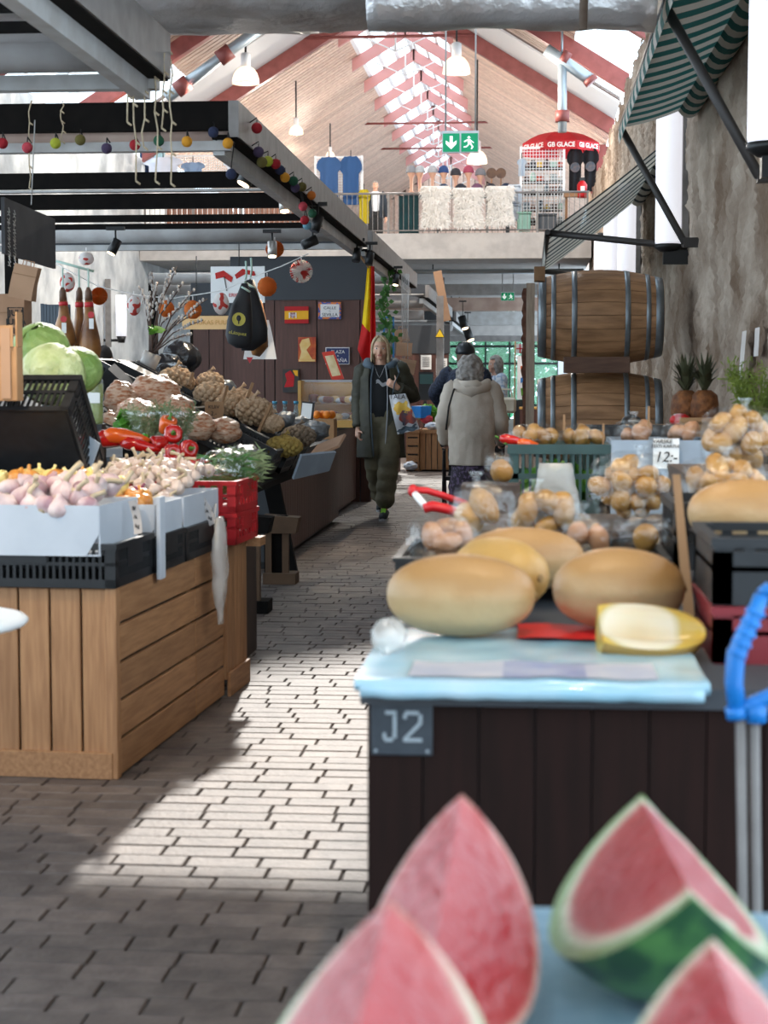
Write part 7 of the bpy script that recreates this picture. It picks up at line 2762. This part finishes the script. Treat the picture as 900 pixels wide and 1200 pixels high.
JD = dict(hc=(0, 0, 1.60), neck=(0, .01, 1.47), chest=(0, 0, 1.30), waist=(0, 0, 1.07), hips=(0, 0, .95), shL=(.175, .01, 1.40), elL=(.235, .03, 1.12), wrL=(.245, -.03, .87), shR=(-.175, .01, 1.40), elR=(-.235, .03, 1.12), wrR=(-.245, -.03, .87),
          hiL=(.085, 0, .93), knL=(.095, -.02, .50), anL=(.095, .03, .09), hiR=(-.085, 0, .93), knR=(-.095, -.02, .50), anR=(-.095, .03, .09))


class Figure:
    def __init__(s, label, loc, yaw, H, vox=.010, skin='skin', head=(0, 0), pose=None, hands=None, group=None, curlL=.9, curlR=.7, ell=1.0):
        k = H / 1.725
        J = {a: V(b) for a, b in {**JD, **(pose or {})}.items()}
        s.J, s.k = J, k
        mb = MB()
        mb.M = Matrix.Scale(k, 4)
        hc = J['hc']
        HM = Matrix.Translation(hc) @ Matrix.Rotation(head[0], 4, 'Z') @ Matrix.Rotation(head[1], 4, 'X')
        s.HM = Matrix.Scale(k, 4) @ HM

        def hf(p):                                           # skull with jaw, brow and cheeks; face towards -y
            q = 1.0
            if p.z < -.1:
                q -= .16 * min(1, (-.1 - p.z) / .9) * (1 if p.y < .2 else .6)
            if p.y < -.5 and abs(p.x) < .62 and .0 < p.z < .22:
                q -= .045 * (1 - abs(p.z - .11) / .11)       # eye sockets
            if p.y > .3:
                q += .04
            return q
        o = mb.M
        mb.M = o @ HM
        mb.ell((0, 0, 0), (.074, .094, .118), 28, 20, fn=hf)
        mb.tube([(0, -.082, .018), (0, -.097, -.012), (0, -.106, -.03), (0, -.092, -.04)], [.007, .011, .014, .009], 8)     # nose
        mb.ell((0, -.074, -.082), (.03, .022, .02), 12, 8)   # chin
        mb.ell((0, -.083, -.055), (.024, .012, .012), 12, 8)
        for e in (-1, 1):
            mb.ell((e * .077, .008, -.012), (.012, .02, .033), 10, 8)
            mb.ell((e * .042, -.06, -.03), (.022, .022, .022), 10, 8)
        mb.M = o
        mb.tube([J['chest'], J['neck'], J['neck'].lerp(hc, .5), hc + V((0, .01, -.04))], [.08, .058, .052, .055], 14)
        w = ell
        mb.loft([[(c[0] + rx * math.cos(2 * PI * i / 20), c[1] + ry * math.sin(2 * PI * i / 20), c[2] + dz) for i in range(20)] for c, dz, rx, ry in
                 ((J['hips'], -.07, .12 * w, .09 * w), (J['hips'], 0, .165 * w, .115 * w), (J['waist'], 0, .135 * w, .10 * w), (J['chest'], 0, .155 * w, .115 * w), (J['chest'], .08, .165 * w, .105 * w), (J['neck'], -.05, .09, .07))])
        for a in 'LR':
            mb.tube([J['chest'].lerp(J['sh' + a], .5), J['sh' + a], J['sh' + a].lerp(J['el' + a], .4), J['el' + a], J['el' + a].lerp(J['wr' + a], .35), J['wr' + a]], [.06, .058, .047, .038, .037, .025], 12)
            d = (J['wr' + a] - J['el' + a]).normalized()
            hd = (hands or {}).get(a, (d, V((1 if a == 'R' else -1, 0, 0))))
            hand(mb, J['wr' + a], hd[0], hd[1], curlL if a == 'L' else curlR, 1, 1 if a == 'L' else -1)
            mb.tube([J['hips'].lerp(J['hi' + a], .6), J['hi' + a], J['hi' + a].lerp(J['kn' + a], .5), J['kn' + a], J['kn' + a].lerp(J['an' + a], .35), J['an' + a]], [.09, .088, .074, .052, .052, .034], 14)
            an = J['an' + a]
            mb.tube([an + V((0, .045, -.045)), an + V((0, 0, -.04)), an + V((0, -.09, -.055)), an + V((0, -.17, -.065))], [.03, .036, .033, .02], 10)
        me = remesh(mb, vox, skin)
        me.name = 'person'
        s.o = bpy.data.objects.new('person', me)
        COL.objects.link(s.o)
        basis(s.o, loc, (0, 0, yaw))
        tag(s.o, label, 'person', group)
        s.eyes()

    def pt(s, name, mat, fn, head=False):
        mb = MB()
        mb.M = s.HM if head else Matrix.Scale(s.k, 4)
        fn(mb)
        return mb.build(name, mat, s.o, True)

    def eyes(s):
        for e in (-1, 1):
            q = s.pt('eye', 'eye_white', lambda m: m.ell((e * .031, -.080, .008), (.0135, .008, .007), 12, 8), True)
            s.pt('iris', 'iris', lambda m: m.ell((e * .031, -.0865, .008), (.0065, .004, .0065), 10, 6), True)
            s.pt('eyebrow', 'brow', lambda m: m.tube([(e * .014, -.089, .026), (e * .032, -.089, .032), (e * .05, -.078, .026)], [.003, .0035, .002], 6), True)
        s.pt('lips', 'lip', lambda m: m.ell((0, -.0935, -.056), (.022, .006, .0075), 12, 6), True)

    def hair(s, mat, drop=0, puff=1.12, cut=.42, seed=1, back=0, rough=.05, fringe=.5):
        """hair shell around the skull leaving the face free; drop lengthens it below the ears"""
        mb = MB()
        mb.M = s.HM
        n, m = 40, 26
        vs, keep = [], []
        for i in range(m + 1):
            ph = PI * i / m - PI / 2
            for k in range(n):
                t = 2 * PI * k / n
                p = V((math.cos(ph) * math.cos(t), math.cos(ph) * math.sin(t), math.sin(ph)))
                q = puff * (1 + rough * noise.noise(p * 5 + V((seed, 0, 0))) + rough * .8 * noise.noise(p * 13 + V((seed, 4, 0))))
                z = p.z * .118 * q
                if p.z < .1:
                    z -= drop * min(1, (.1 - p.z) / .8)
                wd = 1 + (.12 if drop else 0) * max(0, .3 - p.z)
                flat = max(.55, math.cos(ph)) if p.z < 0 else math.cos(ph)
                vs.append(V((math.cos(t) * flat * .074 * q * wd + 0, math.sin(t) * flat * .096 * q + .008, z)))
                face = p.y < -.25 and abs(p.x) < .80 and p.z < fringe
                low = p.z < (-.55 if drop else -.35) and p.y < .1 and abs(p.x) < .8
                keep.append(not (face or low))
        fs = []
        for i in range(m):
            for k in range(n):
                k2 = (k + 1) % n
                f = (i * n + k, i * n + k2, (i + 1) * n + k2, (i + 1) * n + k)
                if sum(keep[j] for j in f) >= 3:
                    fs.append(f)
        mb.add(vs, fs, True)
        me_o = mb.build('hair', mat, s.o, True)
        sol = me_o.modifiers.new('t', 'SOLIDIFY')
        sol.thickness = .012
        sol.offset = -1
        return me_o

    def sleeve(s, a, mat, r=(.075, .062, .05), name='sleeve', wr=1.0, seed=0):
        J = s.J
        A, B, C = J['sh' + a], J['el' + a], J['wr' + a]
        pts, rs = [], []
        for i in range(10):
            t = i / 9
            pts.append(A.lerp(B, t))
            rs.append(r[0] + (r[1] - r[0]) * t + .005 * math.sin(i * 1.9 + seed))
        for i in range(1, 10):
            t = i / 9
            pts.append(B.lerp(C, t * wr))
            rs.append(r[1] + (r[2] - r[1]) * t + .005 * math.sin(i * 2.3 + seed))
        return s.pt(name, mat, lambda m: m.tube([J['chest'].lerp(A, .75) + V((0, 0, .06))] + pts, [r[0] * .9] + rs, 14))

    def trousers(s, mat, r=(.115, .085, .065), top=1.0, cuff=0, seed=0):
        J = s.J
        mb = MB()
        mb.M = Matrix.Scale(s.k, 4)
        for a in 'LR':
            pts, rs = [], []
            H, K, A = J['hi' + a] + V((0, 0, .06)), J['kn' + a], J['an' + a] + V((0, 0, .02))
            for i in range(9):
                t = i / 8
                pts.append(H.lerp(K, t))
                rs.append(r[0] + (r[1] - r[0]) * t + .006 * math.sin(i * 2.1 + seed))
            for i in range(1, 12):
                t = i / 11
                pts.append(K.lerp(A, t))
                q = r[1] + (r[2] - r[1]) * t + .009 * math.sin(i * 2.0 + seed + (1 if a == 'L' else 0))
                rs.append(q if not (cuff and i == 11) else cuff)
            mb.tube(pts, rs, 16)
        h = J['hips']
        mb.loft([[(h.x + rx * math.cos(2 * PI * i / 20), h.y + ry * math.sin(2 * PI * i / 20), h.z + dz) for i in range(20)] for dz, rx, ry in ((-.12, .13, .1), (-.03, .18, .13), (.06, .17, .12), (.12, .15, .115))])
        me = remesh(mb, .014, mat, 3)
        # wrinkles
        o = bpy.data.objects.new('trousers', me)
        COL.objects.link(o)
        o.parent = s.o
        return o

    def coat(s, rings, mat, name='coat', seed=0, n=64, thick=.008, fold=.02):
        """rings of (z, cx, cy, rx, ry, half gap at the front in radians)"""
        mb = MB()
        mb.M = Matrix.Scale(s.k, 4)
        R = []
        m = (len(rings) - 1) * 12
        for q in range(m + 1):
            i = min(q // 12, len(rings) - 2)
            f = q / 12 - i
            A, B = rings[i], rings[i + 1]
            z, cx, cy, rx, ry, g = [A[j] + (B[j] - A[j]) * f for j in range(6)]
            row = []
            for k in range(n + 1):
                t = -PI / 2 + g + (2 * PI - 2 * g) * k / n
                e = 1 + fold * noise.noise(V((math.cos(t) * 3, math.sin(t) * 3, z * 5 + seed))) + fold * .6 * noise.noise(V((math.cos(t) * 7, math.sin(t) * 7, z * 11 + seed))) + fold * .45 * noise.noise(V((math.cos(t) * 4 + z * 6, math.sin(t) * 4, z * 26 + seed)))
                row.append((cx + rx * e * math.cos(t), cy + ry * e * math.sin(t), z))
            R.append(row)
        mb.loft(R, closed=False, cap=False)
        o = mb.build(name, mat, s.o, True)
        sol = o.modifiers.new('t', 'SOLIDIFY')
        sol.thickness = thick
        return o

    def shoes(s, mat, sole='white'):
        for a in 'LR':
            an = s.J['an' + a]
            o = s.pt('shoe', mat, lambda m: m.tube([an + V((0, .06, -.035)), an + V((0, .02, -.025)), an + V((0, -.08, -.045)), an + V((0, -.15, -.055)), an + V((0, -.185, -.062))], [.033, .045, .043, .038, .02], 14))
            mb = MB()
            mb.M = Matrix.Scale(s.k, 4)
            q = [(an.x + .042 * math.cos(t) * (1 if math.sin(t) > -.2 else 1.05), an.y - .06 + .135 * math.sin(t)) for t in [2 * PI * i / 18 for i in range(18)]]
            mb.prism(q, an.z - .09, an.z - .065, 2)
            mb.build('sole', sole, o, True)


# ---------------------------------------------------------------- woman in the dark parka walking towards the camera
mt('parka', '#3d3b2b', '#2b2a1f', sc=5, rough=.65, bump=.5, bs=16)
mt('parka_lining', '#4b5a66', rough=.7)
mt('tee', '#15171a', rough=.85)
mt('olive', '#68614a', '#504a38', sc=6, rough=.75, bump=.5, bs=14)
mt('hair_blond', '#cdb896', '#94805f', sc=40, rough=.45, st=(3, 3, .6))
mt('shoe_dark', '#23282c', rough=.6)
mt('lace', '#86c03a', rough=.6)
mt('zip', '#8f9296', rough=.4)
WO = gd(450, 609, 0)
wo = Figure('woman in a dark olive parka and baggy trousers carrying a printed tote bag', (at(446, 600, WO.y + .05).x, WO.y + .05, 0), rad(0), 1.735, .0085, head=(rad(0), rad(0)), curlL=1.5, curlR=.9,
            pose=dict(elL=(.30, .06, 1.15), wrL=(.17, -.165, 1.245), elR=(-.215, .05, 1.10), wrR=(-.205, -.04, .86), knL=(.085, -.12, .52), anL=(.045, -.13, .095), knR=(-.055, .02, .5), anR=(-.015, .26, .15), shL=(.185, .01, 1.41), shR=(-.175, .01, 1.385)),
            hands={'L': ((-.75, -.1, .45), (.1, .9, .1))})
wo.hair('hair_blond', drop=.06, puff=1.06, fringe=.55, seed=3)
mb = MB()
mb.M = wo.HM
rr_ = random.Random(21)
for i in range(150):                                         # jaw length strands from a side parting
    az = rr_.uniform(-2.9, 2.9)
    if abs(az) < .95 and rr_.random() < .55:
        continue
    if abs(az) < .3:
        continue
    sd = 1 if az > 0 else -1
    fr = abs(az) < 1.05
    pts = []
    end = rr_.uniform(-.15, -.115) if not fr else rr_.uniform(-.10, -.03)
    for k in range(9):
        v = k / 8
        z = .128 - .022 * v if v < .25 else .1225 - (.1225 - end) * ((v - .25) / .75) ** 1.15
        a = (az if not fr else sd * (abs(az) + (1.25 - abs(az)) * min(1, max(0, v - .12) * 1.9))) * min(1, .35 + v * 2.2)
        q = math.sqrt(max(0, 1 - min(1, max(0, z) / .132) ** 2)) * 1.10 if z > 0 else 1.10 + .06 * min(1, -z / .1)
        pts.append((math.sin(a) * .078 * q - .012 * (1 - v) ** 2, -math.cos(a) * .099 * q + .006, z))
    mb.tube(pts, [.004, .007, .008, .008, .008, .008, .008, .007, .004], 5)
mb.build('strands', 'hair_blond', wo.o, True, kind='stuff')
wo.pt('shirt', 'tee', lambda m: m.loft([[(rx * math.cos(2 * PI * i / 24), ry * math.sin(2 * PI * i / 24), z) for i in range(24)] for z, rx, ry in ((.92, .165, .125), (1.07, .155, .122), (1.3, .17, .128), (1.4, .165, .115), (1.455, .09, .075))]))
wo.pt('shirt_print', 'zip', lambda m: m.grid(8, 4, lambda u, v: (-.03 + .10 * u, -.131 + .003 * math.sin(u * 9), 1.315 - .035 * v - .03 * u + .012 * math.sin(u * 8))))
wo.pt('necklace', 'zip', lambda m: m.tube([(-.05, -.09, 1.45), (-.02, -.122, 1.37), (0, -.13, 1.335), (.02, -.122, 1.37), (.05, -.09, 1.45)], .003, 5))
wo.coat([(1.475, 0, .02, .10, .085, .55), (1.42, 0, .015, .205, .13, .45), (1.33, 0, .01, .21, .15, .50), (1.15, 0, .01, .20, .155, .50), (.95, 0, .01, .215, .165, .42), (.75, 0, .01, .225, .17, .34), (.585, .005, .01, .235, .175, .26)], 'parka', seed=2)
wo.sleeve('L', 'parka', (.085, .075, .056), wr=.95, seed=1)
wo.sleeve('R', 'parka', (.085, .072, .055), wr=.97, seed=2)
for sg in (-1, 1):
    wo.pt('front_edge', 'zip' if sg > 0 else 'parka_lining', lambda m: m.tube([(sg * .055, -.115, 1.45), (sg * .075, -.135, 1.33), (sg * .078, -.142, 1.15), (sg * .075, -.155, .95), (sg * .062, -.163, .75), (sg * .05, -.168, .60)], .012, 6, flat=.5))
wo.pt('hood', 'parka_lining', lambda m: m.tube([(-.06, -.10, 1.43), (-.125, -.04, 1.455), (-.13, .06, 1.47), (0, .13, 1.46), (.13, .06, 1.47), (.125, -.04, 1.455), (.06, -.10, 1.43)], [.025, .045, .055, .065, .055, .045, .025], 12))
wo.trousers('olive', (.12, .10, .088), cuff=.05, seed=2)
wo.shoes('shoe_dark', 'zip')
an = wo.J['anL']
wo.pt('laces', 'lace', lambda m: m.grid(4, 5, lambda u, v: (an.x - .022 + .044 * u, an.y - .045 - .08 * v, an.z + .022 - .036 * v)))
# tote bag on her arm
mt('tote_white', '#d5d4d6', '#b9bcc2', sc=6, rough=.6)
mt('tote_yellow', '#dfa92e', '#e6bf56', sc=9, rough=.6)
mt('tote_mix', '#a8472f', '#3f4d5c', sc=16, rough=.6)
by = WO.y - .12
Q = [at(456, 463, by), at(475, 461, by), at(492, 503, by), at(466, 509, by)]
tb = thing('tote_bag', 'printed tote bag with white, yellow and red pattern on the woman\'s arm', 'bag', at(478, 508, by))


def tote(u, v, o):
    p = Q[0].lerp(Q[1], u).lerp(Q[3].lerp(Q[2], u), v)
    return p + V((0, o * (.012 + .05 * math.sin(PI * min(1, v + .1))) + .008 * math.sin(u * 8 + v * 5), 0))


for o_, nm in ((-1, 'front_panel'), (1, 'back_panel')):
    mb = MB()
    mb.grid(12, 14, lambda u, v: tote(u, v, o_))
    mb.build(nm, 'tote_white', tb)
mb = MB()
mb.loft([[tote(0, v, -1), tote(0, v, 1)] for v in [i / 13 for i in range(14)]], closed=False, cap=False)
mb.loft([[tote(1, v, -1), tote(1, v, 1)] for v in [i / 13 for i in range(14)]], closed=False, cap=False)
mb.loft([[tote(u, 1, -1), tote(u, 1, 1)] for u in [i / 11 for i in range(12)]], closed=False, cap=False)
mb.build('gusset', 'tote_white', tb)
for (u0, u1, v0, v1, mm, nm) in ((.15, .9, .22, .5, 'tote_yellow', 'yellow_print'), (.3, .98, .45, .8, 'tote_mix', 'red_print'), (.05, .9, .86, .99, 'parka_lining', 'grey_print')):
    mb = MB()
    mb.grid(10, 8, lambda u, v: tote(u0 + (u1 - u0) * u + .06 * math.sin(v * 9), v0 + (v1 - v0) * v + .03 * math.sin(u * 11), -1) + V((0, -.006, 0)))
    mb.build(nm, mm, tb)
text('TALA', .062, 'ink', tote(.5, .07, -1) + V((0, -.012, 0)), parent=tb)
mb = MB()
sh_ = wo.o.matrix_basis @ (wo.J['shL'] * wo.k)
mb.tube([at(460, 464, by), at(462, 450, by - .04), at(468, 437, WO.y - .1), sh_ + V((-.05, 0, .085)), sh_ + V((-.04, .13, 0)), at(474, 464, by + .15)], .018, 6, flat=.3)
mb.build('strap', 'parka_lining', tb)

# ---------------------------------------------------------------- stooped woman with grey curls pushing a walker, seen from behind
mt('coat_beige', '#c2b6a8', '#aa9e90', sc=4, rough=.8, bump=.8, bs=8)
mt('hair_grey', '#a5a09b', '#77726e', sc=30, rough=.8)
mt('skirt_purple', '#2c2431', '#5a4a66', sc=42, rough=.8, lo=.5, hi=.58)
OY = 13.5
ox = at(553, 500, OY).x
old = Figure('stooped woman with grey curly hair in a beige hooded coat, seen from behind', (ox, OY, 0), PI, 1.6, .0085, 'skin_old', head=(rad(-14), rad(8)), ell=1.12, curlL=1.4, curlR=1.4,
             pose=dict(hc=(.02, -.11, 1.49), neck=(.01, -.06, 1.385), chest=(0, -.03, 1.24), waist=(0, .0, 1.03), shL=(.17, -.03, 1.33), shR=(-.17, -.03, 1.33), elL=(.235, .01, 1.08), wrL=(.24, -.22, .88), elR=(-.235, .01, 1.08), wrR=(-.25, -.22, .88)),
             hands={'L': ((0, -1, -.1), (0, 0, -1)), 'R': ((0, -1, -.1), (0, 0, -1))})
mb = MB()
mb.M = old.HM
rr_ = random.Random(3)
for i in range(230):                                         # curls
    z = rr_.uniform(-.55, 1)
    t = rr_.uniform(0, 6.3)
    if math.sin(t) < -.45 and z < .5:
        continue
    q = math.sqrt(max(0, 1 - z * z))
    c = V((q * math.cos(t) * .108, q * math.sin(t) * .122 + .008, z * .145))
    s_ = rr_.uniform(.014, .024)
    mb.ell(c, (s_, s_, s_ * .8), 7, 5)
mb.ell((0, .012, .008), (.10, .115, .138), 24, 16, fn=lambda p: 1 if not (p.y < -.45 and p.z < .45) else .75)
me_ = remesh(mb, .009, 'hair_grey', 2)
ho = bpy.data.objects.new('hair', me_)
COL.objects.link(ho)
ho.parent = old.o
old.coat([(1.40, .0, -.04, .085, .08, .05), (1.36, 0, -.03, .17, .12, .03), (1.25, 0, -.01, .205, .16, .02), (1.05, 0, .01, .20, .17, .02), (.88, 0, .01, .195, .17, .02), (.70, 0, .01, .19, .165, .02)], 'coat_beige', seed=7, fold=.06)
old.sleeve('L', 'coat_beige', (.088, .078, .055), wr=.95, seed=3)
old.sleeve('R', 'coat_beige', (.088, .078, .055), wr=.95, seed=4)
old.pt('hood', 'coat_beige', lambda m: m.tube([(-.09, -.10, 1.40), (-.13, -.03, 1.40), (-.12, .06, 1.37), (0, .115, 1.33), (.12, .06, 1.37), (.13, -.03, 1.40), (.09, -.10, 1.40)], [.02, .035, .05, .06, .05, .035, .02], 12))
old.pt('hood_fold', 'coat_beige', lambda m: m.tube([(-.1, .08, 1.36), (-.04, .125, 1.39), (.04, .125, 1.38), (.11, .07, 1.40)], [.02, .035, .035, .02], 10))
old.pt('strap', 'ink', lambda m: m.tube([(.10, -.02, 1.40), (.15, .10, 1.34), (.19, .13, 1.2), (.215, .10, 1.0)], .009, 6))
old.coat([(.80, 0, .01, .165, .135, .02), (.62, 0, .01, .178, .15, .02), (.25, 0, .01, .195, .16, .02), (.17, 0, .01, .195, .16, .02)], 'skirt_purple', 'skirt', seed=11, fold=.05)
old.shoes('shoe_dark', 'shoe_dark')
rol = thing('rollator', 'black wheeled walking frame pushed by the stooped woman', 'walker', (ox, OY + .4, 0))
for sx in (-1, 1):
    x = ox + sx * .24
    part('side_frame', 'black_metal', rol, lambda m: m.tube([(x, OY + .20, .80), (x, OY + .40, .81), (x, OY + .44, .74), (x, OY + .30, .08)], .014, 8))
    part('front_leg', 'black_metal', rol, lambda m: m.tube([(x, OY + .43, .72), (x, OY + .72, .09)], .014, 8))
    part('handle', 'ink', rol, lambda m: m.tube([(x, OY + .16, .80), (x, OY + .31, .81)], .02, 10))
    part('brake', 'black_metal', rol, lambda m: m.tube([(x, OY + .2, .765), (x, OY + .38, .75)], .008, 6))
    for yy in (.30, .72):
        part('wheel', 'ink', rol, lambda m: m.tube([(x - .018, OY + yy, .085), (x + .018, OY + yy, .085)], .085, 18))
part('seat', 'ink', rol, lambda m: m.box(ox - .23, ox + .23, OY + .40, OY + .6, .5, .53))

# ---------------------------------------------------------------- cyclist in a dark helmet behind her
mt('navy_jacket', '#232a3a', '#353c52', sc=40, rough=.8, lo=.5, hi=.58)
mt('helmet', '#23272c', '#2f343a', sc=6, rough=.35)
CY = 17.0
cy = Figure('person in a dark bicycle helmet and speckled navy jacket standing beyond the stooped woman', (at(545, 500, CY).x, CY, 0), rad(165), 1.69, .012, pose=dict(elL=(.33, -.02, 1.22), wrL=(.30, -.20, 1.06), elR=(-.28, -.02, 1.15), wrR=(-.2, -.25, 1.1)))
cy.hair('ham_dark', drop=.05, puff=1.1)
cy.coat([(1.47, 0, .01, .09, .08, .05), (1.42, 0, .01, .2, .13, .03), (1.25, 0, 0, .22, .16, .02), (1.0, 0, 0, .2, .155, .02), (.82, 0, 0, .21, .16, .02)], 'navy_jacket', 'jacket', seed=17)
cy.sleeve('L', 'navy_jacket', (.088, .076, .055))
cy.sleeve('R', 'navy_jacket', (.088, .076, .055))
cy.trousers('tee')
cy.shoes('shoe_dark')
hm = cy.pt('helmet', 'helmet', lambda m: m.ell((0, .005, .035), (.098, .125, .105), 28, 18, fn=lambda p: (1 if p.z > -.25 else .86) * (1 + .03 * math.cos(10 * math.atan2(p.x, p.y + .001)) * max(0, p.z))), True)
for k in range(5):
    a = (k - 2) * .38
    mb = MB()
    mb.M = cy.HM
    mb.tube([(math.sin(a) * .085, .10 * math.cos(a), .075), (math.sin(a) * .07, .06 * math.cos(a), .125)], .011, 6)
    mb.build('vent', 'ink', hm, True)

# ---------------------------------------------------------------- grey haired woman in a checked coat
m = mt('check_coat', '#c3c6cc', '#8f9fb5', sc=26, rough=.85, lo=.45, hi=.55)
PYY = 22.0
pl_ = Figure('grey haired woman in a pale blue checked coat facing the stall', (at(580, 500, PYY).x, PYY, 0), rad(-62), 1.64, .012, 'skin_old', pose=dict(elL=(.24, -.02, 1.12), wrL=(.17, -.22, 1.0), elR=(-.24, -.02, 1.12), wrR=(-.17, -.22, .98)))
pl_.hair('hair_grey', drop=.06, puff=1.17)
pl_.pt('blouse', 'plaza_blue', lambda m: m.loft([[(rx * math.cos(2 * PI * i / 20), ry * math.sin(2 * PI * i / 20), z) for i in range(20)] for z, rx, ry in ((.95, .15, .12), (1.3, .165, .125), (1.42, .15, .11), (1.46, .08, .07))]))
pl_.coat([(1.46, 0, .02, .10, .085, .5), (1.41, 0, .01, .2, .13, .45), (1.25, 0, 0, .215, .16, .4), (1.0, 0, 0, .2, .16, .3), (.8, 0, 0, .215, .17, .25)], 'check_coat', seed=23)
pl_.sleeve('L', 'check_coat', (.085, .075, .055), wr=.9)
pl_.sleeve('R', 'check_coat', (.085, .075, .055), wr=.9)
pl_.trousers('tee')
pl_.shoes('shoe_dark')
hb_ = at(593, 473, 21.7)
t = thing('handbag', 'cream leather handbag carried by the woman in the checked coat', 'bag', hb_ - V((0, 0, .12)))
mt('cream_leather', '#d8cdb8', '#c7baa2', sc=8, rough=.5)
part('body', 'cream_leather', t, lambda m: m.rbox(hb_.x - .13, hb_.x + .13, 21.63, 21.77, hb_.z - .12, hb_.z + .08, .03))
part('handle', 'cream_leather', t, lambda m: m.tube([hb_ + V((-.08, 0, .07)), hb_ + V((-.06, 0, .18)), hb_ + V((.06, 0, .18)), hb_ + V((.08, 0, .07))], .012, 8))

# ---------------------------------------------------------------- man behind the hams, man on the gallery
mt('hair_dark', '#2c2320', '#3a2f2a', sc=30, rough=.7)
mt('jacket_dark', '#1f2a35', '#18212a', sc=6, rough=.8)
mt('shirt_light', '#c7ced6', rough=.8)
mn = Figure('dark haired man in a navy jacket standing behind the hanging hams', (at(123, 450, 15.6).x, 15.6, 0), rad(170), 1.64, .012)
mn.hair('hair_dark', puff=1.09)
mn.coat([(1.47, 0, .01, .09, .08, .05), (1.42, 0, .01, .2, .13, .03), (1.25, 0, 0, .215, .155, .02), (1.0, 0, 0, .2, .15, .02), (.82, 0, 0, .2, .155, .02)], 'jacket_dark', 'jacket', seed=31)
mn.sleeve('L', 'jacket_dark')
mn.sleeve('R', 'jacket_dark')
mn.trousers('tee')
mn.shoes('shoe_dark')
GY = 39.5
gm = Figure('man in a dark open jacket and light shirt standing on the gallery', (at(440, 300, GY).x, GY, zt), rad(8), 1.68, .014)
gm.hair('hair_grey', puff=1.07)
gm.pt('shirt', 'shirt_light', lambda m: m.loft([[(rx * math.cos(2 * PI * i / 20), ry * math.sin(2 * PI * i / 20), z) for i in range(20)] for z, rx, ry in ((.92, .16, .12), (1.3, .165, .125), (1.42, .15, .11), (1.47, .08, .07))]))
gm.coat([(1.46, 0, .02, .10, .085, .5), (1.41, 0, .01, .2, .13, .5), (1.25, 0, 0, .21, .15, .5), (1.0, 0, 0, .195, .15, .45), (.85, 0, 0, .2, .15, .4)], 'jacket_dark', 'jacket', seed=37)
gm.sleeve('L', 'jacket_dark')
gm.sleeve('R', 'jacket_dark')
gm.trousers('tee')
gm.shoes('shoe_dark')
